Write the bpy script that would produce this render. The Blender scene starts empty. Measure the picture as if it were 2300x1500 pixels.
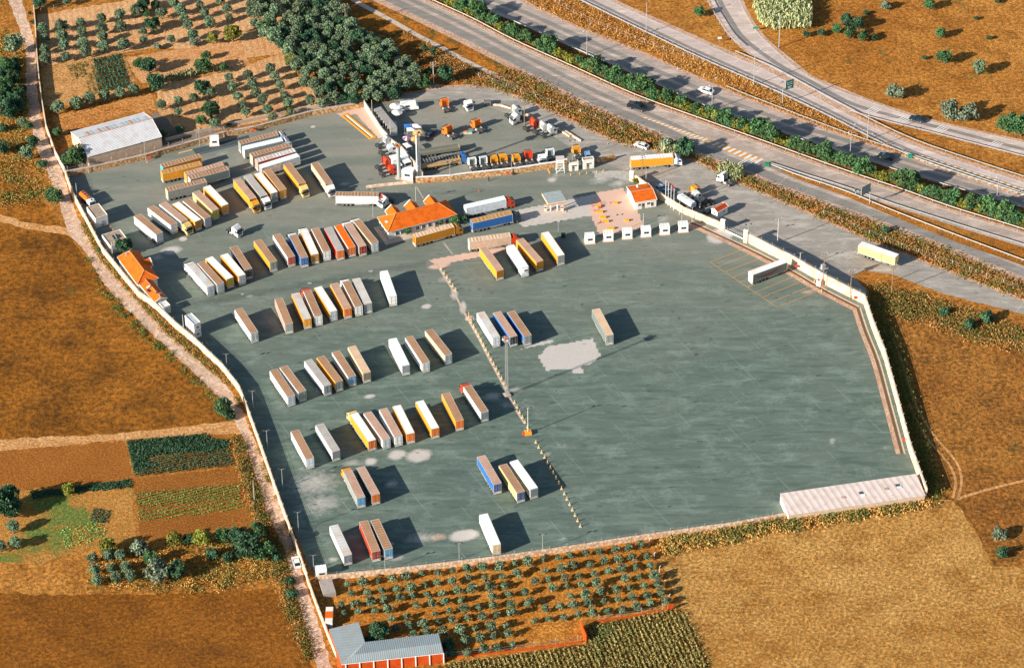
import bpy, math, random
import numpy as np
from mathutils import Vector, Matrix
from mathutils.geometry import delaunay_2d_cdt
rnd = random.Random(7); nr = np.random.RandomState(5)
S = bpy.context.scene; COL = S.collection
# ------------------------------------------------------------------ camera, world, sun
FOC, PIT, ROL, HGT, Y0 = 7026.85, 0.64278, -0.01129, 575.91, 769.03
F_ = Vector((0, math.cos(PIT), -math.sin(PIT))); U0 = Vector((0, math.sin(PIT), math.cos(PIT))); X0 = Vector((1, 0, 0))
CX = math.cos(ROL)*X0 + math.sin(ROL)*U0; CU = -math.sin(ROL)*X0 + math.cos(ROL)*U0
cam = bpy.data.objects.new('camera', bpy.data.cameras.new('camera')); COL.objects.link(cam)
cam.matrix_world = Matrix(((CX.x, CU.x, -F_.x, 0), (CX.y, CU.y, -F_.y, -Y0), (CX.z, CU.z, -F_.z, HGT), (0, 0, 0, 1)))
cam.data.sensor_width = 36; cam.data.lens = FOC/2300*36; cam.data.clip_start = 10; cam.data.clip_end = 9000
S.camera = cam
SUN_EL, SH_AZ = math.radians(22.0), math.radians(32.3)     # shadows fall towards SH_AZ (from +x towards +y)
W = bpy.data.worlds.new('World'); S.world = W; W.use_nodes = True
sk = W.node_tree.nodes.new('ShaderNodeTexSky'); sk.sky_type = 'NISHITA'; sk.sun_disc = False
sk.sun_elevation = SUN_EL; sk.sun_rotation = math.radians(90) - (SH_AZ + math.pi); sk.dust_density = 0.6; sk.ozone_density = 1.0
bg = W.node_tree.nodes['Background']; bg.inputs['Strength'].default_value = 0.074
W.node_tree.links.new(sk.outputs[0], bg.inputs['Color'])
sun = bpy.data.objects.new('sun', bpy.data.lights.new('sun', 'SUN')); COL.objects.link(sun)
sun.data.energy = 4.7; sun.data.angle = math.radians(0.5); sun.data.color = (1.0, 0.92, 0.82)
sd = Vector((math.cos(SH_AZ)*math.cos(SUN_EL), math.sin(SH_AZ)*math.cos(SUN_EL), -math.sin(SUN_EL)))
sun.rotation_euler = sd.to_track_quat('-Z', 'Y').to_euler()
S.view_settings.view_transform = 'Standard'; S.view_settings.look = 'None'; S.view_settings.gamma = 1
S.view_settings.exposure = 1.0; S.view_settings.use_curve_mapping = False

# ------------------------------------------------------------------ surveying: a point of the plan -> metres on the ground
def G(px, py, z=0.0):
    d = CX*((px-1150)/FOC) - CU*((py-750)/FOC) + F_
    t = (z-HGT)/d.z
    return Vector((d.x*t, d.y*t-Y0, z))
def PX(v):
    d = Vector(v)-Vector((0, -Y0, HGT)); Z = d.dot(F_)
    return 1150+FOC*d.dot(CX)/Z, 750-FOC*d.dot(CU)/Z
def P2(px, py, z=0): v = G(px, py, z); return (v.x, v.y)

# ------------------------------------------------------------------ materials
def lin(c):
    return tuple(((v/255)/12.92 if v <= 10 else ((v/255+0.055)/1.055)**2.4) for v in c)
class N:
    def __init__(s, name, rough=0.8, metal=0.0, spec=0.3):
        s.m = bpy.data.materials.new(name); s.m.use_nodes = True; s.t = s.m.node_tree
        s.b = s.t.nodes['Principled BSDF']; s.b.inputs['Roughness'].default_value = rough; s.b.inputs['Metallic'].default_value = metal
        s.b.inputs['Specular IOR Level'].default_value = spec
        s.tc = None
    def n(s, ty, **kw):
        x = s.t.nodes.new(ty)
        for k, v in kw.items():
            if k[0] == 'i' and k[1:].isdigit(): x.inputs[int(k[1:])].default_value = v
            else: setattr(x, k, v)
        return x
    def l(s, a, b): s.t.links.new(a, b)
    def co(s, scale=(1, 1, 1), rot=(0, 0, 0), kind='Object'):
        if not s.tc: s.tc = s.n('ShaderNodeTexCoord')
        mp = s.n('ShaderNodeMapping'); mp.inputs['Scale'].default_value = scale; mp.inputs['Rotation'].default_value = rot
        s.l(s.tc.outputs[kind], mp.inputs[0]); return mp.outputs[0]
    def noise(s, sc, lo=0.35, hi=0.65, vec=None, det=3, rough=0.55, dist=0):
        x = s.n('ShaderNodeTexNoise'); x.inputs['Scale'].default_value = sc; x.inputs['Detail'].default_value = det
        x.inputs['Roughness'].default_value = rough; x.inputs['Distortion'].default_value = dist
        s.l(vec if vec is not None else s.co(), x.inputs[0])
        return s.ramp(x.outputs[0], lo, hi)
    def ramp(s, a, lo, hi, t0=0.0, t1=1.0):
        r = s.n('ShaderNodeMapRange'); r.inputs[1].default_value = lo; r.inputs[2].default_value = hi
        r.inputs[3].default_value = t0; r.inputs[4].default_value = t1; s.l(a, r.inputs[0]); return r.outputs[0]
    def math(s, op, a, b=None):
        x = s.n('ShaderNodeMath', operation=op)
        for i, v in enumerate((a, b)):
            if v is None: continue
            if isinstance(v, (int, float)): x.inputs[i].default_value = v
            else: s.l(v, x.inputs[i])
        return x.outputs[0]
    def mix(s, f, a, b, mode='MIX'):
        x = s.n('ShaderNodeMix', data_type='RGBA', blend_type=mode)
        for i, v in ((0, f), (6, a), (7, b)):
            if isinstance(v, (int, float)): x.inputs[i].default_value = v
            elif isinstance(v, tuple): x.inputs[i].default_value = (*v[:3], 1)
            else: s.l(v, x.inputs[i])
        return x.outputs[2]
    def col(s, c):
        if isinstance(c, tuple): s.b.inputs['Base Color'].default_value = (*c[:3], 1)
        else: s.l(c, s.b.inputs['Base Color'])
        return s
    def bump(s, h, dist=0.1, st=1.0):
        x = s.n('ShaderNodeBump'); x.inputs['Strength'].default_value = st; x.inputs['Distance'].default_value = dist
        s.l(h, x.inputs['Height']); s.l(x.outputs[0], s.b.inputs['Normal'])
_mc = {}
def paint(c, dirt=0.35, rough=0.45, metal=0.0, name='paint', scale=0.9, dc=(0.16, 0.12, 0.085)):
    """painted panel with grime"""
    k = (c, dirt, rough, metal, name, scale)
    if k in _mc: return _mc[k]
    m = N(name, rough, metal, 0.4); f = m.noise(scale, 0.4, 0.75, det=4); g = m.noise(scale*5, 0.3, 0.7, det=2)
    o = m.mix(m.math('MULTIPLY', f, dirt), lin(c), dc); o = m.mix(m.math('MULTIPLY', g, 0.12), o, (0.03, 0.03, 0.03))
    m.col(o); _mc[k] = m.m; return m.m
def roofmat(code):
    k = 'roof'+code
    if k in _mc: return _mc[k]
    base = dict(b=(178, 138, 106), r=(182, 142, 110), p=(198, 160, 138), w=(232, 232, 226), s=(190, 184, 176), o=(240, 108, 14), c=(222, 192, 158), y=(190, 142, 88), i=(226, 236, 234), t=(206, 206, 200))[code]
    m = N('roof_sheet', 0.75, 0, 0.2)
    w = m.n('ShaderNodeTexWave', wave_type='BANDS', bands_direction='X'); w.inputs['Scale'].default_value = 0.31 if code != 'y' else 0.2
    w.inputs['Distortion'].default_value = 0.6; w.inputs['Detail'].default_value = 1.0; m.l(m.co(), w.inputs[0])
    rib = m.ramp(w.outputs[1], 0.45, 0.8)
    oi = m.n('ShaderNodeObjectInfo'); ad = m.n('ShaderNodeVectorMath', operation='ADD'); m.l(m.co(), ad.inputs[0])
    rv = m.n('ShaderNodeCombineXYZ'); m.l(m.math('MULTIPLY', oi.outputs['Random'], 90.0), rv.inputs[1]); m.l(rv.outputs[0], ad.inputs[1])
    big = m.noise(0.28, 0.42, 0.68, vec=ad.outputs[0], det=4); fine = m.noise(2.2, 0.35, 0.7, vec=ad.outputs[0], det=3)
    dk = tuple(v*0.52 for v in lin(base)); dk = (dk[0]*1.02, dk[1]*0.92, dk[2]*0.8)
    ra, bi, fi = dict(b=(.28, .35, .3), r=(.75, .45, .3), p=(.3, .4, .35), w=(.05, .22, .12), s=(.45, .4, .3), o=(.05, .12, .1), c=(.35, .4, .3), y=(.1, .2, .3), i=(.06, .05, .05), t=(.2, .5, .3))[code]
    o = m.mix(m.math('MULTIPLY', rib, ra), lin(base), dk)
    o = m.mix(m.math('MULTIPLY', big, bi), o, dk if code not in 'wtc' else lin((196, 132, 84)))
    o = m.mix(m.math('MULTIPLY', fine, fi), o, tuple(v*0.6 for v in lin(base)))
    m.col(o); m.bump(w.outputs[1], 0.05, 0.6); _mc[k] = m.m; return m.m
def plain(name, c, rough=0.6, metal=0.0, spec=0.3):
    k = (name, c)
    if k in _mc: return _mc[k]
    m = N(name, rough, metal, spec).col(lin(c)); _mc[k] = m.m; return m.m
RUB = plain('rubber', (38, 38, 40), 0.85); STEEL = paint((74, 76, 78), .4, .6, 0.2, 'dark_steel'); GLS = plain('window_glass', (28, 44, 54), 0.08, 0.0, 0.8)
RIM = plain('wheel_rim', (150, 148, 140), .5, .3); GALV = paint((176, 178, 174), .2, .5, .2, 'galvanised_steel'); TAIL = plain('tail_light_red', (190, 50, 20), .4)
WHT = paint((236, 236, 230), .12, .45); CONC = paint((196, 178, 158), .35, .9, 0, 'concrete', .7)
# ------------------------------------------------------------------ mesh building
class MB:
    def __init__(s): s.v = []; s.f = []; s.m = []; s.ms = []
    def mi(s, m):
        if m not in s.ms: s.ms.append(m)
        return s.ms.index(m)
    def add(s, vs, fs, m):
        o = len(s.v); s.v += [tuple(v) for v in vs]; k = s.mi(m)
        for f in fs: s.f.append(tuple(i+o for i in f)); s.m.append(k)
    def box(s, x0, x1, y0, y1, z0, z1, m, top=None):
        s.add([(x0, y0, z0), (x1, y0, z0), (x1, y1, z0), (x0, y1, z0), (x0, y0, z1), (x1, y0, z1), (x1, y1, z1), (x0, y1, z1)],
              [(3, 2, 1, 0), (0, 1, 5, 4), (1, 2, 6, 5), (2, 3, 7, 6), (3, 0, 4, 7)], m)
        o = len(s.v)-8; s.f.append((o+4, o+5, o+6, o+7)); s.m.append(s.mi(top or m))
        return s
    def prism(s, poly, z0, z1, m, top=None):            # poly ccw in xy
        n = len(poly); z0s = [z0]*n if not hasattr(z0, '__len__') else z0; z1s = [z1]*n if not hasattr(z1, '__len__') else z1
        s.add([(p[0], p[1], z0s[i]) for i, p in enumerate(poly)]+[(p[0], p[1], z1s[i]) for i, p in enumerate(poly)],
              [(i, (i+1) % n, (i+1) % n+n, i+n) for i in range(n)], m)
        s.add([(p[0], p[1], z1s[i]) for i, p in enumerate(poly)], [tuple(range(n))], top or m)
        s.add([(p[0], p[1], z0s[i]) for i, p in enumerate(poly)], [tuple(reversed(range(n)))], m)
        return s
    def prof(s, pts, y0, y1, m):                         # side profile (x,z) extruded across y
        n = len(pts)
        s.add([(x, y0, z) for x, z in pts]+[(x, y1, z) for x, z in pts],
              [(i, (i+1) % n, (i+1) % n+n, i+n) for i in range(n)]+[tuple(reversed(range(n))), tuple(range(n, 2*n))], m); return s
    def cyl(s, a, b, r, m, n=8, r2=None):
        a = Vector(a); b = Vector(b); d = (b-a).normalized(); u = d.orthogonal().normalized(); w = d.cross(u); r2 = r if r2 is None else r2
        vs = []
        for p, q in ((a, r), (b, r2)):
            for i in range(n): t = 2*math.pi*i/n; vs.append(p+u*math.cos(t)*q+w*math.sin(t)*q)
        s.add(vs, [(i, (i+1) % n, (i+1) % n+n, i+n) for i in range(n)]+[tuple(reversed(range(n))), tuple(range(n, 2*n))], m); return s
    def beam(s, a, b, w, m, h=None):                     # square section
        a = Vector(a); b = Vector(b); d = (b-a).normalized(); up = Vector((0, 0, 1)) if abs(d.z) < .95 else Vector((1, 0, 0))
        u = d.cross(up).normalized(); v = u.cross(d); h = h or w; vs = []
        for p in (a, b):
            for i, j in ((-1, -1), (1, -1), (1, 1), (-1, 1)): vs.append(p+u*i*w/2+v*j*h/2)
        s.add(vs, [(0, 1, 5, 4), (1, 2, 6, 5), (2, 3, 7, 6), (3, 0, 4, 7), (3, 2, 1, 0), (4, 5, 6, 7)], m); return s
    def quad(s, a, b, c, d, m): s.add([a, b, c, d], [(0, 1, 2, 3)], m); return s
    def mesh(s, name):
        me = bpy.data.meshes.new(name); me.from_pydata(s.v, [], s.f)
        for m in s.ms: me.materials.append(m)
        me.polygons.foreach_set('material_index', s.m); me.update(); return me
    def obj(s, name, parent=None, loc=(0, 0, 0), rz=0, **t): return put(name, s.mesh(name), parent, loc, rz, **t)
def put(name, me, parent=None, loc=(0, 0, 0), rz=0, rot=None, sc=None, **t):
    o = bpy.data.objects.new(name, me); COL.objects.link(o); o.location = loc; o.rotation_euler = rot or (0, 0, rz)
    if sc: o.scale = sc if hasattr(sc, '__len__') else (sc, sc, sc)
    if parent: o.parent = parent
    for k, v in t.items():
        if v: o[k] = v
    return o
def thing(name, label, cat, loc=(0, 0, 0), rz=0, group=None, sc=None):
    return put(name, None, None, loc, rz, label=label, category=cat, group=group, sc=sc)
ORD = ['', 'first', 'second', 'third', 'fourth', 'fifth', 'sixth', 'seventh', 'eighth', 'ninth', 'tenth', 'eleventh', 'twelfth', 'thirteenth', 'fourteenth', 'fifteenth', 'sixteenth', 'seventeenth', 'eighteenth', 'nineteenth', 'twentieth', 'twenty-first', 'twenty-second', 'twenty-third', 'twenty-fourth', 'twenty-fifth', 'twenty-sixth', 'twenty-seventh', 'twenty-eighth']
def nth(i, n):
    return 'leftmost' if i == 0 else 'rightmost' if i == n-1 else ORD[i+1]+' from left'

# ------------------------------------------------------------------ sheets of ground
def inside(pts, poly):
    x, y = pts[:, 0], pts[:, 1]; r = np.zeros(len(pts), bool); n = len(poly)
    for i in range(n):
        x1, y1 = poly[i]; x2, y2 = poly[(i+1) % n]
        if y1 == y2: continue
        c = ((y1 > y) != (y2 > y)) & (x < (x2-x1)*(y-y1)/(y2-y1)+x1); r ^= c
    return r
def ragged(poly, step, amp):
    out = []
    for i in range(len(poly)):
        a = Vector(poly[i]); b = Vector(poly[(i+1) % len(poly)]); n = max(1, int((b-a).length/step)); nn = Vector((-(b-a).y, (b-a).x)).normalized()
        for k in range(n): out.append(tuple(a.lerp(b, k/n)+nn*(rnd.uniform(-amp, amp) if k else 0)))
    return out
def sheet(name, px, z, m, jag=0, step=2.0, grid=0, attr=None, world=False, **t):
    poly = list(px) if world else [P2(*p) for p in px]
    if jag: poly = ragged(poly, step, jag)
    elif grid: poly = ragged(poly, grid*2, 0)
    n = len(poly); pts = [Vector(p) for p in poly]; ed = [(i, (i+1) % n) for i in range(n)]
    if grid:
        a = np.array(poly); x0, y0 = a.min(0); x1, y1 = a.max(0)
        gx, gy = np.meshgrid(np.arange(x0, x1, grid), np.arange(y0, y1, grid)); g = np.stack([gx.ravel(), gy.ravel()], 1)
        g = g + nr.uniform(-.1, .1, g.shape)*grid; g = g[inside(g, poly)]; pts += [Vector((float(p[0]), float(p[1]))) for p in g]
    r = delaunay_2d_cdt(pts, ed, [], 1, 1e-4)
    vs = r[0]; me = bpy.data.meshes.new(name); me.from_pydata([(v.x, v.y, 0) for v in vs], [], [f if sum((vs[f[k]].x*vs[f[(k+1) % len(f)]].y-vs[f[(k+1) % len(f)]].x*vs[f[k]].y) for k in range(len(f))) > 0 else f[::-1] for f in r[2]])
    me.materials.append(m); me.update()
    if attr:
        xy = np.array([(v.x, v.y) for v in vs]); c = np.ones((len(vs), 4), np.float32); c[:, :3] = attr(xy)
        ca = me.attributes.new('stain', 'FLOAT_COLOR', 'POINT'); ca.data.foreach_set('color', c.ravel())
    t.setdefault('kind', 'structure')
    return put(name, me, None, (0, 0, z), **t)
def offset(pl, d):
    out = []
    for i in range(len(pl)):
        a = Vector(pl[max(0, i-1)]); b = Vector(pl[min(len(pl)-1, i+1)]); t = (b-a).normalized(); p = Vector(pl[i]); out.append((p.x-t.y*d, p.y+t.x*d))
    return out
def smooth(pl, k=4):
    """Catmull-Rom through the points"""
    out = []; n = len(pl); V = [Vector(p) for p in pl]
    for i in range(n-1):
        p0, p1, p2, p3 = V[max(0, i-1)], V[i], V[i+1], V[min(n-1, i+2)]
        for j in range(k):
            t = j/k; out.append(tuple(0.5*((2*p1)+(p2-p0)*t+(2*p0-5*p1+4*p2-p3)*t*t+(3*p1-p0-3*p2+p3)*t**3)))
    out.append(tuple(V[-1])); return out
def line(px, z=0, k=4): return smooth([P2(x, y, z) for x, y in px], k)
def band(name, pl, d0, d1, z, m, **t):                   # strip of ground along a world polyline
    a = offset(pl, d0); b = offset(pl, d1); mb = MB(); n = len(a)
    mb.add([(p[0], p[1], 0) for p in a]+[(p[0], p[1], 0) for p in b], [(i, i+1, i+1+n, i+n) if d1 > d0 else (i+n, i+n+1, i+1, i) for i in range(n-1)], m)
    t.setdefault('kind', 'structure'); return mb.obj(name, None, (0, 0, z), **t)
def lens(pl): return [0]+list(np.cumsum([(Vector(pl[i+1])-Vector(pl[i])).length for i in range(len(pl)-1)]))
def along(pl, step, start=0):
    L = lens(pl); out = []; s = start; i = 0
    while s <= L[-1]:
        while i < len(pl)-2 and L[i+1] < s: i += 1
        a = Vector(pl[i]); b = Vector(pl[i+1]); f = (s-L[i])/max(1e-6, L[i+1]-L[i]); p = a.lerp(b, f); out.append((p.x, p.y, math.atan2((b-a).y, (b-a).x))); s += step
    return out
# ------------------------------------------------------------------ ground materials
ROWA = math.atan2(*(reversed([b-a for a, b in zip(P2(600, 900), P2(1000, 800))])))      # direction the yard was rolled in
def soil(name, a, b, c=None, big=0.03, mid=0.25, fine=1.6, row=None, rs=1.0, rd=0.3, green=None, gs=0.05, glo=.62, bump=.25, speck=.5, ramount=.5, rings=None):
    m = N(name, 0.95, 0, 0.1)
    o = m.mix(m.noise(big, .4, .6, det=6, rough=.65), lin(a), lin(b))
    if c: o = m.mix(m.math('MULTIPLY', m.noise(mid, .46, .64, det=8, rough=.72), .85), o, lin(c))
    if green: o = m.mix(m.noise(gs, glo, glo+.08, det=8, rough=.75), o, lin(green))
    f = m.noise(fine, .46, .6, det=8, rough=.85)
    o = m.mix(m.math('MULTIPLY', f, speck), o, (0.025, 0.018, 0.008)); h = f
    g2 = m.noise(fine*.9, .53, .62, vec=m.co(scale=(1, 1, 1), rot=(.3, .2, 1)), det=8, rough=.85); o = m.mix(m.math('MULTIPLY', g2, speck*.75), o, tuple(min(.85, v*q) for v, q in zip(lin(a), (1.45, 1.6, 2.0))))
    if row is not None:
        w = m.n('ShaderNodeTexWave', wave_type='BANDS', bands_direction='Y'); w.inputs['Scale'].default_value = rs; w.inputs['Distortion'].default_value = rd*4; w.inputs['Detail'].default_value = 3; w.inputs['Detail Scale'].default_value = .35
        m.l(m.co(rot=(0, 0, -row)), w.inputs[0]); k = m.math('MULTIPLY', m.ramp(w.outputs[1], .35, .8), m.noise(.09, .35, .6, det=6, rough=.7))
        o = m.mix(m.math('MULTIPLY', k, ramount), o, tuple(v*.42 for v in lin(b))); h = m.math('ADD', h, m.math('MULTIPLY', w.outputs[1], ramount))
    if rings:
        w = m.n('ShaderNodeTexWave', wave_type='RINGS', rings_direction='Z'); w.inputs['Scale'].default_value = .24; w.inputs['Distortion'].default_value = 22; w.inputs['Detail'].default_value = 1.5; w.inputs['Detail Scale'].default_value = .015
        mp = m.n('ShaderNodeMapping'); c_ = G(*rings); mp.inputs['Location'].default_value = (-c_.x, -c_.y, 0); m.l(m.tc.outputs['Object'], mp.inputs[0]); m.l(mp.outputs[0], w.inputs[0])
        k = m.math('MULTIPLY', m.ramp(w.outputs[1], .45, .9), m.noise(.05, .42, .58, det=5, rough=.6)); o = m.mix(m.math('MULTIPLY', k, .3), o, tuple(v*.5 for v in lin(c or b)))
        o = m.mix(m.math('MULTIPLY', m.math('MULTIPLY', m.ramp(w.outputs[1], .45, .1), m.noise(.05, .42, .58, det=5, rough=.6)), .2), o, tuple(min(.9, v*1.5) for v in lin(a)))
    m.col(o); m.bump(h, bump, .9); return m.m
GRASS = soil('dry_grass', (188, 122, 50), (206, 142, 66), (150, 94, 36), big=.02, mid=.12, fine=.8, green=(104, 104, 52), gs=.035, glo=.6, speck=.7)
GRASSD = soil('dry_pasture', (146, 90, 26), (176, 112, 38), (100, 64, 22), big=.02, mid=.07, fine=.6, green=(104, 98, 46), gs=.05, glo=.6, speck=.75)
RUST = soil('rust_grass', (168, 108, 46), (188, 128, 58), (120, 80, 36), big=.03, mid=.1, fine=.8, green=(100, 98, 52), gs=.05, glo=.58, speck=.8, row=math.radians(100), rs=.12, rd=2, ramount=.3)
STUB = soil('stubble', (222, 170, 96), (204, 146, 72), (170, 112, 46), big=.018, mid=.1, fine=1.0, row=math.radians(70), rs=.2, rd=1.2, speck=.7, ramount=.22)
SOILP = soil('pale_soil', (244, 192, 138), (234, 174, 118), (214, 152, 96), big=.05, mid=.4, fine=1.4, row=math.radians(100), rs=.14, rd=.8, speck=.4, ramount=.3)
SOILD = soil('ploughed_soil', (184, 116, 50), (168, 102, 40), None, fine=1.6, row=math.radians(12), rs=.3, rd=.3, speck=.45, ramount=.25)
SOILO = soil('orchard_soil', (206, 132, 50), (222, 150, 66), (164, 98, 38), big=.06, mid=.3, fine=1.2, row=math.radians(15), rs=.12, rd=.6, speck=.55, ramount=.15)
SOILB = soil('field_soil', (150, 92, 28), (170, 106, 38), (118, 72, 24), big=.03, mid=.08, fine=.9, row=ROWA, rs=.11, rd=1.2, speck=.6, ramount=.3)
CROPB = soil('crop_soil', (182, 118, 52), (164, 102, 42), None, fine=1.6, row=ROWA, rs=.3, rd=.2, speck=.45, ramount=.35)
LITEF = soil('light_field', (198, 138, 66), (180, 124, 54), (206, 150, 80), big=.04, mid=.12, fine=1.2, green=(112, 132, 62), gs=.04, glo=.5, speck=.45)
DIRT = soil('dirt_track', (230, 198, 172), (216, 184, 158), (200, 160, 130), big=.1, mid=.3, fine=.7, speck=.18)
DIRTO = soil('earth_path', (232, 176, 118), (216, 158, 98), (196, 136, 76), big=.1, mid=.3, fine=1.2, speck=.35)
SHLD = soil('road_shoulder_gravel', (224, 188, 162), (212, 172, 144), (194, 150, 120), big=.1, mid=.3, fine=1.4, speck=.35)
def tarmac(name, a, b, dark, ang, attr=False, streak=.55):
    m = N(name, 0.85, 0, 0.25); al = m.co(scale=(.14, 1, 1), rot=(0, 0, -ang))
    o = m.mix(m.noise(.03, .38, .62, det=5, rough=.65), lin(a), lin(b))
    st = m.noise(.5, .48, .62, vec=al, det=8, rough=.72); o = m.mix(m.math('MULTIPLY', st, streak*.75), o, lin(dark))
    st2 = m.noise(.3, .5, .6, vec=m.co(scale=(.22, 1, 1), rot=(0, 0, -ang+.12)), det=9, rough=.78); o = m.mix(m.math('MULTIPLY', st2, streak*.62), o, tuple(min(1, v*1.75+.03) for v in lin(a)))
    cl = m.noise(.11, .52, .64, det=9, rough=.78); o = m.mix(m.math('MULTIPLY', cl, streak*.55), o, tuple(min(1, v*1.8+.035) for v in lin(b)))
    if attr:
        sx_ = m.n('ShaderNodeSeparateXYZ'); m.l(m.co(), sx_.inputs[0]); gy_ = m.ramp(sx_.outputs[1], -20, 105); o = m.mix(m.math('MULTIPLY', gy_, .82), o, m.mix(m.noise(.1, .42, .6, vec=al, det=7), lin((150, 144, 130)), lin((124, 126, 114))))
    sp_ = m.noise(.45, .64, .72, vec=m.co(scale=(.35, 1, 1), rot=(0, 0, -ang-.1)), det=4, rough=.6); o = m.mix(m.math('MULTIPLY', sp_, .55), o, tuple(v*.55 for v in lin(dark)))
    for an_, sc_ in ((0, .055), (1.45, .033)):
        wv = m.n('ShaderNodeTexWave', wave_type='BANDS', bands_direction='Y', wave_profile='TRI'); wv.inputs['Scale'].default_value = sc_; wv.inputs['Distortion'].default_value = .25; wv.inputs['Detail Scale'].default_value = .1; m.l(m.co(rot=(0, 0, -ang+an_)), wv.inputs[0])
        o = m.mix(m.math('MULTIPLY', m.math('MULTIPLY', m.ramp(wv.outputs[1], .955, .995), m.noise(.08, .5, .6, det=4)), .5), o, tuple(min(1, v*1.9+.03) for v in lin(b)))
    fi = m.noise(2.5, .42, .6, det=6, rough=.85); o = m.mix(m.math('MULTIPLY', fi, .3), o, tuple(v*.4 for v in lin(a)))
    if attr:
        at = m.n('ShaderNodeAttribute', attribute_name='stain'); sp = m.n('ShaderNodeSeparateColor'); m.l(at.outputs[0], sp.inputs[0])
        nz = m.noise(.55, 0, 1, det=7, rough=.75); nz2 = m.noise(1.6, 0, 1, det=5, rough=.7)
        def edge(ch, lo, hi, k=.7):
            v = m.math('ADD', sp.outputs[ch], m.math('MULTIPLY', m.math('SUBTRACT', nz, .5), k*.9)); return m.ramp(v, lo, hi)
        pale = m.mix(nz2, lin((214, 206, 200)), lin((190, 178, 166)))
        o = m.mix(m.math('MULTIPLY', m.math('MULTIPLY', edge(0, .3, .85, 1.1), m.ramp(nz2, .3, .6, .65, 1)), .88), o, pale)
        o = m.mix(m.math('MULTIPLY', edge(2, .35, .75), .9), o, m.mix(nz2, lin((220, 184, 164)), lin((204, 164, 140))))
        o = m.mix(m.math('MULTIPLY', edge(1, .3, .8), .62), o, lin((44, 60, 56)))
        m.b.inputs['Roughness'].default_value = .9
    m.col(o); m.bump(fi, .02, .5); return m.m
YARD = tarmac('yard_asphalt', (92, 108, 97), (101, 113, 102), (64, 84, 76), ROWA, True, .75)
HWA = math.atan2(*(reversed([b-a for a, b in zip(P2(1150, 120), P2(2200, 545))])))
ROADM = tarmac('motorway_asphalt', (176, 156, 142), (164, 150, 138), (138, 132, 124), HWA, False, .8)
ROADL = tarmac('ramp_asphalt', (198, 178, 166), (188, 170, 160), (160, 148, 140), HWA, False, .6)
FRONT = tarmac('frontage_asphalt', (158, 150, 138), (150, 142, 132), (122, 122, 114), HWA, False, .7)
PAINTW = paint((226, 220, 212), .25, .7, 0, 'road_paint_white'); PAINTY = paint((214, 148, 40), .25, .7, 0, 'road_paint_yellow')

# ------------------------------------------------------------------ the land
gpl = [(-3000, -1200), (3000, -1200), (3000, 5200), (-3000, 5200)]
sheet('ground', gpl, -0.06, GRASS, world=True)
sheet('pasture', [(-200, 360), (0, 360), (60, 400), (150, 520), (238, 645), (330, 745), (425, 835), (495, 905), (520, 945), (260, 976), (0, 988), (-200, 996)], -.05, GRASSD, jag=.8)
sheet('earth_path', [(-200, 1012), (-200, 990), (0, 986), (260, 974), (520, 945), (552, 972), (300, 985), (0, 1012)], -.04, DIRTO, jag=.5)
sheet('earth_path', [(-60, 470), (0, 482), (60, 500), (150, 512), (190, 545), (150, 528), (60, 515), (0, 498), (-60, 486)], -.04, DIRTO, jag=.5)
sheet('ploughed_field', [(-200, 1014), (0, 1013), (280, 991), (298, 1076), (0, 1100), (-200, 1112)], -.045, SOILD, jag=.3)
sheet('crop_field', [(283, 990), (508, 970), (530, 1046), (302, 1072)], -.045, CROPB, jag=.3)
sheet('crop_field', [(301, 1074), (531, 1049), (568, 1180), (316, 1216)], -.045, CROPB, jag=.3)
sheet('light_field', [(-200, 1110), (60, 1100), (296, 1098), (308, 1212), (150, 1245), (95, 1268), (0, 1262), (-200, 1262)], -.046, LITEF, jag=.6)
sheet('brown_field', [(-200, 1330), (200, 1335), (430, 1330), (610, 1320), (660, 1400), (705, 1500), (705, 1700), (-200, 1700)], -.047, SOILB, jag=.8)
sheet('orchard_ground', [(712, 1302), (900, 1284), (1100, 1262), (1290, 1234), (1456, 1214), (1504, 1356), (1316, 1392), (1308, 1440), (1000, 1480), (745, 1400)], -.045, SOILO, jag=.3)
sheet('corn_field', [(985, 1494), (1312, 1446), (1322, 1402), (1512, 1366), (1535, 1372), (1580, 1450), (1620, 1560), (960, 1560)], -.044, soil('corn_soil', (140, 92, 36), (120, 82, 34), None, speck=.5), jag=.4)
sheet('rough_pasture', [(1950, 650), (2060, 660), (2160, 690), (2330, 740), (2500, 800), (2500, 1270), (2232, 1272), (2165, 1150), (2135, 1122), (2085, 1122), (2062, 1070), (2043, 1016), (1986, 806), (1955, 720)], -.05, RUST, jag=.5)
band('track', line([(1985, 740), (2010, 800), (2040, 900), (2080, 980), (2130, 1040), (2146, 1080), (2140, 1118)]), -.35, .35, -.035, DIRTO); band('track', line([(1997, 740), (2022, 800), (2052, 896), (2094, 972), (2146, 1034), (2160, 1078), (2152, 1118)]), -.35, .35, -.035, DIRTO); band('track', line([(2150, 1120), (2220, 1098), (2330, 1072)]), -.5, .5, -.035, DIRTO)
sheet('stubble_field', [(1480, 1240), (1770, 1172), (2085, 1122), (2135, 1122), (2165, 1150), (2232, 1272), (2330, 1272), (2330, 1560), (1625, 1560), (1560, 1430), (1512, 1330)], -.046, STUB, jag=.6)
OS = SOILP
sheet('orchard_ground', [(84, 34), (310, -4), (330, -60), (700, -60), (640, 60), (655, 120), (560, 130), (350, 106), (92, 150)], -.046, OS, jag=.6)
sheet('orchard_ground', [(350, 190), (470, 170), (640, 120), (672, 180), (760, 232), (560, 278), (395, 312), (355, 262)], -.046, OS, jag=.6)
sheet('vegetable_plot', [(92, 152), (278, 114), (312, 208), (130, 240), (98, 235)], -.045, soil('plot_soil', (230, 172, 108), (214, 152, 90), (170, 124, 64), fine=1.2, speck=.45), jag=.4)
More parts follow.
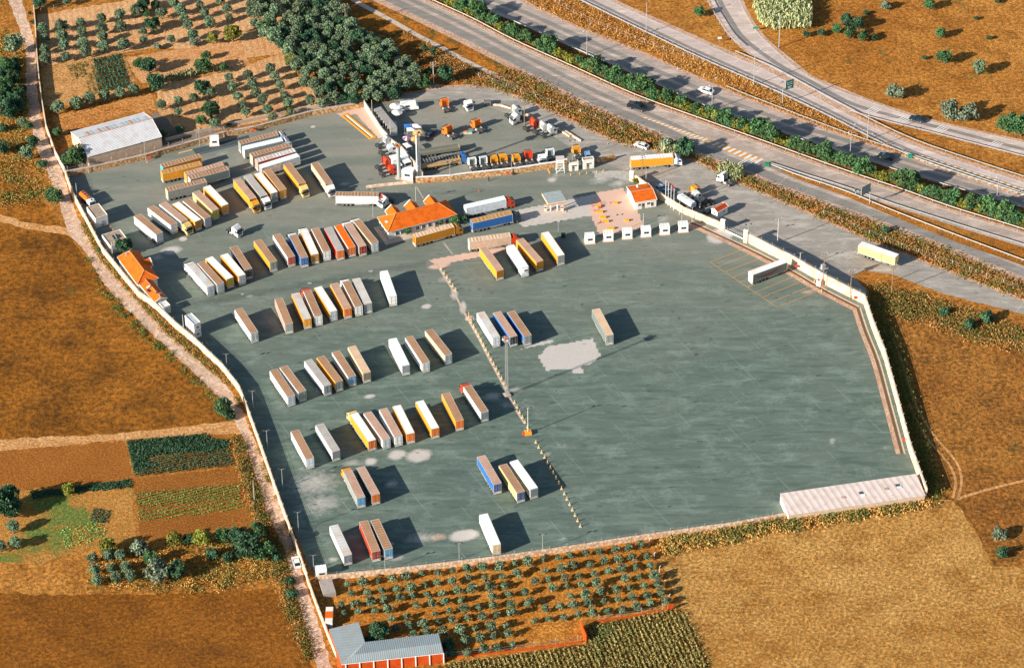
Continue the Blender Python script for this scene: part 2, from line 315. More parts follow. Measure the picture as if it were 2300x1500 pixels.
sheet('fallow_plot', [(280, 130), (540, 88), (550, 118), (560, 150), (350, 190), (316, 186)], -.0455, soil('fallow_soil', (236, 178, 122), (222, 158, 100), (200, 130, 72), fine=1.2, speck=.4, green=(110, 110, 60), glo=.66), jag=.5)
sheet('dry_meadow', [(118, 262), (340, 210), (350, 248), (322, 256), (300, 250), (155, 296), (140, 330)], -.0455, soil('meadow_grass', (222, 156, 88), (208, 138, 70), (170, 106, 50), fine=1.0, speck=.5), jag=.4)
sheet('warehouse_lot', [(120, 345), (160, 330), (210, 372), (365, 322), (330, 262), (350, 250), (378, 270), (400, 300), (500, 290), (505, 300), (330, 350), (150, 388)], -.044, soil('lot_soil', (150, 140, 126), (138, 126, 110), (170, 110, 60), fine=1.5, speck=.3), jag=.3)
# the unmade lane on the left
LL = [(10, -40), (18, 0), (45, 70), (58, 120), (58, 200), (65, 270), (85, 340), (98, 370), (125, 430), (145, 500), (150, 520), (185, 555), (235, 640), (330, 740), (430, 830), (500, 900), (545, 980), (575, 1070), (600, 1150), (625, 1200), (655, 1290), (680, 1380), (705, 1470), (728, 1560)]
LR = [(38, -40), (48, 0), (74, 80), (82, 130), (84, 200), (96, 290), (118, 340), (137, 380), (160, 450), (185, 510), (230, 588), (310, 675), (372, 745), (450, 812), (512, 866), (545, 920), (580, 1010), (618, 1105), (645, 1185), (668, 1250), (692, 1330), (722, 1420), (765, 1560)]
sheet('dirt_track', LL+LR[::-1], -.03, DIRT, jag=.35, step=1.5)
# motorway, ramps, slip road
Ad = [(700, -70), (837, 0), (1000, 78), (1150, 155), (1325, 243), (1462, 300), (1565, 350), (1693, 400), (1740, 421), (1900, 478), (2064, 538), (2144, 570), (2300, 635), (2420, 690)]
Au = [(860, -50), (960, 0), (1060, 46), (1150, 93), (1290, 156), (1425, 217), (1570, 270), (1710, 320), (1900, 388), (2020, 428), (2135, 469), (2300, 520), (2420, 560)]
Bd = [(920, -50), (1030, 0), (1150, 47), (1325, 125), (1432, 172), (1600, 245), (1725, 289), (1900, 346), (2064, 398), (2300, 467), (2420, 503)]
Bu = [(1090, -50), (1175, 0), (1300, 60), (1440, 116), (1630, 200), (1725, 238), (1900, 305), (2042, 352), (2300, 440), (2420, 480)]
Dd = [(1200, -50), (1300, 0), (1450, 73), (1575, 132), (1725, 198), (1850, 256), (2042, 350), (2300, 438), (2420, 477)]
Du = [(1290, -50), (1382, 0), (1500, 53), (1650, 120), (1725, 152), (1800, 192), (1912, 252), (2045, 316), (2200, 370), (2300, 402), (2420, 438)]
Ed = [(1585, -50), (1590, 0), (1617, 50), (1650, 95), (1725, 152), (1800, 192), (1912, 250), (2100, 300), (2300, 352), (2420, 384)]
Eu = [(1655, -50), (1668, 0), (1690, 45), (1725, 90), (1825, 172), (1975, 232), (2100, 271), (2300, 316), (2420, 345)]
Fd = [(850, 222), (880, 226), (1090, 262), (1290, 340), (1400, 395), (1480, 440), (1600, 500), (1690, 545), (1850, 618), (1950, 672), (1945, 648), (1915, 620), (1940, 606), (2010, 618), (2120, 660), (2300, 706), (2420, 745)]
Fu = [(850, 215), (930, 207), (1000, 195), (1060, 192), (1110, 198), (1180, 224), (1270, 264), (1380, 316), (1450, 332), (1555, 358), (1660, 410), (1800, 470), (1960, 540), (2100, 596), (2300, 673), (2420, 715)]
sheet('road_verge', Ad+[(2420, 730)]+Fu[::-1]+[(790, 60)], -.055, soil('weedy_verge', (176, 104, 34), (200, 128, 46), (106, 84, 40), mid=.2, fine=.9, green=(84, 92, 48), gs=.1, glo=.55, speck=.6))
sheet('road', Ad+Au[::-1], -.02, ROADM)
sheet('road', Bd+Bu[::-1], -.02, ROADM)
sheet('slip_road', Dd+Du[::-1], -.021, ROADL)
sheet('slip_road', Ed+Eu[::-1], -.022, ROADL)
sheet('frontage_road', Fd+Fu[::-1], -.024, FRONT, jag=.25)
lAd, lAu, lBd, lBu, lDd, lDu, lEd, lEu, lFu = [line(q) for q in (Ad, Au, Bd, Bu, Dd, Du, Ed, Eu, Fu)]
band('road_shoulder', lAd, -.3, 2.3, -.012, SHLD); band('road_shoulder', lAu, -1.2, .2, -.012, SHLD)
band('road_shoulder', lBu, -1.3, .3, -.012, SHLD); band('road_shoulder', lDu, -1.8, .2, -.0125, SHLD)
band('road_shoulder', lEu, -.9, .3, -.012, SHLD); band('road_shoulder', lFu, -1.0, .5, -.014, SHLD); band('road_shoulder', lEd, -.2, .9, -.0115, SHLD)
for nm_, pl_, d_ in (('edge_line', lAu, -1.6), ('edge_line', lBd, .5), ('edge_line', lDd, .6), ('edge_line', lDu, -2.3), ('edge_line', lEu, -1.4)):
    band(nm_, pl_, d_, d_+.18, -.006, PAINTW)
LANE = tarmac('worn_lane', (138, 130, 122), (130, 126, 118), (112, 112, 106), HWA, False, .5)
for pl_, a_, b_ in ((lAd, 2.6, 6.4), (lAd, 8.2, 10.2), (lBd, 2.0, 4.6), (lBd, 6.2, 8.4), (lDd, 2.2, 3.6), (lEd, 3.2, 5.0)): band('worn_lane', pl_, a_, b_, -.016, LANE)
# island between motorway and exit lane
sheet('traffic_island', [(1723, 366), (1790, 392), (1900, 428), (2000, 462), (2150, 510), (2300, 556), (2420, 594), (2420, 636), (2300, 597), (2150, 545), (2000, 484), (1900, 441), (1780, 398)], .02, soil('island_grass', (180, 110, 40), (200, 134, 60), (120, 92, 44), speck=.5))
def hatch(name, a0, a1, b0, b1, n, yl=True):
    """diagonal hatching between two plan lines, each bar a slim painted strip"""
    y = MB(); 
    for i in range(n):
        t = i/n; u = (i+.45)/n
        pa = G(a0[0]+(a1[0]-a0[0])*t, a0[1]+(a1[1]-a0[1])*t); pa2 = G(a0[0]+(a1[0]-a0[0])*u, a0[1]+(a1[1]-a0[1])*u)
        pb = G(b0[0]+(b1[0]-b0[0])*t, b0[1]+(b1[1]-b0[1])*t); pb2 = G(b0[0]+(b1[0]-b0[0])*u, b0[1]+(b1[1]-b0[1])*u)
        y.quad((pa.x, pa.y, 0), (pa2.x, pa2.y, 0), (pb2.x, pb2.y, 0), (pb.x, pb.y, 0), PAINTY if yl else PAINTW)
        if yl:
            v = (i+.95)/n; qa = G(a0[0]+(a1[0]-a0[0])*v, a0[1]+(a1[1]-a0[1])*v); qb = G(b0[0]+(b1[0]-b0[0])*v, b0[1]+(b1[1]-b0[1])*v)
            y.quad((pa2.x, pa2.y, 0), (qa.x, qa.y, 0), (qb.x, qb.y, 0), (pb2.x, pb2.y, 0), PAINTW)
    y.obj(name, None, (0, 0, .0), kind='structure')
hatch('gore_hatching', (1440, 263), (1580, 317), (1446, 262), (1592, 313), 15)
hatch('gore_hatching', (1580, 318), (1700, 368), (1595, 313), (1716, 358), 10)
hatch('gore_hatching', (2046, 354), (2300, 441), (2062, 346), (2316, 430), 17)
for (x, y, dx, dy) in ((1658, 366, 26, -14), (2092, 520, 22, -14), (1944, 240, 0, 0), (2010, 262, 0, 0), (2095, 283, 0, 0), (2215, 318, 0, 0)):
    if dx: a = G(x, y); 
    else: a = G(x, y+10); dx, dy = 20, -12
    b = G(x+dx, y+dy) if dx != 20 else G(x+dx, y+10+dy); mb = MB(); d = Vector((math.cos(HWA), math.sin(HWA), 0))
    for k in range(4):
        o = d*(k*.9); mb.quad(a+o, a+o+d*.4, b+o+d*.4, b+o, PAINTW)
    mb.obj('rumble_marking', None, (0, 0, .002), kind='structure')
# concrete drain and pale track above the yard
dl = line([(770, -20), (792, 0), (880, 48), (940, 82), (995, 110), (1060, 145), (1137, 182), (1165, 200)])
band('drainage_channel', dl, -.9, 1.2, .03, CONC); band('track', line([(715, -10), (790, 55), (860, 100), (905, 150), (940, 190), (1000, 196)]), -1.5, 1.5, -.04, DIRT)

# ------------------------------------------------------------------ yard asphalt with its stains, patches of concrete and dust
YP = [(147, 395), (330, 350), (500, 303), (640, 272), (820, 233), (872, 229), (900, 228), (1000, 222), (1075, 234), (1160, 262), (1240, 305), (1300, 345), (1385, 378), (1435, 395), (1500, 440), (1600, 498), (1680, 538), (1780, 588), (1870, 635), (1948, 680), (1968, 740), (2000, 860), (2045, 1010), (2065, 1070), (2078, 1112), (1767, 1160), (1650, 1181), (1447, 1209), (1291, 1233), (1100, 1260), (900, 1284), (714, 1302), (690, 1260), (655, 1175), (619, 1090), (588, 1000), (557, 915), (540, 880), (500, 832), (439, 773), (347, 690), (278, 627), (230, 567), (190, 492), (165, 445)]
ELL = [(705, 1085, 60, 34, .85, 0), (722, 1132, 55, 26, .8, 0), (690, 1050, 40, 22, .5, 0), (892, 1021, 22, 12, 1.2, 0), (940, 1023, 30, 15, 1.3, 0), (833, 1036, 15, 9, 1.1, 0), (790, 1040, 26, 9, .8, 0), (880, 1086, 18, 9, .9, 0),
       (1042, 1202, 34, 13, 1.4, 0), (985, 1206, 28, 11, .8, 2), (945, 1208, 44, 14, .8, 0), (890, 1252, 20, 8, .9, 0), (875, 1221, 12, 5, .9, 0), (748, 1256, 14, 8, .8, 0), (712, 1272, 20, 7, .6, 0),
       (830, 890, 14, 5, 1.2, 0), (722, 874, 14, 9, .9, 0), (1105, 890, 26, 10, .9, 0), (1140, 908, 26, 9, .7, 0), (1158, 876, 20, 8, .8, 0), (958, 688, 12, 6, 1.2, 0), (385, 562, 26, 10, 1.1, 0), (352, 578, 16, 9, .8, 0), (411, 537, 10, 5, 1.3, 0), (705, 410, 0, 0, 0, 0),
       (1617, 530, 28, 16, 1.7, 0), (1728, 497, 18, 7, 1.4, 0), (1846, 545, 28, 7, 1.2, 0), (1795, 507, 8, 4, 1.2, 0), (1250, 395, 30, 8, .6, 0), (1240, 404, 12, 7, .9, 0), (1350, 405, 34, 10, .8, 0), (1490, 492, 16, 10, .8, 0), (820, 1260, 0, 0, 0, 0),
       (1390, 412, 26, 9, .9, 0), (775, 413, 16, 5, .9, 0), (768, 428, 24, 5, .7, 0), (905, 398, 22, 7, .8, 2), (1560, 510, 30, 8, .9, 2), (1850, 640, 26, 9, .9, 2), (1815, 655, 22, 6, .8, 2), (1740, 580, 0, 0, 0, 2), (1000, 628, 18, 8, .8, 0), (1020, 660, 10, 16, .9, 0), (1040, 690, 9, 16, 1.0, 0), (1055, 715, 11, 6, 1.3, 0), (985, 598, 26, 6, 1.2, 2),
       (1425, 1005, 60, 8, .25, 0), (1640, 985, 20, 12, .5, 0), (1760, 1000, 40, 16, .35, 0), (1900, 900, 40, 12, .4, 0), (1990, 1005, 16, 12, .5, 0), (1660, 900, 50, 10, .4, 0), (1590, 760, 60, 10, .35, 0), (1500, 870, 60, 18, .35, 0), (1780, 855, 50, 16, .4, 0), (1870, 990, 10, 10, .6, 0), (1340, 880, 60, 10, .3, 0), (1265, 1000, 26, 14, .5, 0), (1230, 1020, 16, 10, .6, 0), (1265, 1210, 14, 4, .8, 0), (1560, 1150, 50, 12, .35, 0), (1700, 1105, 30, 12, .4, 0), (1230, 1230, 60, 10, .3, 0), (560, 665, 12, 4, .7, 0), (545, 661, 4, 2, 1.4, 0), (695, 636, 5, 2.4, 1.4, 0), (833, 609, 6, 2.4, 1.4, 0), (703, 285, 6, 3, 1.4, 0), (500, 345, 22, 6, .6, 0), (830, 265, 30, 10, .7, 2), (855, 290, 22, 14, .8, 2), (790, 250, 26, 8, .9, 2)]
POL = [([(1209, 800), (1229, 778), (1305, 765), (1331, 760), (1350, 800), (1323, 819), (1282, 828), (1227, 832)], 0, 1.0), ([(1282, 828), (1300, 822), (1313, 832), (1310, 838), (1288, 840)], 0, 1.0), ([(1165, 785), (1200, 770), (1240, 763), (1243, 770), (1170, 784)], 0, .9),
       ([(1148, 474), (1290, 446), (1345, 433), (1330, 460), (1333, 484), (1175, 511), (1163, 500)], 0, .85), ([(1345, 432), (1400, 422), (1432, 470), (1446, 508), (1400, 524), (1345, 526), (1330, 490), (1322, 470)], 2, 1.0),
       ([(962, 584), (1085, 562), (1150, 550), (1152, 556), (1104, 572), (984, 596)], 2, 1.0), ([(1080, 380), (1084, 380), (1080, 384)], 0, .1), ([(757, 256), (820, 240), (832, 262), (872, 300), (850, 312), (840, 300), (800, 256), (768, 262)], 2, .9),
       ([(1330, 385), (1450, 380), (1452, 400), (1420, 408), (1370, 398), (1340, 404)], 0, .7), ([(120, 380), (124, 380), (122, 384)], 0, .1)]
tracks = [(nr.uniform(650, 1950), nr.uniform(620, 1150), nr.uniform(3, 11), nr.uniform(1.5, 3.2), nr.uniform(.5, 1.1)) for _ in range(230)]
def stains(xy):
    P = np.zeros((len(xy), 3)); d = np.stack([xy[:, 0], xy[:, 1]+Y0, np.full(len(xy), -HGT)], 1)
    Z = d@np.array(F_); u = 1150+FOC*(d@np.array(CX))/Z; v = 750-FOC*(d@np.array(CU))/Z; pt = np.stack([u, v], 1)
    for x, y, rx, ry, s, ch in ELL:
        if rx: q = np.sqrt(((u-x)/rx)**2+((v-y+ (u-x)*.12)/ry)**2); P[:, ch] = np.maximum(P[:, ch], (np.clip(1.35-q, 0, 1)*s if s > 1 or rx < 14 else np.clip((1.7-q)/1.5, 0, 1)*s*.78))
    for poly, ch, s in POL:
        ins = inside(pt, poly); P[ins, ch] = np.maximum(P[ins, ch], s)
    for x, y, rx, ry, s in tracks:
        q = np.sqrt(((u-x)/rx)**2+((v-y+(u-x)*.15)/ry)**2); P[:, 1] = np.maximum(P[:, 1], np.clip(1.3-q, 0, 1)*s)
    # swept lanes darkened by tyres, between the rows of trailers
    for (x0, y0, x1, y1, w, s) in ((560, 470, 900, 590, 0, 0), (400, 690, 960, 590, 14, .55), (620, 600, 1300, 520, 10, .3), (330, 470, 480, 420, 9, .55), (470, 520, 560, 500, 10, .35), (1000, 790, 1500, 720, 14, .25), (760, 790, 1000, 730, 12, .2)):
        if w: t = np.clip(((u-x0)*(x1-x0)+(v-y0)*(y1-y0))/((x1-x0)**2+(y1-y0)**2), 0, 1); dd = np.abs(v-(y0+t*(y1-y0))) + 1e3*((u < min(x0, x1)) | (u > max(x0, x1))); P[:, 1] = np.maximum(P[:, 1], np.clip(1.2-dd/w, 0, 1)*s)
    # rings left by turning tyres
    for (x, y, r, w, s, a0) in ((740, 1120, 50, 3, .5, 0), (740, 1120, 64, 2.5, .4, 0), (1040, 1030, 60, 3, .35, 1), (860, 1140, 70, 2.5, .3, 1), (1130, 1140, 60, 2.5, .25, 1), (960, 1080, 90, 3, .25, 1)):
        q = np.abs(np.hypot(u-x, (v-y)*1.4)-r); P[:, 1-a0] = np.maximum(P[:, 1-a0], np.clip(1.2-q/w, 0, 1)*s)
    return P
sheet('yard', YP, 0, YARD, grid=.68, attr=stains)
# joints between old and new asphalt, worn kerb line beside the bollards
def stripe(name, pts, w, m, z=.006):
    mb = MB()
    for a, b in zip(pts[:-1], pts[1:]):
        A = G(*a); B = G(*b); n = Vector((-(B-A).y, (B-A).x, 0)).normalized()*w/2; mb.quad(A-n, B-n, B+n, A+n, m)
    return mb.obj(name, None, (0, 0, z), kind='structure')
WORN = paint((198, 176, 156), .5, .9, 0, 'worn_line')
stripe('kerb_line', [(980, 592), (1015, 648), (1048, 712), (1075, 758), (1100, 808), (1128, 860), (1160, 922), (1178, 950)], .7, WORN)
stripe('asphalt_joint', [(996, 545), (1017, 572)], .4, WORN); stripe('asphalt_joint', [(935, 420), (952, 447)], .35, WORN)
YL = [((1594.8, 588.3), (1678.5, 556)), ((1612.2, 599.1), (1695.9, 567)), ((1629.6, 610.4), (1713.3, 577.8)), ((1645.9, 622.4), (1734, 587.6)), ((1662.2, 633.3), (1752, 598)), ((1679.6, 644.6), (1770, 609)), ((1695.9, 656.5), (1786, 619.8)), ((1713.3, 667.4), (1805.6, 629.6)), ((1730.6, 679.3), (1825.2, 640.9)), ((1744.8, 689.8), (1844.8, 650.7))]
mb = MB()
for a, b in YL+[(YL[0][0], YL[-1][0]), (YL[0][1], YL[-1][1])]:
    A = G(*a); B = G(*b); n = Vector((-(B-A).y, (B-A).x, 0)).normalized()*.085; mb.quad(A-n, B-n, B+n, A+n, PAINTY)
mb.obj('bay_markings', None, (0, 0, .005), kind='structure')
# ------------------------------------------------------------------ vehicles
CC = dict(w=(238, 238, 232), W=(226, 232, 236), y=(232, 158, 32), Y=(242, 208, 128), o=(236, 116, 18), r=(214, 62, 14), b=(34, 106, 176), B=(96, 176, 214), g=(150, 156, 150), G=(112, 126, 122), d=(44, 66, 70), D=(26, 52, 74), p=(222, 160, 138), c=(240, 208, 162), k=(42, 44, 50), O=(200, 128, 12), m=(206, 178, 40), R=(168, 44, 14), t=(60, 190, 200), a=(208, 176, 150), u=(126, 168, 204), n=(46, 88, 150))
CN = dict(w='white', W='white', y='yellow', Y='pale yellow', o='orange', r='red', b='blue', B='light blue', g='grey', G='dull grey', d='dark green', D='navy', p='pink', c='cream', k='black', O='ochre', m='olive', R='dark red', t='turquoise', a='beige', u='pale blue', n='blue')
RN = dict(b='brown', r='ribbed brown', p='pinkish', w='white', s='grey', o='orange', c='cream', y='tan', i='bright white', t='stained white')
def wheel_mesh(w=.38, r=.5, dual=False):
    mb = MB(); w = .62 if dual else w
    mb.cyl((0, -w/2, 0), (0, w/2, 0), r, RUB, 14); mb.cyl((0, -w/2-.01, 0), (0, w/2+.01, 0), r*.55, RIM, 10)
    return mb.mesh('wheel')
WHM, WHD, WHC = wheel_mesh(), wheel_mesh(dual=True), wheel_mesh(.22, .33)
def wheels(root, xs, half, me, r=.5):
    for x in xs:
        for s in (-1, 1): put('wheel', me, root, (x, s*half, r))
def trailer_parts(root, L, roof, side, rear, style='two', cab=False, brand=None):
    H = 3.95; w = 1.24; sm = paint(CC[side], .32, .5); fr = paint((206, 202, 192), .35, .5) if side not in 'yoO' else paint((224, 196, 150), .35, .5)
    mb = MB(); mb.box(.06, L-.06, -w, w, 1.16, H, sm)
    if style in ('curtain', 'cfr') or side in 'bOoygGdDna':      # tarpaulin sides: buckle line and folds
        for k in range(14):
            x = .5+k*(L-1)/13
            for s in (-1, 1): mb.box(x-.035, x+.035, s*w if s > 0 else -w-.03, w+.03 if s > 0 else -w, 1.1, 1.5, STEEL)
            for s in (-1, 1):
                q = x+.4+nr.uniform(-.1, .1)
                if q < L-.3: mb.box(q, q+.05, s*w if s > 0 else -w-.02, w+.02 if s > 0 else -w, 1.5, 3.75, sm)
    elif side in 'wWc':
        for k in range(9):
            x = .8+k*(L-1.6)/8
            for s in (-1, 1): mb.box(x, x+.03, s*w if s > 0 else -w-.012, w+.012 if s > 0 else -w, 1.3, 3.8, fr)
    mb.obj('body', root)
    mb = MB(); zc = H+.05                                # roof sheet, slightly sagging between bows
    nx = 22; vs = []
    for i in range(nx+1):
        for j in range(5):
            y = -1.16+j*.58; vs.append((.05+i*(L-.1)/nx, y, zc-.0 + ((0.035 if i % 2 == 0 else -.02) if roof not in 'iws' else .012*(i % 2))*(1 if j in (1, 2, 3) else .2)))
    mb.add(vs, [(i*5+j, (i+1)*5+j, (i+1)*5+j+1, i*5+j+1) for i in range(nx) for j in range(4)], roofmat(roof)); mb.obj('roof', root)
    mb = MB()
    for s in (-1, 1):
        mb.beam((0, s*1.21, H+.03), (L, s*1.21, H+.03), .09, fr); mb.beam((.03, s*1.22, 1.12), (.03, s*1.22, H+.08), .1, fr); mb.beam((L-.03, s*1.22, 1.12), (L-.03, s*1.22, H+.08), .1, fr); mb.beam((0, s*1.22, 1.1), (L, s*1.22, 1.1), .1, fr)
    for x in (.02, L-.02): mb.beam((x, -1.25, H+.03), (x, 1.25, H+.03), .1, fr)
    mb.beam((.0, -1.25, 1.1), (.0, 1.25, 1.1), .12, fr); mb.obj('frame', root)
    rm = paint(CC[rear], .3, .5)
    if style == 'wall': mb = MB(); mb.box(-.05, .05, -1.15, 1.15, 1.2, H-.05, rm); mb.obj('front_wall', root)
    else:
        for s in (-1, 1):
            mb = MB(); y0, y1 = (.02, 1.16) if s > 0 else (-1.16, -.02); mb.box(-.06, .04, y0, y1, 1.2, H-.08, rm)
            if style == 'rib':
                for k in range(5): y = y0+.12+k*.22; mb.box(-.1, -.06, y, y+.05, 1.22, H-.12, STEEL if rear in 'wWc' else paint((150, 90, 10), .3, .5))
            else:
                for y in ((y0+.35, y0+.8) if style == 'two' else (y0+.5,)): mb.cyl((-.09, y, 1.25), (-.09, y, H-.15), .025, GALV if rear not in 'w' else STEEL, 5)
                mb.box(-.075, -.06, y0+.1, y1-.1, 2.2, 2.26, GALV)
            mb.obj('rear_door', root)
            put('tail_light', TLM, root, (-.08, s*.98, 1.0))
    mb = MB(); 
    for s in (-1, 1): mb.box(.2, L-(.6 if cab else 1.0), s*.5-.08, s*.5+.08, .78, 1.1, STEEL)
    for x in (2.2, 3.5, 4.8): mb.box(x-.08, x+.08, -1.0, 1.0, .42, .58, STEEL); mb.box(x-.5, x+.5, -.6, .6, .6, .8, STEEL)
    mb.box(6.2, 8.4, -1.15, -.7, .5, 1.0, GALV); mb.box(6.4, 8.0, .7, 1.15, .5, 1.0, STEEL); mb.obj('chassis', root)
    mb = MB(); mb.box(-.12, .06, -1.2, 1.2, .42, .66, paint((216, 214, 206), .3, .5)); mb.box(-.1, .06, -1.2, 1.2, .86, 1.08, paint((216, 214, 206), .4, .5)); mb.obj('bumper', root)
    mb = MB()
    for s in (-1, 1): mb.box(6.0, L-3.2, s*1.19-.02, s*1.19+.02, .5, .62, GALV); mb.box(6.0, L-3.2, s*1.19-.02, s*1.19+.02, .8, .92, GALV)
    mb.obj('side_guard', root)
    wheels(root, (2.2, 3.5, 4.8), 1.03, WHM)
    if not cab:
        for s in (-1, 1): put('landing_leg', LEGM, root, (L-2.6, s*.75, 0))
TLM = MB().box(-.03, .03, -.18, .18, -.08, .08, TAIL).mesh('tail_light')
LEGM = MB().box(-.07, .07, -.07, .07, .06, 1.1, STEEL).box(-.18, .18, -.16, .16, 0, .07, STEEL).mesh('landing_leg')
HLM = MB().box(-.04, .03, -.2, .2, -.09, .09, plain('headlight_glass', (226, 230, 228), .1, 0, .8)).mesh('headlight')
def tractor_parts(root, x, c, low=False, crash=False):
    """x = rear end of the frame; front bumper at x+6"""
    m = paint(CC[c], .22, .35); f = x+6.0; h = 3.75 if not low else 2.9; b = f-2.25
    mb = MB(); mb.prof([(b, .95), (f-.02, .45), (f, 1.0), (f-.04, 1.75), (f-.32, 2.75), (f-.75, 3.0), (b+.45, h), (b, h-.05)] if not low else [(b, .95), (f-.02, .45), (f, 1.0), (f-.04, 1.75), (f-.3, 2.7), (f-.6, 2.9), (b, 2.9)], -1.22, 1.22, m)
    # rear wall of the cab sits darker, sleeper vents; wheel arch fairings
    mb.box(b-.03, b, -1.0, 1.0, 1.3, h-.4, paint(CC['g'] if c in 'wW' else CC[c], .45, .6)); 
    for s in (-1, 1): mb.box(f-2.0, f-.8, s*1.235-.015, s*1.235+.015, .95, 1.1, STEEL); mb.box(b-.45, b, s*1.2-.02, s*1.2+.02, 1.1, h-.35, m)
    mb.box(f-.45, f-.1, -1.15, 1.15, 2.98 if not low else 2.86, 3.06 if not low else 2.94, STEEL)
    mb.obj('cab', root)
    mb = MB(); n = (1.0, .28)
    mb.quad((f+.02, -1.08, 1.8), (f+.02, 1.08, 1.8), (f-.24, 1.08, 2.68), (f-.24, -1.08, 2.68), GLS); mb.obj('windscreen', root)
    for s in (-1, 1):
        q = s*1.235; mb = MB(); vs = [(f-.25, q, 1.8), (f-.45, q, 2.55), (f-1.2, q, 2.6), (f-1.25, q, 1.75)]; mb.quad(*(vs if s < 0 else vs[::-1]), GLS) if s > 0 else mb.quad(*vs[::-1], GLS); mb.obj('side_window', root)
        mb = MB(); mb.box(f-.12, f+.06, q-.02 if s > 0 else q-.3, q+.3 if s > 0 else q+.02, 1.9, 2.5, STEEL); mb.obj('mirror', root)
        put('headlight', HLM, root, (f+.02, s*.92, .82))
    mb = MB(); 
    for k in range(4): mb.box(f-.02, f+.035, -.75, .75, .95+k*.2, 1.05+k*.2, STEEL)
    mb.obj('grille', root); mb = MB(); mb.box(f-.2, f+.08, -1.2, 1.2, .35, .68, m if c not in 'w' else paint((200, 200, 196), .3)); mb.obj('bumper', root)
    mb = MB()
    for s in (-1, 1): mb.box(x, f-.6, s*.42-.06, s*.42+.06, .75, 1.0, STEEL)
    for k in range(5): mb.box(x+.3+k*.75, x+.42+k*.75, -.42, .42, .78, .95, STEEL)
    mb.box(x+.6, x+1.7, -.45, .45, 1.0, 1.16, paint((110, 108, 102), .5)); mb.cyl((x+1.2, 0, 1.16), (x+1.2, 0, 1.22), .5, STEEL, 12); mb.obj('frame', root)
    mb = MB(); mb.cyl((b-1.5, -1.0, .72), (b-.35, -1.0, .72), .32, GALV, 10); mb.obj('fuel_tank', root); mb = MB(); mb.box(b-1.4, b-.4, .72, 1.2, .45, 1.0, paint((190, 188, 180), .4)); mb.obj('battery_box', root)
    for s in (-1, 1): mb = MB(); mb.box(x+.45, x+1.85, s*.98-.3, s*.98+.3, 1.06, 1.1, STEEL); mb.obj('mudguard', root)
    wheels(root, (f-1.4,), 1.02, WHM); wheels(root, (x+1.15,), .95, WHD)
GR = 'trucks and trailers parked in the yard'
def truck(rx, ry, fx, fy, roof, side, rear, cab, label, style='two', group=GR, z=4.0):
    a = G(rx, ry, z); b = G(fx, fy, z); d = b-a; L = max(13.0, min(14.2, d.length)); rz = math.atan2(d.y, d.x)
    c = (a+b)/2; base = c-Vector((math.cos(rz), math.sin(rz), 0))*L/2; base.z = 0
    if cab: t = thing('articulated_lorry', label, 'lorry', base, rz, group)
    else: t = thing('semi_trailer', label, 'trailer', base, rz, group)
    trailer_parts(t, L, roof, side, rear, style, bool(cab))
    if cab: tractor_parts(t, L-3.05, cab)
    return t
def lab(roof, side, cab, tail):
    return (RN[roof]+' roofed, '+CN[side]+' sided '+((CN[cab]+' cabbed lorry') if cab else 'trailer')+', '+tail)
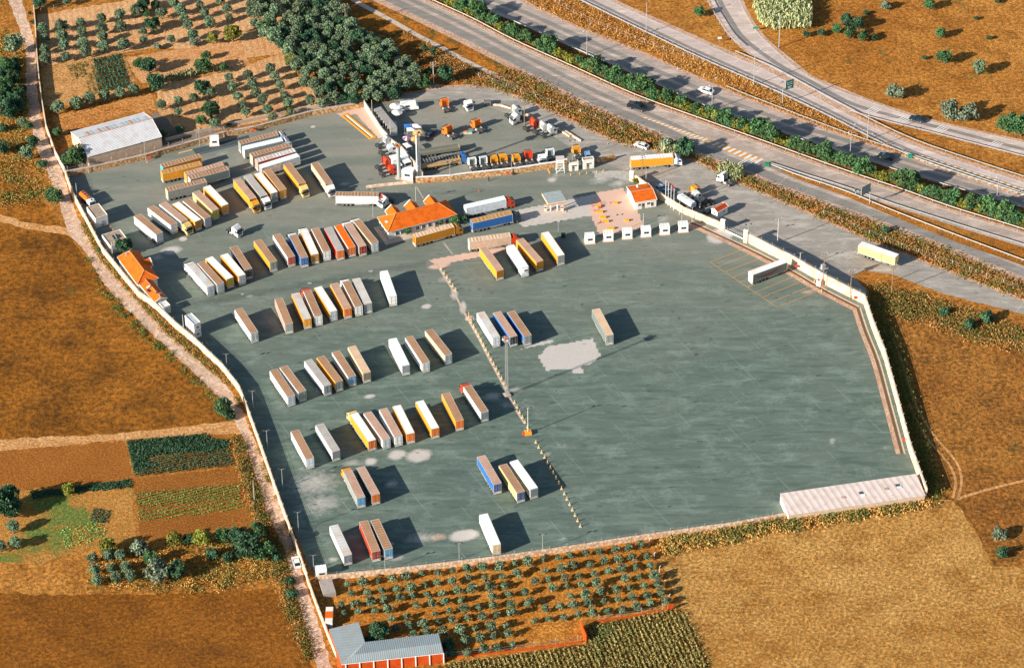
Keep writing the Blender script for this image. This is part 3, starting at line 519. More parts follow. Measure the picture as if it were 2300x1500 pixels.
# rows of the big yard: each entry rear x,y, front x,y (roof centre line), roof, side, rear, cab, style
ROWS = [
 ('bottom row', [(780.8, 1245.6, 749.6, 1178.9, 't', 'w', 'w', '', 'rib'), (844.5, 1237.6, 816.5, 1169.6, 'b', 'r', 'R', '', 'two'), (872.5, 1232.5, 841.6, 1166.4, 'r', 'g', 'B', '', 'two'), (1115.3, 1223.1, 1085.9, 1153.9, 'i', 'w', 'c', '', 'two')]),
 ('second row up', [(810.9, 1117.3, 780.7, 1056.1, 'p', 'g', 'B', 'y', 'two'), (844, 1110, 809.8, 1048.5, 'p', 'd', 'o', '', 'one'), (1117.4, 1086.3, 1080.7, 1023.7, 'p', 'b', 'n', '', 'two'), (1170, 1105.2, 1129.3, 1042.9, 'b', 'Y', 'n', '', 'two'), (1199.4, 1097, 1154.1, 1034, 'i', 'w', 'w', '', 'rib')]),
 ('third row up', [(696, 1029.4, 662, 966.5, 'b', 'w', 'W', '', 'one'), (754.5, 1011.9, 717.5, 952.5, 's', 'w', 'w', '', 'rib'), (836.5, 990.3, 793.9, 927, 'i', 'y', 'o', 'Y', 'one'), (868, 985.5, 824.9, 925.6, 'p', 'w', 'w', '', 'one'), (895, 979.3, 860.2, 917.5, 'p', 'w', 'w', '', 'one'), (922.2, 973.3, 890.9, 910.5, 'i', 'y', 'o', '', 'one'), (977.5, 961.9, 942.3, 900.1, 'i', 'y', 'o', '', 'one'), (1032.2, 944.4, 1001.1, 882.4, 'b', 'y', 'o', '', 'one'), (1088.4, 924.3, 1049.3, 866, 'r', 'w', 'w', 'r', 'rib')]),
 ('fourth row up', [(654.1, 889.3, 614.2, 830.2, 'b', 'w', 'W', '', 'two'), (679.1, 879.2, 636.5, 822.9, 'b', 'w', 'g', '', 'one'), (735.5, 865.5, 691.6, 808.3, 's', 'w', 'g', '', 'one'), (761.6, 856.3, 719.4, 801, 'b', 'y', 'g', '', 'one'), (790.8, 845.2, 754, 789.1, 'b', 'W', 'u', '', 'one'), (823.7, 836.5, 789.9, 777.6, 'c', 'c', 'c', '', 'rib'), (911.4, 820.2, 881.8, 759.9, 'i', 'w', 'w', '', 'rib'), (956.5, 814.1, 918.1, 756.1, 'b', 'w', 'w', '', 'one'), (1006.8, 795.8, 962.7, 740.5, 'r', 'c', 'w', '', 'two')]),
 ('fifth row up', [(571.3, 746.9, 535.2, 693.3, 'b', 'w', 'w', '', 'two'), (648.9, 727.2, 625.7, 670.1, 'b', 'p', 'g', '', 'one'), (690.5, 716.3, 663.7, 658.5, 't', 'y', 'y', '', 'one'), (715.2, 709.5, 689.7, 652.4, 'r', 'w', 'w', 'r', 'one'), (748.8, 698.9, 714, 644.5, 'w', 'y', 'W', '', 'two'), (781, 693.6, 750.1, 636.6, 'p', 'y', 'o', '', 'one'), (805.9, 687.9, 777, 632, 'r', 'w', 'w', 'w', 'one'), (826.8, 681.8, 799.8, 625.4, 't', 'g', 'g', '', 'one'), (882.5, 665.5, 862.1, 608.2, 'i', 'w', 'w', '', 'one')]),
 ('sixth row up', [(472.8, 643.4, 429.2, 593.3, 't', 'w', 'W', 'w', 'one'), (495, 637.1, 451.1, 588.5, 'r', 'w', 'w', '', 'one'), (516.7, 625.2, 469.1, 578.3, 'i', 'y', 'm', '', 'one'), (543.4, 618.7, 503.3, 571, 'w', 'y', 'w', '', 'two'), (558, 605, 524.6, 553.8, 'r', 'D', 'd', '', 'two'), (614.1, 588.3, 578, 539.4, 'b', 'y', 'g', '', 'one'), (654.4, 577.2, 620.8, 526.1, 'b', 'w', 'r', '', 'two'), (683.6, 578.7, 658, 528, 'b', 'b', 'b', 'W', 'two'), (707.4, 571.2, 682.6, 516.9, 'w', 'y', 'O', 'w', 'two'), (734.1, 564.3, 707.4, 512.5, 'b', 'w', 'w', '', 'one'), (764.6, 562.8, 736.6, 510.9, 's', 'r', 'o', '', 'one'), (790.3, 555.5, 759.2, 505.8, 'o', 'w', 'o', '', 'one'), (814.7, 553.2, 781.9, 502.7, 'p', 'g', 'R', 'w', 'one'), (842.4, 545.4, 801.9, 495.5, 'r', 'c', 'W', 'w', 'one')]),
 ('slanted row near hut', [(358.2, 524.7, 308, 483.3, 'b', 'w', 'w', '', 'two'), (390.8, 503.8, 338.5, 463.9, 'b', 'w', 'W', '', 'one'), (364.4, 455.5, 414.6, 496.2, 'p', 'w', 'w', 'Y', 'one'), (444.7, 496, 394, 455.8, 'w', 'y', 'O', '', 'one'), (465.6, 488.8, 418.2, 449.1, 'r', 'w', 'W', '', 'rib'), (483.8, 471.9, 439.9, 430.1, 'p', 'Y', 'm', '', 'one'), (505.8, 460.8, 464, 418.2, 'w', 'y', 'y', '', 'two')]),
 ('six under weighbridge', [(531.7, 402.3, 568.4, 446.5, 'p', 'y', 'y', 'y', 'one'), (555.5, 393.3, 593.3, 439.6, 's', 'g', 'g', 'w', 'one'), (616.2, 433.1, 578.5, 388.7, 'w', 'y', 'g', '', 'one'), (635.7, 426.7, 599.5, 381, 'b', 'y', 'y', '', 'one'), (644.8, 367.7, 678.6, 411.9, 'b', 'y', 'y', 'Y', 'one'), (706.4, 365.6, 738.9, 411.6, 'r', 'c', 'w', 'w', 'one')]),
 ('top stack', [(537.8, 321, 623.1, 299.6, 'r', 'g', 'g', 'W', 'one'), (546.4, 333.1, 633.6, 312.7, 'i', 'g', 'w', 'W', 'one'), (564.1, 348.4, 651.3, 324.7, 'r', 'a', 'c', '', 'one'), (575.8, 361.2, 661.7, 336.8, 't', 'r', 'p', '', 'one'), (584.9, 374.5, 670, 348.1, 'i', 'w', 'w', '', 'rib')]),
 ('upper left stack', [(363, 373.3, 449.8, 349.5, 'r', 'O', 't', '', 'one'), (363, 387, 451, 366.4, 'y', 'y', 'y', '', 'one'), (416.1, 391, 500.8, 367.7, 'p', 'O', 'y', '', 'one'), (424.8, 399.9, 511.8, 377.3, 'r', 'G', 'w', '', 'one'), (374.2, 426.4, 461.9, 404.7, 'r', 'g', 'c', '', 'one')]),
 ('right of the bollard line', [(1114.7, 757.8, 1079.4, 701, 't', 'w', 'W', '', 'one'), (1153.6, 755.8, 1115.8, 700.7, 'p', 'b', 'k', '', 'one'), (1185.1, 753.9, 1147.3, 699.3, 'r', 'b', 'g', '', 'one'), (1369.5, 752.7, 1338.5, 693.9, 'c', 'G', 'g', '', 'one')]),
 ('group below pink kerb', [(1123, 607.2, 1085.2, 555.5, 'p', 'y', 'y', '', 'rib'), (1179.1, 600.2, 1146.3, 551, 'i', 'w', 'W', '', 'wall'), (1212.4, 587.2, 1167.1, 536.8, 'p', 'y', 'y', '', 'rib'), (1260.1, 573.9, 1223.9, 521.6, 'w', 'y', 'g', '', 'two')]),
]
TRK = {}
for rn, items in ROWS:
    for i, (rx, ry, fx, fy, roof, side, rear, cab, st) in enumerate(items):
        pos = (ORD[i+1]+' from top in '+rn) if 'stack' in rn else (nth(i, len(items))+(' in ' if 'row' in rn or 'group' in rn else ' of ')+rn)
        TRK[rn, i] = truck(rx, ry, fx, fy, roof, side, rear, cab, lab(roof, side, cab, pos), st)
fr_ = TRK['group below pink kerb', 1]               # refrigeration unit on the front wall
mb = MB(); mb.box(-.5, -.06, -.85, .85, 2.3, 3.6, WHT); mb.box(-.52, -.5, -.7, .3, 2.8, 3.4, STEEL); mb.obj('cooling_unit', fr_)
truck(1044.7, 464.3, 1134.2, 444, 'i', 'W', 'w', 'r', 'white lorry with red cab, upper one of three beside the station', 'one', 'lorries beside the station')
truck(1058.5, 497.3, 1148.6, 476.8, 'y', 'b', 'b', 'D', 'blue curtain sided lorry with tan roof beside the fuel station', 'one', 'lorries beside the station')
truck(1052.9, 539.5, 1146, 526.9, 'c', 'a', 'w', 'r', 'cream roofed lorry with beige sides and red cab', 'one', 'lorries beside the station')
truck(929.9, 529.9, 1017.3, 505.6, 'c', 'O', 'y', 'O', 'mustard yellow lorry parked in front of orange roofed station', 'rib', 'lorries beside the station')
truck(754.1, 435.5, 850.4, 436.8, 'r', 'w', 'o', 'r', 'brown roofed white lorry with red cab left of the station', 'one', 'lorries beside the station')
truck(1416.3, 355.8, 1511.3, 348.4, 'w', 'y', 'y', 'W', 'white and yellow lorry outside the gate by the bushes', 'one', None)
truck(1932.1, 546.3, 2014.9, 575.3, 'w', 'Y', 'Y', '', 'lone pale yellow trailer on road outside the long white wall', 'one', None)
tq = truck(1686.5, 613.5, 1763.5, 585.1, 'w', 'G', 'w', '', 'white roofed grey trailer standing in the yellow painted bays', 'one', None)
mb = MB(); sw = paint((150, 52, 24), .3)                 # the red swoosh on its side
for k in range(18):
    x0 = .6+k*.6; x1 = x0+.6; f = lambda x: 2.9-2.6*math.sin(min(1, max(0, (x-.6)/10.8))*math.pi)*.38+(x-.6)*.06; g = lambda x: .05+.28*math.sin((x-.6)/10.8*math.pi)
    mb.quad((x0, -1.285, f(x0)-g(x0)), (x1, -1.285, f(x1)-g(x1)), (x1, -1.285, f(x1)+g(x1)), (x0, -1.285, f(x0)+g(x0)), sw)
mb.obj('swoosh_decal', tq)
# tractor units
def unit(rx, ry, fx, fy, c, label, grp='tractor units without trailers', low=False):
    a = G(rx, ry); b = G(fx, fy); rz = math.atan2((b-a).y, (b-a).x); m_ = (a+b)/2; base = m_-Vector((math.cos(rz), math.sin(rz), 0))*3
    t = thing('tractor_unit', label, 'truck', (base.x, base.y, 0), rz, grp); tractor_parts(t, 0, c, low); return t
TU = [(1008, 257, 995, 236, 'o', 'orange tractor unit at top of the annex, left of the white one'), (1043, 236, 1054, 249, 'w', 'white tractor unit facing the camera at top of the annex'),
 (1025, 314, 999, 299, 'o', 'orange tractor unit in middle of the annex with pale frame'), (1087, 303, 1063, 283, 'o', 'orange tractor unit in annex beside the crates'),
 (843, 335, 878, 322, 'W', 'upper pale blue tractor unit beside the annex dividing wall'), (850, 350, 887, 341, 'W', 'lower pale blue tractor unit beside the annex dividing wall'),
 (843, 383, 878, 372, 'r', 'upper red tractor unit beside the grey column'), (851, 397, 889, 388, 'r', 'lower red tractor unit beside the grey column'),
 (1133, 267, 1169, 256, 'w', 'white tractor unit left of the power pole, cab away'), (1183, 268, 1147, 280, 'w', 'white tractor unit facing camera beside the annex power pole'),
 (1175, 296, 1209, 284, 'r', 'red tractor unit in trio right of the annex power pole'), (1195, 304, 1232, 292, 'w', 'middle tractor unit of trio right of the annex power pole'), (1213, 310, 1247, 299, 'w', 'rightmost white tractor unit of trio near the roadside kerb'),
 (1068, 388, 1058, 370, 'w', 'leftmost white tractor unit in line behind stone wall'), (1093, 386, 1082, 366, 'W', 'second white tractor unit in line behind stone wall'), (1117, 383, 1106, 363, 'y', 'left of two yellow tractor units behind stone wall'), (1138, 380, 1127, 360, 'y', 'right of two yellow tractor units behind stone wall'),
 (1167, 379, 1157, 362, 'y', 'low cabbed yellow tractor unit behind stone wall'), (1193, 374, 1184, 354, 'r', 'red tractor unit in line behind stone wall'), (1212, 357, 1219, 371, 'w', 'white tractor unit facing the stone wall'), (1243, 368, 1233, 350, 'W', 'white tractor unit left of the scaffold tower'), (1303, 362, 1291, 342, 'y', 'yellow tractor unit behind the white guard rooms'),
 (1650, 419, 1612, 404, 'w', 'white tractor unit on the slip road beside the reeds'), (1535, 446, 1567, 433, 'y', 'yellow tractor unit outside the gate wall'), (1538, 456, 1570, 446, 'w', 'white tractor unit between the yellow and black ones'), (1604, 455, 1568, 467, 'k', 'black tractor unit outside the wall by the kiosk'),
 (514, 519, 537, 531, 'w', 'lone white tractor unit standing among the trailer rows'), (882, 452, 856, 466, 'w', 'white tractor unit at the left corner of station roof')]
for q in TU: unit(*q, low=('low' in q[5]))
# box lorry, tanker, flatbeds
def boxlorry(x0, y0, x1, y1, c, label, kind='box_lorry', z=0, tank=False):
    a = G(x0, y0); b = G(x1, y1); L = (b-a).length; rz = math.atan2((b-a).y, (b-a).x); t = thing(kind, label, 'truck', a, rz)
    if tank:
        mb = MB(); om = paint(CC['o'], .2, .35); 
        pr = [(-.95, 1.5), (-1.2, 2.0), (-1.1, 2.6), (-.5, 2.95), (.5, 2.95), (1.1, 2.6), (1.2, 2.0), (.95, 1.5), (.5, 1.25), (-.5, 1.25)]; n = len(pr)
        mb.add([(0, y, z_) for y, z_ in pr]+[(L-2.6, y, z_) for y, z_ in pr], [((i+1) % n, i, i+n, (i+1) % n+n) for i in range(n)]+[tuple(range(n)), tuple(reversed(range(n, 2*n)))], om); mb.obj('tank', t)
        mb = MB()
        for s in (-1, 1): mb.beam((.3, s*.45, 3.0), (L-3, s*.45, 3.0), .08, STEEL)
        for k in range(5): mb.cyl((.8+k*1.4, 0, 2.9), (.8+k*1.4, 0, 3.1), .32, STEEL, 10)
        mb.obj('catwalk', t)
    else:
        mb = MB(); mb.box(0, L-2.6, -1.22, 1.22, 1.1, 3.5, paint(CC[c], .15, .45), roofmat('w')); mb.obj('cargo_box', t)
        mb = MB(); mb.box(-.04, 0, -1.1, 1.1, 1.2, 3.4, paint(CC['W'], .2)); mb.obj('rear_door', t)
    mb = MB(); cm = paint(CC['w'], .15, .35); mb.prof([(L-2.4, .8), (L-.02, .45), (L, 1.3), (L-.35, 2.4), (L-.7, 2.6), (L-2.4, 2.6)], -1.15, 1.15, cm); mb.obj('cab', t)
    mb = MB(); mb.quad((L+.0, -1.0, 1.45), (L+.0, 1.0, 1.45), (L-.3, 1.0, 2.3), (L-.3, -1.0, 2.3), GLS); mb.obj('windscreen', t)
    mb = MB(); mb.box(0, L-1, -.5, .5, .7, 1.12, STEEL); mb.obj('chassis', t); wheels(t, (1.6, 2.8, L-1.3), .98, WHM)
boxlorry(185.5, 446, 210, 468, 'o', 'orange fuel tanker lorry with white cab by the lane wall', 'tanker_lorry', tank=True)
boxlorry(882, 368, 898, 388, 'w', 'white box lorry parked between red tractors and dividing wall')
boxlorry(903, 362, 918, 380, 'W', 'pale blue roofed box lorry parked tight against dividing wall')
def flatbed(x0, y0, x1, y1, kind, label, deck=True, cab='', dc=(176, 146, 106), side=(190, 132, 30), walls=0):
    a = G(x0, y0); b = G(x1, y1); rz = math.atan2((b-a).y, (b-a).x); L = 13.4; t = thing(kind, label, 'trailer', a, rz)
    mb = MB(); sm = paint(side, .3)
    if deck:
        mb.box(0, L, -1.24, 1.24, 1.15, 1.3, paint(dc, .5, .8)); 
        for s in (-1, 1): mb.box(0, L, s*1.27-.03, s*1.27+.03, 1.05, 1.32+walls, sm)
        mb.obj('deck', t); mb = MB(); mb.box(L-.1, L, -1.24, 1.24, 1.3, 2.6, sm); mb.obj('headboard', t)
    else:
        for s in (-1, 1): mb.beam((0, s*.6, 1.1), (L, s*.6, 1.1), .25, STEEL)
        for k in range(13): mb.beam((.4+k*1.05, -1.2, 1.12), (.4+k*1.05, 1.2, 1.12), .18, GALV)
        mb.obj('frame', t)
    mb = MB(); mb.box(.2, L-.6, -.5, .5, .75, 1.1, STEEL); mb.obj('chassis', t); wheels(t, (2.2, 3.5, 4.8), 1.03, WHM)
    if cab: tractor_parts(t, L-3.05, cab)
    else:
        for s in (-1, 1): put('landing_leg', LEGM, t, (L-2.6, s*.75, 0))
flatbed(945, 381, 1030, 367, 'flatbed_lorry', 'yellow edged flatbed lorry with blue cab inside annex', cab='b')
flatbed(950, 368, 1028, 356, 'skeletal_trailer', 'bare steel skeletal trailer beside the flatbed lorry in annex', deck=False)
flatbed(944, 352, 1018, 341, 'dropside_trailer', 'long grey dropside trailer above the skeletal trailer in annex', dc=(120, 122, 110), side=(120, 120, 104), walls=.7)
t = thing('tank_trailer', 'silver ribbed trailer against the gate wall', 'trailer', G(1527, 452), math.atan2((G(1562, 475)-G(1527, 452)).y, (G(1562, 475)-G(1527, 452)).x))
mb = MB(); pr = [(-1.2, 1.0), (-1.2, 2.4), (-.8, 2.9), (.8, 2.9), (1.2, 2.4), (1.2, 1.0)]; n = 6
mb.add([(0, y, z_) for y, z_ in pr]+[(6.6, y, z_) for y, z_ in pr], [((i+1) % n, i, i+n, (i+1) % n+n) for i in range(n)]+[tuple(range(n)), tuple(reversed(range(n, 2*n)))], paint((226, 228, 224), .2, .4))
for k in range(10): mb.box(.2+k*.66, .28+k*.66, -1.24, -1.2, 1.0, 2.4, STEEL); mb.box(.2+k*.66, .28+k*.66, 1.2, 1.24, 1.0, 2.4, STEEL)
mb.obj('body', t); wheels(t, (1.2, 2.4), 1.0, WHM); put('landing_leg', LEGM, t, (5.6, .6, 0))
# cars
def car(x, y, x2, y2, c, label, pickup=False, big=1.0):
    a = G(x, y); b = G(x2, y2); rz = math.atan2((b-a).y, (b-a).x); t = thing('pickup_truck' if pickup else 'car', label, 'car', a, rz, sc=big)
    m = paint(c, .08, .25, name='car_paint'); mb = MB()
    body = [(-2.2, .3), (2.15, .3), (2.25, .55), (2.15, .78), (1.1, .95), (-1.5, 1.0), (-2.15, .95), (-2.25, .6)] if not pickup else [(-2.6, .45), (2.4, .45), (2.5, .8), (2.4, 1.05), (1.2, 1.15), (-2.6, 1.15)]
    mb.prof(body, -.88, .88, m); mb.obj('body', t)
    mb = MB(); h = 1.45 if not pickup else 1.8; x0, x1, x2_, x3 = (-1.95, -1.2, .25, 1.15) if not pickup else (-.9, -.75, .6, 1.2); b0 = body[4][1]
    lo = [(x0, -.82, b0), (x3, -.82, b0), (x3, .82, b0), (x0, .82, b0)]; up = [(x1, -.66, h), (x2_, -.66, h), (x2_, .66, h), (x1, .66, h)]
    mb.add(lo+up, [(0, 1, 5, 4), (1, 2, 6, 5), (2, 3, 7, 6), (3, 0, 4, 7)], GLS); mb.obj('windows', t)
    mb = MB(); mb.box(x1-.05, x2_+.05, -.68, .68, h-.02, h+.04, m)
    for px_ in ((x0, x1), (x3, x2_)):
        for s in (-1, 1): mb.beam((px_[0], s*.83, b0), (px_[1], s*.67, h), .07, m)
    for s in (-1, 1): mb.beam(((x0+x3)/2-.1, s*.84, b0), ((x1+x2_)/2, s*.67, h), .07, m)
    mb.obj('roof', t)
    if pickup: mb = MB(); mb.box(-2.5, -1.0, -.75, .75, 1.15, 1.17, STEEL); mb.box(-2.6, -.95, -.88, -.78, 1.15, 1.4, m); mb.box(-2.6, -.95, .78, .88, 1.15, 1.4, m); mb.obj('load_bed', t)
    for s in (-1, 1): put('headlight', HLM, t, (body[2][0]-.06, s*.65, .68 if not pickup else .85)); put('tail_light', TLM, t, (body[0][0]-.02, s*.65, .75 if not pickup else .95))
    wheels(t, (-1.35, 1.35) if not pickup else (-1.6, 1.5), .8, WHC, .33)
car(1432, 245, 1452, 250, (22, 30, 40), 'black pickup truck driving on the motorway near carriageway', True, 1.35)
car(1586, 208, 1572, 203, (232, 232, 228), 'white car driving on the motorway beyond the hedge', big=1.25)
car(1441, 331, 1430, 327, (222, 222, 216), 'silver car parked on the slip road edge', big=1.15)
car(2060, 271, 2045, 267, (28, 44, 52), 'dark car on the upper curved ramp', big=1.2)
car(1990, 355, 1976, 351, (24, 38, 44), 'dark car beyond the hedge near the right hatching', big=1.2)
car(666, 1266, 661, 1250, (228, 228, 224), 'white car driving on the dirt lane beside the wall', big=1.1)
car(1485, 425, 1495, 420, (190, 204, 212), 'pale blue car parked outside gatehouse, farther from the camera', big=1.1)
car(1500, 434, 1511, 430, (150, 176, 190), 'blue grey car parked outside gatehouse, nearer to the wall', big=1.1)
car(1320, 352, 1318, 345, (130, 166, 196), 'light blue car behind the second guard room', big=1.1)
car(966, 304, 972, 298, (20, 50, 66), 'dark teal car beside the market umbrellas', big=1.1)
car(1592, 477, 1600, 472, (52, 66, 70), 'dark car in the shade beside the kiosk', big=.9)
car(1002, 514, 1012, 510, (196, 200, 190), 'pale car hidden between the station trees and yellow lorry', big=.95)
t = thing('camper_van', 'white camper van next to two round umbrellas', 'van', G(920, 246), math.radians(8)+ROWA*0)
mb = MB(); mb.prof([(-3, .5), (3, .5), (3, 1.4), (2.3, 2.0), (2.2, 2.9), (-3, 2.9)], -1.1, 1.1, WHT); mb.obj('body', t)
mb = MB(); mb.box(-1.5, 0, -1.13, -1.1, 1.6, 2.3, GLS); mb.box(2.3, 2.6, -1.0, 1.0, 1.5, 1.95, GLS); mb.obj('window', t); wheels(t, (-1.8, 1.9), 1.0, WHC, .33)
t = thing('pickup_lorry', 'blue open lorry parked in shade of the dividing wall', 'truck', G(872, 284), math.radians(-35))
mb = MB(); mb.prof([(1.0, .7), (3, .5), (3, 1.4), (2.6, 2.3), (1.0, 2.3)], -1.0, 1.0, paint(CC['u'], .2)); mb.obj('cab', t); mb = MB(); mb.box(-3, .9, -1.1, 1.1, .9, 1.1, STEEL); mb.box(-3, .9, -1.12, -1.04, 1.1, 1.6, paint(CC['u'], .3)); mb.box(-3, .9, 1.04, 1.12, 1.1, 1.6, paint(CC['u'], .3)); mb.obj('load_bed', t); wheels(t, (-1.8, 2.0), .9, WHM)
# ------------------------------------------------------------------ buildings
def tiles(c, name='roof_tiles', d=.35):
    m = N(name, .8, 0, .2); w = m.n('ShaderNodeTexWave', wave_type='BANDS', bands_direction='Z'); w.inputs['Scale'].default_value = 1.6; w.inputs['Distortion'].default_value = .4; m.l(m.co(), w.inputs[0])
    o = m.mix(m.noise(.6, .4, .75, det=4), lin(c), tuple(v*.62 for v in lin(c))); o = m.mix(m.math('MULTIPLY', m.ramp(w.outputs[1], .3, .8), d), o, tuple(v*.5 for v in lin(c)))
    o = m.mix(m.math('MULTIPLY', m.noise(3, .5, .7), .3), o, (.05, .03, .02)); m.col(o); m.bump(w.outputs[1], .06, .8); return m.m
def sheetmetal(c, ang, name='corrugated_sheet', sc=.5, d=.3):
    m = N(name, .5, .1, .4); w = m.n('ShaderNodeTexWave', wave_type='BANDS'); w.inputs['Scale'].default_value = sc; m.l(m.co(rot=(0, 0, -ang)), w.inputs[0])
    o = m.mix(m.math('MULTIPLY', m.ramp(w.outputs[1], .5, .95), d), lin(c), tuple(v*.45 for v in lin(c))); o = m.mix(m.math('MULTIPLY', m.noise(.35, .45, .75, det=5), .35), o, lin((150, 120, 96))); m.col(o); m.bump(w.outputs[1], .04, .7); return m.m
ORT = tiles((230, 108, 24)); WALLW = paint((232, 226, 214), .2, .8, 0, 'plaster'); WALLT = paint((212, 184, 156), .35, .85, 0, 'plaster_tan'); DRK = plain('window_dark', (44, 58, 62), .15, 0, .6)
def rect4(pts, z):
    return [G(x, y, z) for x, y in pts]
def building(name, label, cat, px, ze, roof='hip', zr=None, wall=WALLW, rm=ORT, over=.45, group=None, longax=0, rise_in=None):
    """px: four roof corners in the plan at eave height (front-left, front-right, back-right, back-left)"""
    P = rect4(px, ze); c = sum(P, Vector())/4; ax = ((P[1]-P[0])+(P[2]-P[3])); ay = ((P[3]-P[0])+(P[2]-P[1])); lx = ax.length/2; ly = ay.length/2; rz = math.atan2(ax.y, ax.x)
    t = thing(name, label, cat, (c.x, c.y, 0), rz, group); hx, hy = lx/2, ly/2; wx, wy = hx-over, hy-over
    mb = MB(); mb.box(-wx, wx, -wy, wy, 0, ze-.02, wall)
    if roof == 'gable':                                    # ridge along x
        for s in (-1, 1): mb.add([(s*wx, -wy, ze-.02), (s*wx, wy, ze-.02), (s*wx, 0, ze+(zr-ze)*wy/hy-.05)], [(0, 1, 2) if s > 0 else (2, 1, 0)], wall)
    mb.obj('wall', t); mb = MB(); th = .16
    if roof == 'hip':
        ins = hy if rise_in is None else rise_in
        e = [(-hx, -hy, ze), (hx, -hy, ze), (hx, hy, ze), (-hx, hy, ze), (-hx+ins, 0, zr), (hx-ins, 0, zr)]
        mb.add(e, [(0, 1, 5, 4), (1, 2, 5), (2, 3, 4, 5), (3, 0, 4)], rm); mb.box(-hx, hx, -hy, hy, ze-th, ze-.003, wall); mb.obj('roof', t)
        mb = MB(); cm = paint((232, 140, 70), .3, .8)
        for a, b in ((4, 5), (0, 4), (3, 4), (1, 5), (2, 5)): mb.beam(Vector(e[a])+Vector((0, 0, .06)), Vector(e[b])+Vector((0, 0, .06)), .22, cm, .14)
        mb.obj('ridge_cap', t)
    elif roof == 'gable':
        e = [(-hx, -hy, ze), (hx, -hy, ze), (hx, hy, ze), (-hx, hy, ze), (-hx, 0, zr), (hx, 0, zr)]
        mb.add(e, [(0, 1, 5, 4), (2, 3, 4, 5)], rm); mb.add([(x, y, z-.12) for x, y, z in e], [(4, 5, 1, 0), (5, 4, 3, 2)], wall)
        mb.obj('roof', t); mb = MB(); mb.beam((-hx, 0, zr+.05), (hx, 0, zr+.05), .25, paint((206, 150, 110), .3, .8), .12)
        for s in (-1, 1):
            mb.beam((s*hx, -hy, ze-.04), (s*hx, 0, zr-.04), .1, WHT, .2); mb.beam((s*hx, hy, ze-.04), (s*hx, 0, zr-.04), .1, WHT, .2); mb.beam((-hx, s*hy, ze-.06), (hx, s*hy, ze-.06), .14, WHT, .16)
        mb.obj('roof_trim', t)
    elif roof == 'flat':
        mb.box(-hx+.15, hx-.15, -hy+.15, hy-.15, ze, ze+.06, rm); mb.obj('roof', t); mb = MB()
        for s in (-1, 1): mb.box(-hx, hx, s*hy-(.15 if s > 0 else 0), s*hy+(.15 if s < 0 else 0), ze-.02, ze+.28, wall); mb.box(s*hx-(.15 if s > 0 else 0), s*hx+(.15 if s < 0 else 0), -hy+.15, hy-.15, ze-.02, ze+.28, wall)
        mb.obj('parapet', t)
    elif roof == 'shed':
        e = [(-hx, -hy, ze), (hx, -hy, ze), (hx, hy, zr), (-hx, hy, zr)]; mb.add(e+[(x, y, z-.1) for x, y, z in e], [(0, 1, 2, 3), (7, 6, 5, 4), (0, 4, 5, 1), (1, 5, 6, 2), (2, 6, 7, 3), (3, 7, 4, 0)], rm); mb.obj('roof', t)
    return t, wx, wy
def window(t, face, u, w=1.1, h=1.1, z=1.2, wx=0, wy=0, name='window'):
    """face: -y (front), x (right), -x (left)"""
    mb = MB(); fm = WHT
    def bx(d0, d1, a, b, z0, z1, m):
        if face == '-y': mb.box(a, b, -wy-d1, -wy-d0, z0, z1, m)
        elif face == 'x': mb.box(wx+d0, wx+d1, a, b, z0, z1, m)
        else: mb.box(-wx-d1, -wx-d0, a, b, z0, z1, m)
    if name == 'door': bx(0, .05, u-w/2, u+w/2, 0, h, paint((140, 130, 118), .3)); bx(.05, .08, u-w/2+.1, u+w/2-.1, 1.1, h-.15, DRK); return mb.obj(name, t)
    bx(0, .06, u-w/2, u+w/2, z, z+h, fm); bx(.06, .08, u-w/2+.08, u-.04, z+.08, z+h-.08, DRK); bx(.06, .08, u+.04, u+w/2-.08, z+.08, z+h-.08, DRK); return mb.obj(name, t)
st, wx, wy = building('station_building', 'long station building with orange hipped tile roof and white gables', 'building', [(872, 521), (1028, 482.5), (1001.6, 448.8), (845.6, 489.6)], 3.3, 'hip', 6.3)
for u in (-8.7, -6.9, -1.6, .4, 2.6, 6.6): window(st, '-y', u, 1.2, 1.4, 1.0, wx, wy)
for u in (-5, 5, 8.6): window(st, '-y', u, 1.1, 2.2, 0, wx, wy, 'door')
for u in (-2.5, 0, 2.5): window(st, '-x', u, 1.1, 1.1, 1.1, wx, wy)
for k, u in enumerate((-6.3, .2, 7)):
    g = put('gable', None, st, (u, wy+.2, 0)); 
    zt = 5.3; hw = 2.2; mb = MB(); mb.add([(-hw, 2.3, 3.4), (hw, 2.3, 3.4), (hw, -3.5, 3.4), (-hw, -3.5, 3.4), (0, 2.3, zt), (0, -3.0, zt)], [(0, 3, 5, 4), (2, 1, 4, 5)], ORT); mb.obj('gable_roof', g)
    mb = MB(); mb.add([(-hw+.3, 1.9, 0), (hw-.3, 1.9, 0), (hw-.3, 1.9, 3.4), (0, 1.9, zt-.2), (-hw+.3, 1.9, 3.4), (-hw+.3, 0, 0), (hw-.3, 0, 0), (hw-.3, 0, 3.4), (-hw+.3, 0, 3.4)], [(0, 4, 3, 2, 1), (0, 5, 8, 4), (1, 2, 7, 6)], WALLW); mb.obj('gable_wall', g)
    mb = MB(); 
    for s in (-1, 1): mb.beam((s*hw, 2.32, 3.38), (0, 2.32, zt+.05), .28, WHT, .22); mb.beam((s*hw, 2.32, 3.38), (s*hw, .3, 3.38), .2, WHT, .16)
    mb.obj('gable_trim', g)
mb = MB(); mb.box(-13.4+2.2, -13.4+3.2, -1.0, .2, 4.35, 4.42, WHT); mb.obj('skylight', st)
mb = MB(); mb.box(-wx-2.0, -wx-.01, -wy-1.5, wy, 0.01, .12, CONC); mb.box(-wx-2.0, wx, -wy-2.4, -wy-.01, 0.012, .14, CONC); mb.obj('pavement', st)
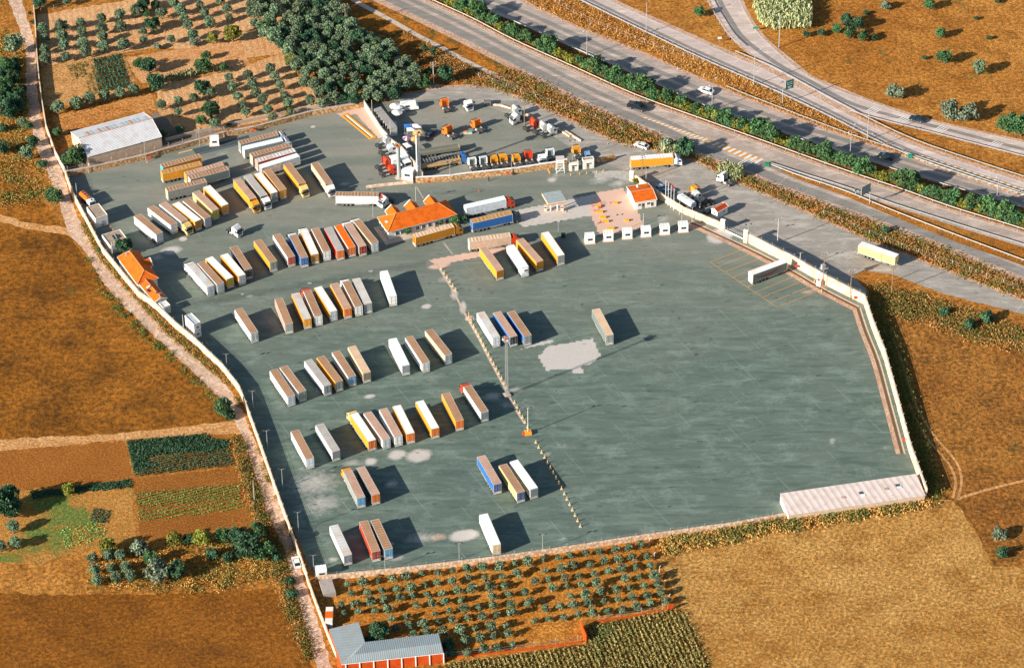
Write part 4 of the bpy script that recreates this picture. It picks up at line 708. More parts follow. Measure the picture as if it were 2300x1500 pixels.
gh, wx, wy = building('gatehouse', 'square white gatehouse with orange low pitched roof beside flagpoles', 'building', [(1429.3, 455.2), (1479.4, 447.4), (1453, 412), (1403.5, 420)], 2.9, 'gable', 4.0, over=.2)
window(gh, '-y', -2.2, 1.0, 1.0, 1.2, wx, wy); window(gh, '-y', .9, 1.2, .9, 1.3, wx, wy); window(gh, '-y', -.9, .9, 2.1, 0, wx, wy, 'door'); window(gh, '-y', 2.1, .9, 1.6, .5, wx, wy)
for u in (-1.5, 1): window(gh, '-x', u, .8, .7, 1.5, wx, wy)
mb = MB(); mb.cyl((-1.2, 1.0, 4.0), (-1.2, 1.0, 5.2), .05, GALV, 5); mb.cyl((-1.2, 1.0, 5.1), (-1.0, .8, 5.4), .55, WHT, 10, .3); mb.obj('satellite_dish', gh)
ho, wx, wy = building('hip_roofed_house', 'orange hip roofed house against the lane wall on the left', 'building', [(309.6, 638.4), (359.5, 623.6), (308.8, 564), (261.4, 578.3)], 3.6, 'hip', 6.0, rise_in=2.9)
# the hip runs the short way here: turn the roof by giving it the long axis
for ch in list(ho.children):
    if ch.name.startswith(('roof', 'ridge_cap')): bpy.data.objects.remove(ch, do_unlink=True)
P = rect4([(309.6, 638.4), (359.5, 623.6), (308.8, 564), (261.4, 578.3)], 3.6); a2 = (P[3]-P[0]+P[2]-P[1]).length/2; a1 = (P[1]-P[0]+P[2]-P[3]).length/2
hx, hy = a1/2, a2/2; e = [(-hx, -hy, 3.6), (hx, -hy, 3.6), (hx, hy, 3.6), (-hx, hy, 3.6), (0, -hy+hx*.8, 6.0), (0, hy-hx*.5, 6.0)]
mb = MB(); mb.add(e, [(0, 1, 4), (1, 2, 5, 4), (2, 3, 5), (3, 0, 4, 5)], ORT); mb.box(-hx, hx, -hy, hy, 3.44, 3.597, WALLW); mb.obj('roof', ho)
mb = MB(); 
for a, b in ((4, 5), (0, 4), (1, 4), (2, 5), (3, 5)): mb.beam(Vector(e[a])+Vector((0, 0, .06)), Vector(e[b])+Vector((0, 0, .06)), .22, paint((232, 140, 70), .3, .8), .14)
mb.obj('ridge_cap', ho)
mb = MB(); mb.add([(hx+.9, -1.2, 3.5), (hx+.9, 3.0, 3.5), (.6, 3.0, 3.5), (.6, -1.2, 3.5), (hx+.9, .9, 5.2), (.3, .9, 5.2)], [(0, 4, 5, 3), (1, 2, 5, 4)], ORT); mb.obj('gable_roof', ho)
mb = MB(); mb.beam((hx+.95, -1.2, 3.45), (hx+.95, .9, 5.2), .3, WHT, .3); mb.beam((hx+.95, 3.0, 3.45), (hx+.95, .9, 5.2), .3, WHT, .3); mb.add([(hx+.6, -1.0, 0), (hx+.6, 2.8, 0), (hx+.6, 2.8, 3.5), (hx+.6, .9, 5.0), (hx+.6, -1.0, 3.5)], [(0, 1, 2, 3, 4)], WALLW); mb.box(wx, hx+.59, -1.0, 2.8, 0, 3.45, WALLW); mb.obj('gable_wall', ho)
for u in (-1, 1.4): window(ho, '-y', u, 1.0, 1.1, 1.2, wx, wy)
mb = MB(); mb.box(.4, 1.2, -hy+2.3, -hy+3.0, 4.75, 4.85, WHT); mb.obj('skylight', ho)
for u in (-1.3, -.3): mb = MB(); mb.box(u-.2, u+.2, hy-2.8, hy-2.4, 5.0, 6.2, paint((170, 180, 190), .3)); mb.obj('chimney', ho)
ex, wx, wy = building('low_house', 'small orange gabled house with solar water heater beside the lane wall', 'building', [(375.6, 670.3), (341, 627), (311, 638.5), (348, 679)], 3.0, 'gable', 4.2, over=.25)
mb = MB(); mb.box(-.8, .8, 1.0, 2.0, 3.75, 3.85, paint((36, 60, 76), .05, .2)); mb.cyl((-.8+1.8, .5, 4.4), (-.8+1.8, 1.5, 4.3), .3, WHT, 10); mb.obj('solar_water_heater', ex)
window(ex, '-x', 0, 1.0, 1.0, 1.0, wx, wy)
pc, wx, wy = building('porch', 'white curtained porch at the end of low orange house', 'shelter', [(366, 693), (381, 687), (374, 675), (357, 681)], 2.6, 'flat', rm=WALLW, over=.05)
mb = MB(); 
for k in range(5): mb.box(-wx+.1+k*.35, -wx+.2+k*.35, -wy-.12, -wy, .2, 2.4, WHT)
mb.obj('curtain', pc)
# metal warehouse
WA = math.atan2((G(359, 307.4, 4)-G(202, 352, 4)).y, (G(359, 307.4, 4)-G(202, 352, 4)).x)
wh, wx, wy = building('warehouse', 'large white metal warehouse with rusty rooflight strip at upper left', 'building', [(202.6, 352), (359, 307.4), (327, 253), (154, 297)], 4.2, 'gable', 6.6, WALLT, sheetmetal((216, 214, 212), WA, sc=.35), over=.1)
for k in range(17):
    x = -wx+2.2+k*1.38; c = (196, 140, 110) if k in (1, 4, 6, 12) else (170, 190, 200) if k % 3 else (200, 214, 220); mb = MB(); 
    y0, y1 = .3, 4.4; zz = lambda y: 6.6-2.4*(y/ (wy+.1))+.04; mb.quad((x, y0, zz(y0)), (x+.9, y0, zz(y0)), (x+.9, y1, zz(y1)), (x, y1, zz(y1)), paint(c, .5, .5)); mb.obj('rooflight', wh)
mb = MB(); mb.box(-wx-.06, -wx, -2, 2, 0, 3.4, paint((190, 182, 170), .4)); mb.obj('door', wh)
# L-shaped shed at the bottom
def lshed():
    t = thing('tin_roofed_shed', 'L shaped shed with grey tin roof and orange brick walls beside the lane', 'shed', (0, 0, 0)); z = 3.6; RA = math.atan2((G(996, 1465, z)-G(767, 1491, z)).y, (G(996, 1465, z)-G(767, 1491, z)).x)
    TA = sheetmetal((150, 164, 166), RA, sc=.55, d=.5); TB = sheetmetal((158, 168, 168), RA+1.57, sc=.3, d=.15); BR = tiles((214, 84, 22), 'brick', .3)
    a, b, c, d = G(738.7, 1412, z), G(805.3, 1396, z), G(819.5, 1441, z), G(766.7, 1490.7, z); e, f = G(985.3, 1421.3, z), G(996, 1465.3, z)
    rl, rr = G(794.7, 1469.3, z+.9), G(990.7, 1443.5, z+.9); up = lambda v, h: Vector((v.x, v.y, h))
    cb = G(819.5, 1441, z); mb = MB(); mb.add([a, b, c, rl+Vector((0, 0, -.0)), d], [(0, 4, 3, 2, 1)], TB); mb.obj('roof', t)
    mb = MB(); mb.add([d, f, rr, rl], [(0, 1, 2, 3)], TA); mb.add([c, rl, rr, e], [(0, 1, 2, 3)], TA); mb.obj('roof', t)
    ring = [a, d, f, e, c, b]; mb = MB(); n = 6; mb.add([up(v, 0) for v in ring]+[up(v, z-.06) for v in ring], [(i, (i+1) % n, (i+1) % n+n, i+n) for i in range(n)], BR); mb.add([up(f, z-.06), up(e, z-.06), rr-Vector((0, 0, .1))], [(0, 1, 2)], BR); mb.obj('wall', t)
    n_ = (f-d).normalized(); o = Vector((n_.y, -n_.x, 0))*.08
    for k in range(8):
        p = up(d.lerp(f, (k+.3)/7.3), 0)+o; mb = MB(); mb.beam(p, p+Vector((0, 0, z-.1)), .28, WHT); mb.obj('pillar', t)
    mb = MB(); mb.beam(up(d, z-.12)+o, up(f, z-.12)+o, .12, WHT, .14); mb.obj('eaves_trim', t)
lshed()
sh_, wx, wy = building('long_shed', 'long low shed with pale corrugated roof in the lower right yard corner', 'shed', [(1767.3, 1157.7), (2075.3, 1112.5), (2061.2, 1068.7), (1754.6, 1112.5)], 2.4, 'shed', 3.3, WALLT, sheetmetal((226, 208, 196), math.radians(11), sc=.16, d=.35), over=.15)
for u, v, c in ((-3, -.6, (196, 160, 140)), (2.5, .1, (60, 76, 80)), (2.8, -.9, (236, 236, 230)), (10, .3, (186, 158, 140)), (13.6, 1.0, (54, 84, 90)), (14, .3, (230, 234, 234))):
    mb = MB(); zz = 2.4+.9*(v+wy)/(2*wy)+.05; mb.box(u-.6, u+.6, v-.5, v+.5, zz-.02, zz+.06, paint(c, .2)); mb.obj('roof_patch', sh_)
mb = MB(); mb.box(-wx-.04, -wx, -wy, wy, 0, 2.3, WHT); mb.obj('end_wall', sh_)
FR = paint((168, 148, 126), .6, .9)
hut, wx, wy = building('site_hut', 'white block hut with brown flat roof beside the fuel tanker', 'hut', [(215.2, 491.7), (243, 483.3), (220.8, 458.7), (193.4, 466.8)], 3.6, 'flat', rm=FR, over=.02); mb = MB(); mb.box(-.2, .8, -wy-.05, -wy, 0, 2.1, paint((170, 176, 190), .3)); mb.obj('door', hut)
sv, wx, wy = building('service_room', 'flat roofed white service room with skylight beside the fig tree', 'building', [(249.7, 556), (289, 540), (269.9, 518.2), (227.2, 527)], 2.8, 'flat', rm=FR, over=.02); mb = MB(); mb.box(-.6, 1.1, -.5, 1.4, 2.86, 3.3, DRK); mb.box(.2, .3, -.55, 1.45, 2.86, 3.36, WHT); mb.obj('skylight', sv)
tw, wx, wy = building('stacked_cabin', 'two storey stack of white site cabins beside the lane wall', 'cabin', [(436.7, 729.8), (452, 723.4), (428.7, 704.9), (413.4, 710.5)], 5.2, 'flat', rm=sheetmetal((190, 196, 200), 1.0, sc=.6), over=.02)
for z in (.9, 3.5):
    window(tw, '-y', 0, .9, .9, z, wx, wy)
    for u in (-1.6, 0, 1.6): window(tw, '-x', u, .6, .8, z, wx, wy)
mb = MB(); mb.box(-wx-.03, wx+.03, -wy-.03, wy+.03, 2.55, 2.7, paint((150, 170, 190), .2)); mb.obj('floor_band', tw)
ki, wx, wy = building('kiosk', 'small white kiosk with tan and red pitched roof on the slip road', 'kiosk', [(1611.7, 477.1), (1636.7, 463.8), (1621, 455.5), (1596.8, 468.8)], 2.6, 'gable', 3.3, over=.15, rm=tiles((196, 72, 26)))
window(ki, '-y', .6, .8, .8, 1.2, wx, wy); window(ki, '-x', 0, .8, .8, 1.2, wx, wy)
for nm, px_, ze, lb in (('guard_room', [(1281, 367), (1301, 365), (1296, 360), (1275.5, 362.5)], 3.2, 'left white guard room with dark flat roof behind the yellow posts'), ('guard_room', [(1311, 361.5), (1336, 358.5), (1330.5, 352.5), (1306, 356)], 3.4, 'right white guard room with antennas near the annex gate')):
    t, wx, wy = building(nm, lb, 'guard room', px_, ze, 'flat', rm=FR if nm else FR, over=.02); window(t, '-y', 0, 1.8, .6, 1.8, wx, wy); window(t, '-y', -.3, .8, 1.9, 0, wx, wy, 'door')
# white booths
def booth(x, y, label, grp='white booths', rz=None, s=1.0, pad=True):
    t = thing('guard_booth', label, 'booth', G(x, y), math.radians(6) if rz is None else rz, grp, s)
    mb = MB(); mb.box(-1.5, 1.5, -1.2, 1.2, .12, 2.75, WHT); mb.obj('body', t); mb = MB(); mb.box(-1.56, 1.56, -1.26, 1.26, 2.75, 2.85, roofmat('w')); mb.obj('roof', t)
    mb = MB(); mb.box(-.75, -.02, -1.24, -1.2, 1.3, 2.0, DRK); mb.box(.04, .8, -1.24, -1.2, 1.3, 2.0, DRK); mb.box(-.8, .85, -1.23, -1.2, 1.24, 1.3, STEEL); mb.obj('window', t); mb = MB(); mb.box(1.5, 1.53, -.4, .4, .15, 2.1, paint((200, 202, 200), .3)); mb.obj('door', t)
    if pad: mb = MB(); mb.box(-1.8, 1.8, -1.6, 1.5, 0, .12, paint((214, 166, 140), .3, .9)); mb.obj('base_slab', t)
BO = [(1324.5, 540), (1366, 534.5), (1408.5, 529), (1450.5, 524.5), (1492.5, 519.5), (1534, 514)]
for i, (x, y) in enumerate(BO): booth(x, y+3, 'white guard booth on pink slab, '+nth(i, 6)+' in row of six', 'row of six booths')
booth(482, 324, 'white booth with dark window by the upper stone wall and weighbridge'); booth(918, 400, 'white booth at the foot of tall mast and grey column', rz=math.radians(-18), s=1.25); booth(721.5, 1292, 'small white booth in the bottom left corner of yard', rz=math.radians(10))
# fuel canopy
cn = thing('fuel_canopy', 'small fuel station canopy with yellow edge and grey top', 'canopy', G(1246, 476), 0); P = rect4([(1230.8, 457.6), (1272.4, 450.4), (1258, 427.2), (1217, 434.4)], 5.6); o = cn.location
Pl = [(p.x-o.x, p.y-o.y) for p in P]; mb = MB(); mb.prism(Pl, 4.8, 5.3, paint((240, 150, 50), .1)); q = Vector(); 
mb.prism([(p[0]*1.01, p[1]*1.01) for p in Pl], 5.3, 5.55, WHT, paint((160, 170, 168), .35, .6)); mb.obj('canopy_roof', cn)
cc = sum((Vector(p) for p in Pl), Vector((0, 0)))/4
for k in (-1.1, 1.1): mb = MB(); mb.cyl((cc.x+k, cc.y, 0), (cc.x+k, cc.y, 4.8), .22, WHT, 8); mb.obj('column', cn)
mb = MB(); mb.box(cc.x-4, cc.x+4, cc.y-.7, cc.y+.7, 0, .18, CONC); mb.obj('island_kerb', cn)
for k, lb in ((-2.8, 'left'), (2.6, 'right')):
    t = thing('fuel_pump', lb+' white fuel pump on the island under the canopy', 'fuel pump', G(1246, 476)+Vector((cc.x+k, cc.y, .18)), 0, 'fuel pumps'); MB().box(-.45, .45, -.3, .3, 0, 1.9, paint((236, 206, 180), .1)).obj('pump_body', t); MB().box(-.35, .35, -.33, -.3, 1.2, 1.7, DRK).obj('screen', t)
# shelter along the dividing wall
sl = thing('lean_to_shelter', 'grey roofed open shelter with white columns along dividing wall', 'shelter', (0, 0, 0)); a, b = G(840, 262, 0), G(877, 308, 0); a.z = b.z = 0; dn = (b-a).normalized(); pn = Vector((-dn.y, dn.x, 0))
def R3(p, q, z): return Vector((a.x, a.y, 0))+dn*p+pn*q+Vector((0, 0, z))
Ls = (b-a).length; sg = -1
mb = MB(); mb.add([R3(0, 0, 3.0), R3(Ls, 0, 3.0), R3(Ls, 2.6, 3.3), R3(0, 2.6, 3.3), R3(0, 0, 2.85), R3(Ls, 0, 2.85), R3(Ls, 2.6, 3.15), R3(0, 2.6, 3.15)], [(0, 1, 2, 3), (7, 6, 5, 4), (0, 4, 5, 1), (1, 5, 6, 2), (2, 6, 7, 3), (3, 7, 4, 0)], sheetmetal((150, 146, 140), 1.0)); mb.obj('roof', sl)
mb = MB(); mb.add([R3(0, 2.55, 0), R3(Ls, 2.55, 0), R3(Ls, 2.55, 3.1), R3(0, 2.55, 3.1)], [(0, 1, 2, 3)], WALLW); mb.add([R3(Ls, .1, 0), R3(Ls, 2.55, 0), R3(Ls, 2.55, 3.1), R3(Ls, .1, 2.9)], [(0, 1, 2, 3)], WALLW); mb.obj('wall', sl)
for k in range(8): mb = MB(); mb.beam(R3(.3+k*(Ls-.6)/7, .1, 0), R3(.3+k*(Ls-.6)/7, .1, 2.85), .16, WHT); mb.obj('column', sl)

# ------------------------------------------------------------------ walls
def stonemat(name, a, b, sc=1.1):
    m = N(name, .95, 0, .1); v = m.n('ShaderNodeTexVoronoi'); v.inputs['Scale'].default_value = sc; m.l(m.co(), v.inputs[0]); o = m.mix(m.ramp(v.outputs[0], .1, .7), lin(a), lin(b))
    o = m.mix(m.math('MULTIPLY', m.noise(.5, .4, .7, det=4), .4), o, lin((186, 132, 84))); m.col(o); m.bump(v.outputs[0], .08, 1); return m.m
STN = stonemat('rubble_stone', (222, 186, 140), (150, 112, 74)); STW = stonemat('whitewashed_stone', (238, 222, 202), (206, 178, 148), .8); WW = paint((230, 208, 182), .4, .9, 0, 'rendered_wall'); STP = stonemat('pale_stone', (232, 212, 186), (186, 154, 122), 1.2)
def wall(name, label, pts, h, th, m, cap=None, cat='wall', posts=0, ph=.9, buttress=0, z0=-.1, panel=0):
    c = G(*pts[0]); t = thing(name, label, cat, c); pl = [P2(*p) for p in pts]; a = offset(pl, -th/2); b = offset(pl, th/2); n = len(a); o = c
    poly = [(p[0]-o.x, p[1]-o.y) for p in a]+[(p[0]-o.x, p[1]-o.y) for p in b[::-1]]
    mb = MB(); 
    for i in range(n-1):
        q = [a[i], a[i+1], b[i+1], b[i]]; mb.add([(p[0]-o.x, p[1]-o.y, z0) for p in q]+[(p[0]-o.x, p[1]-o.y, h) for p in q], [(0, 1, 5, 4), (2, 3, 7, 6), (4, 5, 6, 7)]+([(3, 0, 4, 7)] if i == 0 else [])+([(1, 2, 6, 5)] if i == n-2 else []), m)
    mb.obj('masonry', t)
    if cap:
        a2 = offset(pl, -th/2-.06); b2 = offset(pl, th/2+.06); mb = MB()
        for i in range(n-1):
            q = [a2[i], a2[i+1], b2[i+1], b2[i]]; mb.add([(p[0]-o.x, p[1]-o.y, h) for p in q]+[(p[0]-o.x, p[1]-o.y, h+.1) for p in q], [(0, 1, 5, 4), (2, 3, 7, 6), (4, 5, 6, 7), (3, 0, 4, 7), (1, 2, 6, 5)], cap)
        mb.obj('coping', t)
    if posts:
        me = MB().cyl((0, 0, 0), (0, 0, ph), .05, GALV, 5).cyl((0, 0, ph), (.25, 0, ph+.25), .05, GALV, 5).mesh('fence_post')
        for x, y, an in along(pl, posts, .5): put('fence_post', me, t, (x-o.x, y-o.y, h), an+math.pi/2)
        for k in (.35, .8):
            mb = MB(); 
            for i in range(n-1): mb.beam((pl[i][0]-o.x, pl[i][1]-o.y, h+ph*k), (pl[i+1][0]-o.x, pl[i+1][1]-o.y, h+ph*k), .03, GALV)
            mb.obj('wire', t)
    if buttress:
        for x, y, an in along(pl, buttress, 1):
            mb = MB(); mb.box(-.25, .25, -th/2-.12, th/2+.12, 0, h+.05, WALLT); mb.obj('pier', t, (x-o.x, y-o.y, 0), an)
    return t
wall('lane_wall', 'long pale wall beside the dirt lane on the yard\'s left side', [(148, 398), (165, 445), (190, 492), (231, 569), (278, 627), (312, 668), (347, 692), (395, 738), (440, 775), (500, 832), (538, 880), (552, 915), (583, 1000), (617, 1098), (650, 1190), (690, 1302)], 2.6, .35, STW, None, posts=5.5, ph=.6)
wall('orchard_lane_wall', 'lower pale wall between the lane and bottom orchard', [(690, 1304), (712, 1365), (737, 1430), (758, 1480), (790, 1560)], 2.0, .35, STW, None)
wall('upper_lane_wall', 'pale garden wall climbing beside the lane in upper left', [(146, 388), (125, 350), (104, 290), (95, 235), (88, 180), (83, 120), (80, 60), (76, 22)], 2.0, .35, WW, None)
wall('north_stone_wall', 'tan rubble wall with fence along top edge of the yard', [(150, 396), (213, 384), (326, 358), (410, 334), (500, 308), (575, 294), (700, 260), (815, 240)], 1.9, .7, STN, CONC, posts=5, ph=1.6)
wall('terrace_wall', 'grey retaining wall behind warehouse lot along the upper yard edge', [(372, 318), (440, 300), (560, 274), (690, 246), (812, 228)], 1.2, .3, CONC, None)
wall('dividing_wall', 'tan wall dividing the annex from the main yard', [(818, 240), (857, 301), (882, 329), (903, 344), (932, 378), (950, 402)], 2.5, .3, WW, CONC, posts=6, ph=.5)
wall('annex_stone_wall', 'sunlit honey coloured stone wall along front of the annex', [(934, 411), (1010, 406.5), (1050, 401), (1157, 390), (1249, 376), (1274, 370)], 2.2, .6, STN, WHT, posts=0)
wall('annex_end_wall', 'short stone wall right of the guard rooms', [(1340, 366), (1382, 357)], 1.8, .5, STN, None)
wall('low_kerb_wall', 'low whitewashed kerb wall left of the annex stone wall', [(823, 421.6), (870, 416), (928, 411)], .6, .9, STW, None)
wall('gate_wall', 'pale panel wall with piers behind the flagpoles', [(1421, 404), (1455, 428), (1488, 451), (1536, 480), (1594, 504), (1621, 515)], 2.6, .35, STW, None, buttress=6.5)
wall('east_wall', 'tall whitewashed wall along the right side of yard', [(1682, 546), (1730, 571), (1777, 594), (1858, 641), (1941, 683), (1959, 738), (1986, 806), (2012, 900), (2043, 1016), (2063, 1072), (2080, 1118)], 3.6, .4, STW, None, posts=4.5, ph=.9, buttress=0)
wall('south_wall', 'low pale stone wall along the bottom edge of yard', [(2079, 1117), (1920, 1139), (1767, 1161), (1650, 1182), (1447, 1210), (1291, 1234), (1100, 1261), (901, 1284.5), (714, 1303)], 1.5, .8, STP, None, posts=5, ph=1.2)
wall('orchard_brick_wall', 'low orange brick wall with posts below the bottom orchard', [(998, 1478), (1100, 1468), (1200, 1456), (1306, 1442)], .5, .25, tiles((220, 96, 24), 'brick'), posts=6, ph=1.8)
wall('orchard_brick_wall', 'short orange brick wall with posts at orchard\'s lower right edge', [(1341, 1396.5), (1420, 1384), (1502, 1369)], .5, .25, tiles((220, 96, 24), 'brick'), posts=6, ph=1.8)
wall('brick_wall_fragment', 'tall orange brick wall stub with whitewash beside the corn', [(1304, 1408), (1317, 1442)], 2.4, .3, tiles((226, 92, 20), 'brick')); wall('brick_pillar', 'square orange brick pillar at lower right orchard corner', [(1499, 1370), (1512, 1367.5)], 1.9, .5, tiles((226, 92, 20), 'brick'), cat='pillar')
wall('yard_slab', 'grey concrete lean-to slab below the yard corner', [(722, 1328), (750, 1323)], 1.6, 6.0, paint((168, 156, 146), .4, .9), cat='slab')
t = thing('gate_shrine', 'small cream gate house with red top beside the tin roofed shed', 'gate', G(740, 1392)); MB().box(-1, 1, -3.4, 3.0, 0, 2.2, WALLW).obj('wall', t); MB().box(-1.1, 1.1, -1.6, .8, 2.2, 2.5, ORT).obj('roof', t)
mb = MB(); w_ = thing('orchard_fence', 'leaning wire fence along the right side of bottom orchard', 'fence', G(1456, 1222)); pl = [P2(1458, 1224), P2(1472, 1262), P2(1490, 1310), P2(1503, 1350)]
for x, y, an in along(pl, 6): MB().cyl((0, 0, 0), (0, 0, 2.2), .07, WHT, 5).cyl((0, 0, 2.2), (.35, 0, 2.6), .06, WHT, 5).obj('fence_post', w_, (x-w_.location.x, y-w_.location.y, 0))
# drain and kerb inside east wall
for nm, off, wd, cm in (('drain_grating', 1.9, .7, plain('drain_dark', (104, 70, 40), .9)), ('drain_kerb', 1.2, .55, CONC), ('earth_strip', 2.7, 1.6, SHLD)):
    pl = line([(1560, 492), (1682, 549), (1777, 597), (1858, 644), (1936, 684)], 0, 3); band(nm, pl, -off-wd, -off, .012 if nm != 'earth_strip' else .008, cm)
    pl = line([(1942, 690), (1959, 742), (1986, 810), (2012, 904), (2043, 1018)], 0, 3); band(nm, pl, -off-wd*.8, -off, .013 if nm != 'earth_strip' else .009, cm)
for x, y, h in ((1623.4, 516, 3.8), (1674.5, 545, 4.6), (1419, 407, 3.8)):
    t = thing('gate_pillar', {1623.4: 'cream gate pillar left of the sliding gate', 1674.5: 'taller cream gate pillar where the tall white wall begins', 1419: 'cream gate pillar behind the gatehouse roof'}[x], 'pillar', G(x, y), math.radians(-28), 'gate pillars'); MB().box(-.7, .7, -.35, .35, 0, h, STW).obj('shaft', t); MB().box(-.8, .8, -.45, .45, h, h+.15, WHT).obj('cap', t)
t = thing('sliding_gate', 'low barred metal gate between two cream pillars', 'gate', G(1629, 519)); b = G(1669, 538)-G(1629, 519); MB().beam((0, 0, 1.3), (b.x, b.y, 1.3), .08, GALV).beam((0, 0, .3), (b.x, b.y, .3), .1, WHT, .5).obj('rail', t)
for k in range(9): p = b*(k/8); MB().beam((p.x, p.y, .1), (p.x, p.y, 2.4), .07, GALV).obj('bar', t)
# ------------------------------------------------------------------ poles, lamps, masts, signs
CPOLE = paint((204, 196, 182), .3, .8, 0, 'concrete_pole'); WOOD = paint((150, 118, 86), .4, .9, 0, 'timber_pole')
def pole(bx_, by_, h, kind, label, rz=0.0, group=None):
    cat = dict(double='street lamp', single='street lamp', flood='floodlight', power='power pole', plain='pole', tee='floodlight', flag='flagpole')[kind]
    nm = dict(double='motorway_lamp', single='street_lamp', flood='floodlight_pole', power='power_pole', plain='pole', tee='floodlight_pole', flag='flagpole')[kind]
    t = thing(nm, label, cat, G(bx_, by_), rz, group); m = GALV if kind in ('double', 'single', 'flood') else WOOD if kind == 'power' and h > 9.5 else CPOLE
    r = .09 if kind in ('flood', 'flag', 'plain') else .14
    MB().cyl((0, 0, 0), (0, 0, h), r*1.2, m if kind != 'flag' else WHT, 8, r*.7).obj('post', t)
    if kind in ('double', 'single'):
        for s in ((-1, 1) if kind == 'double' else (1,)):
            MB().cyl((0, 0, h-.2), (s*1.9, 0, h+.9), .05, m, 5).cyl((s*1.9, 0, h+.9), (s*2.3, 0, h+1.0), .05, m, 5).obj('arm', t); MB().box(min(s*2.2, s*3.0), max(s*2.2, s*3.0), -.16, .16, h+.92, h+1.08, paint((206, 214, 214), .1)).obj('lamp_head', t)
    if kind in ('flood', 'tee'):
        MB().beam((-.9, 0, h), (.9, 0, h), .09, m).obj('crossarm', t)
        for s in (-1, 1): MB().box(s*.85-.25, s*.85+.25, -.12, .12, h+.02, h+.4, STEEL).obj('floodlight', t)
    if kind == 'power':
        for k in range(3): MB().beam((-1.1, 0, h-.3-k*.8), (1.1, 0, h-.3-k*.8), .1, m).obj('crossarm', t)
        for k in (-1, 0, 1): MB().cyl((k*.95, 0, h-.25), (k*.95, 0, h+.05), .07, WHT, 6).obj('insulator', t)
    return t
HP = [(1068, 15), (1318.3, 126), (1451.5, 76), (1599, 248), (1693, 192), (1909, 354), (1948, 315), (2238, 455), (1749.5, 107)]
HK = 'double single single double single double single double single'.split(); HK[0] = 'double'; HK[1] = 'double'
HK = ['double', 'double', 'single', 'double', 'single', 'double', 'single', 'double', 'single']
HL = ['in hedge at top edge of photo', 'in hedge, second along', 'on right carriageway verge near top', 'in hedge beyond the white car', 'beside the ramp split at the end of grass', 'in hedge behind the dark car', 'on grass strip between ramps', 'in hedge near right edge', 'beside the reed bed at the bend']
for (x, y), k, l in zip(HP, HK, HL): pole(x, y, 10.5 if k == 'double' else 12.5, k, 'tall '+('double' if k == 'double' else 'single')+' armed motorway lamp '+l, math.radians(62) if k == 'double' else math.radians(35 if x != 1749.5 else 180), 'motorway lamps')
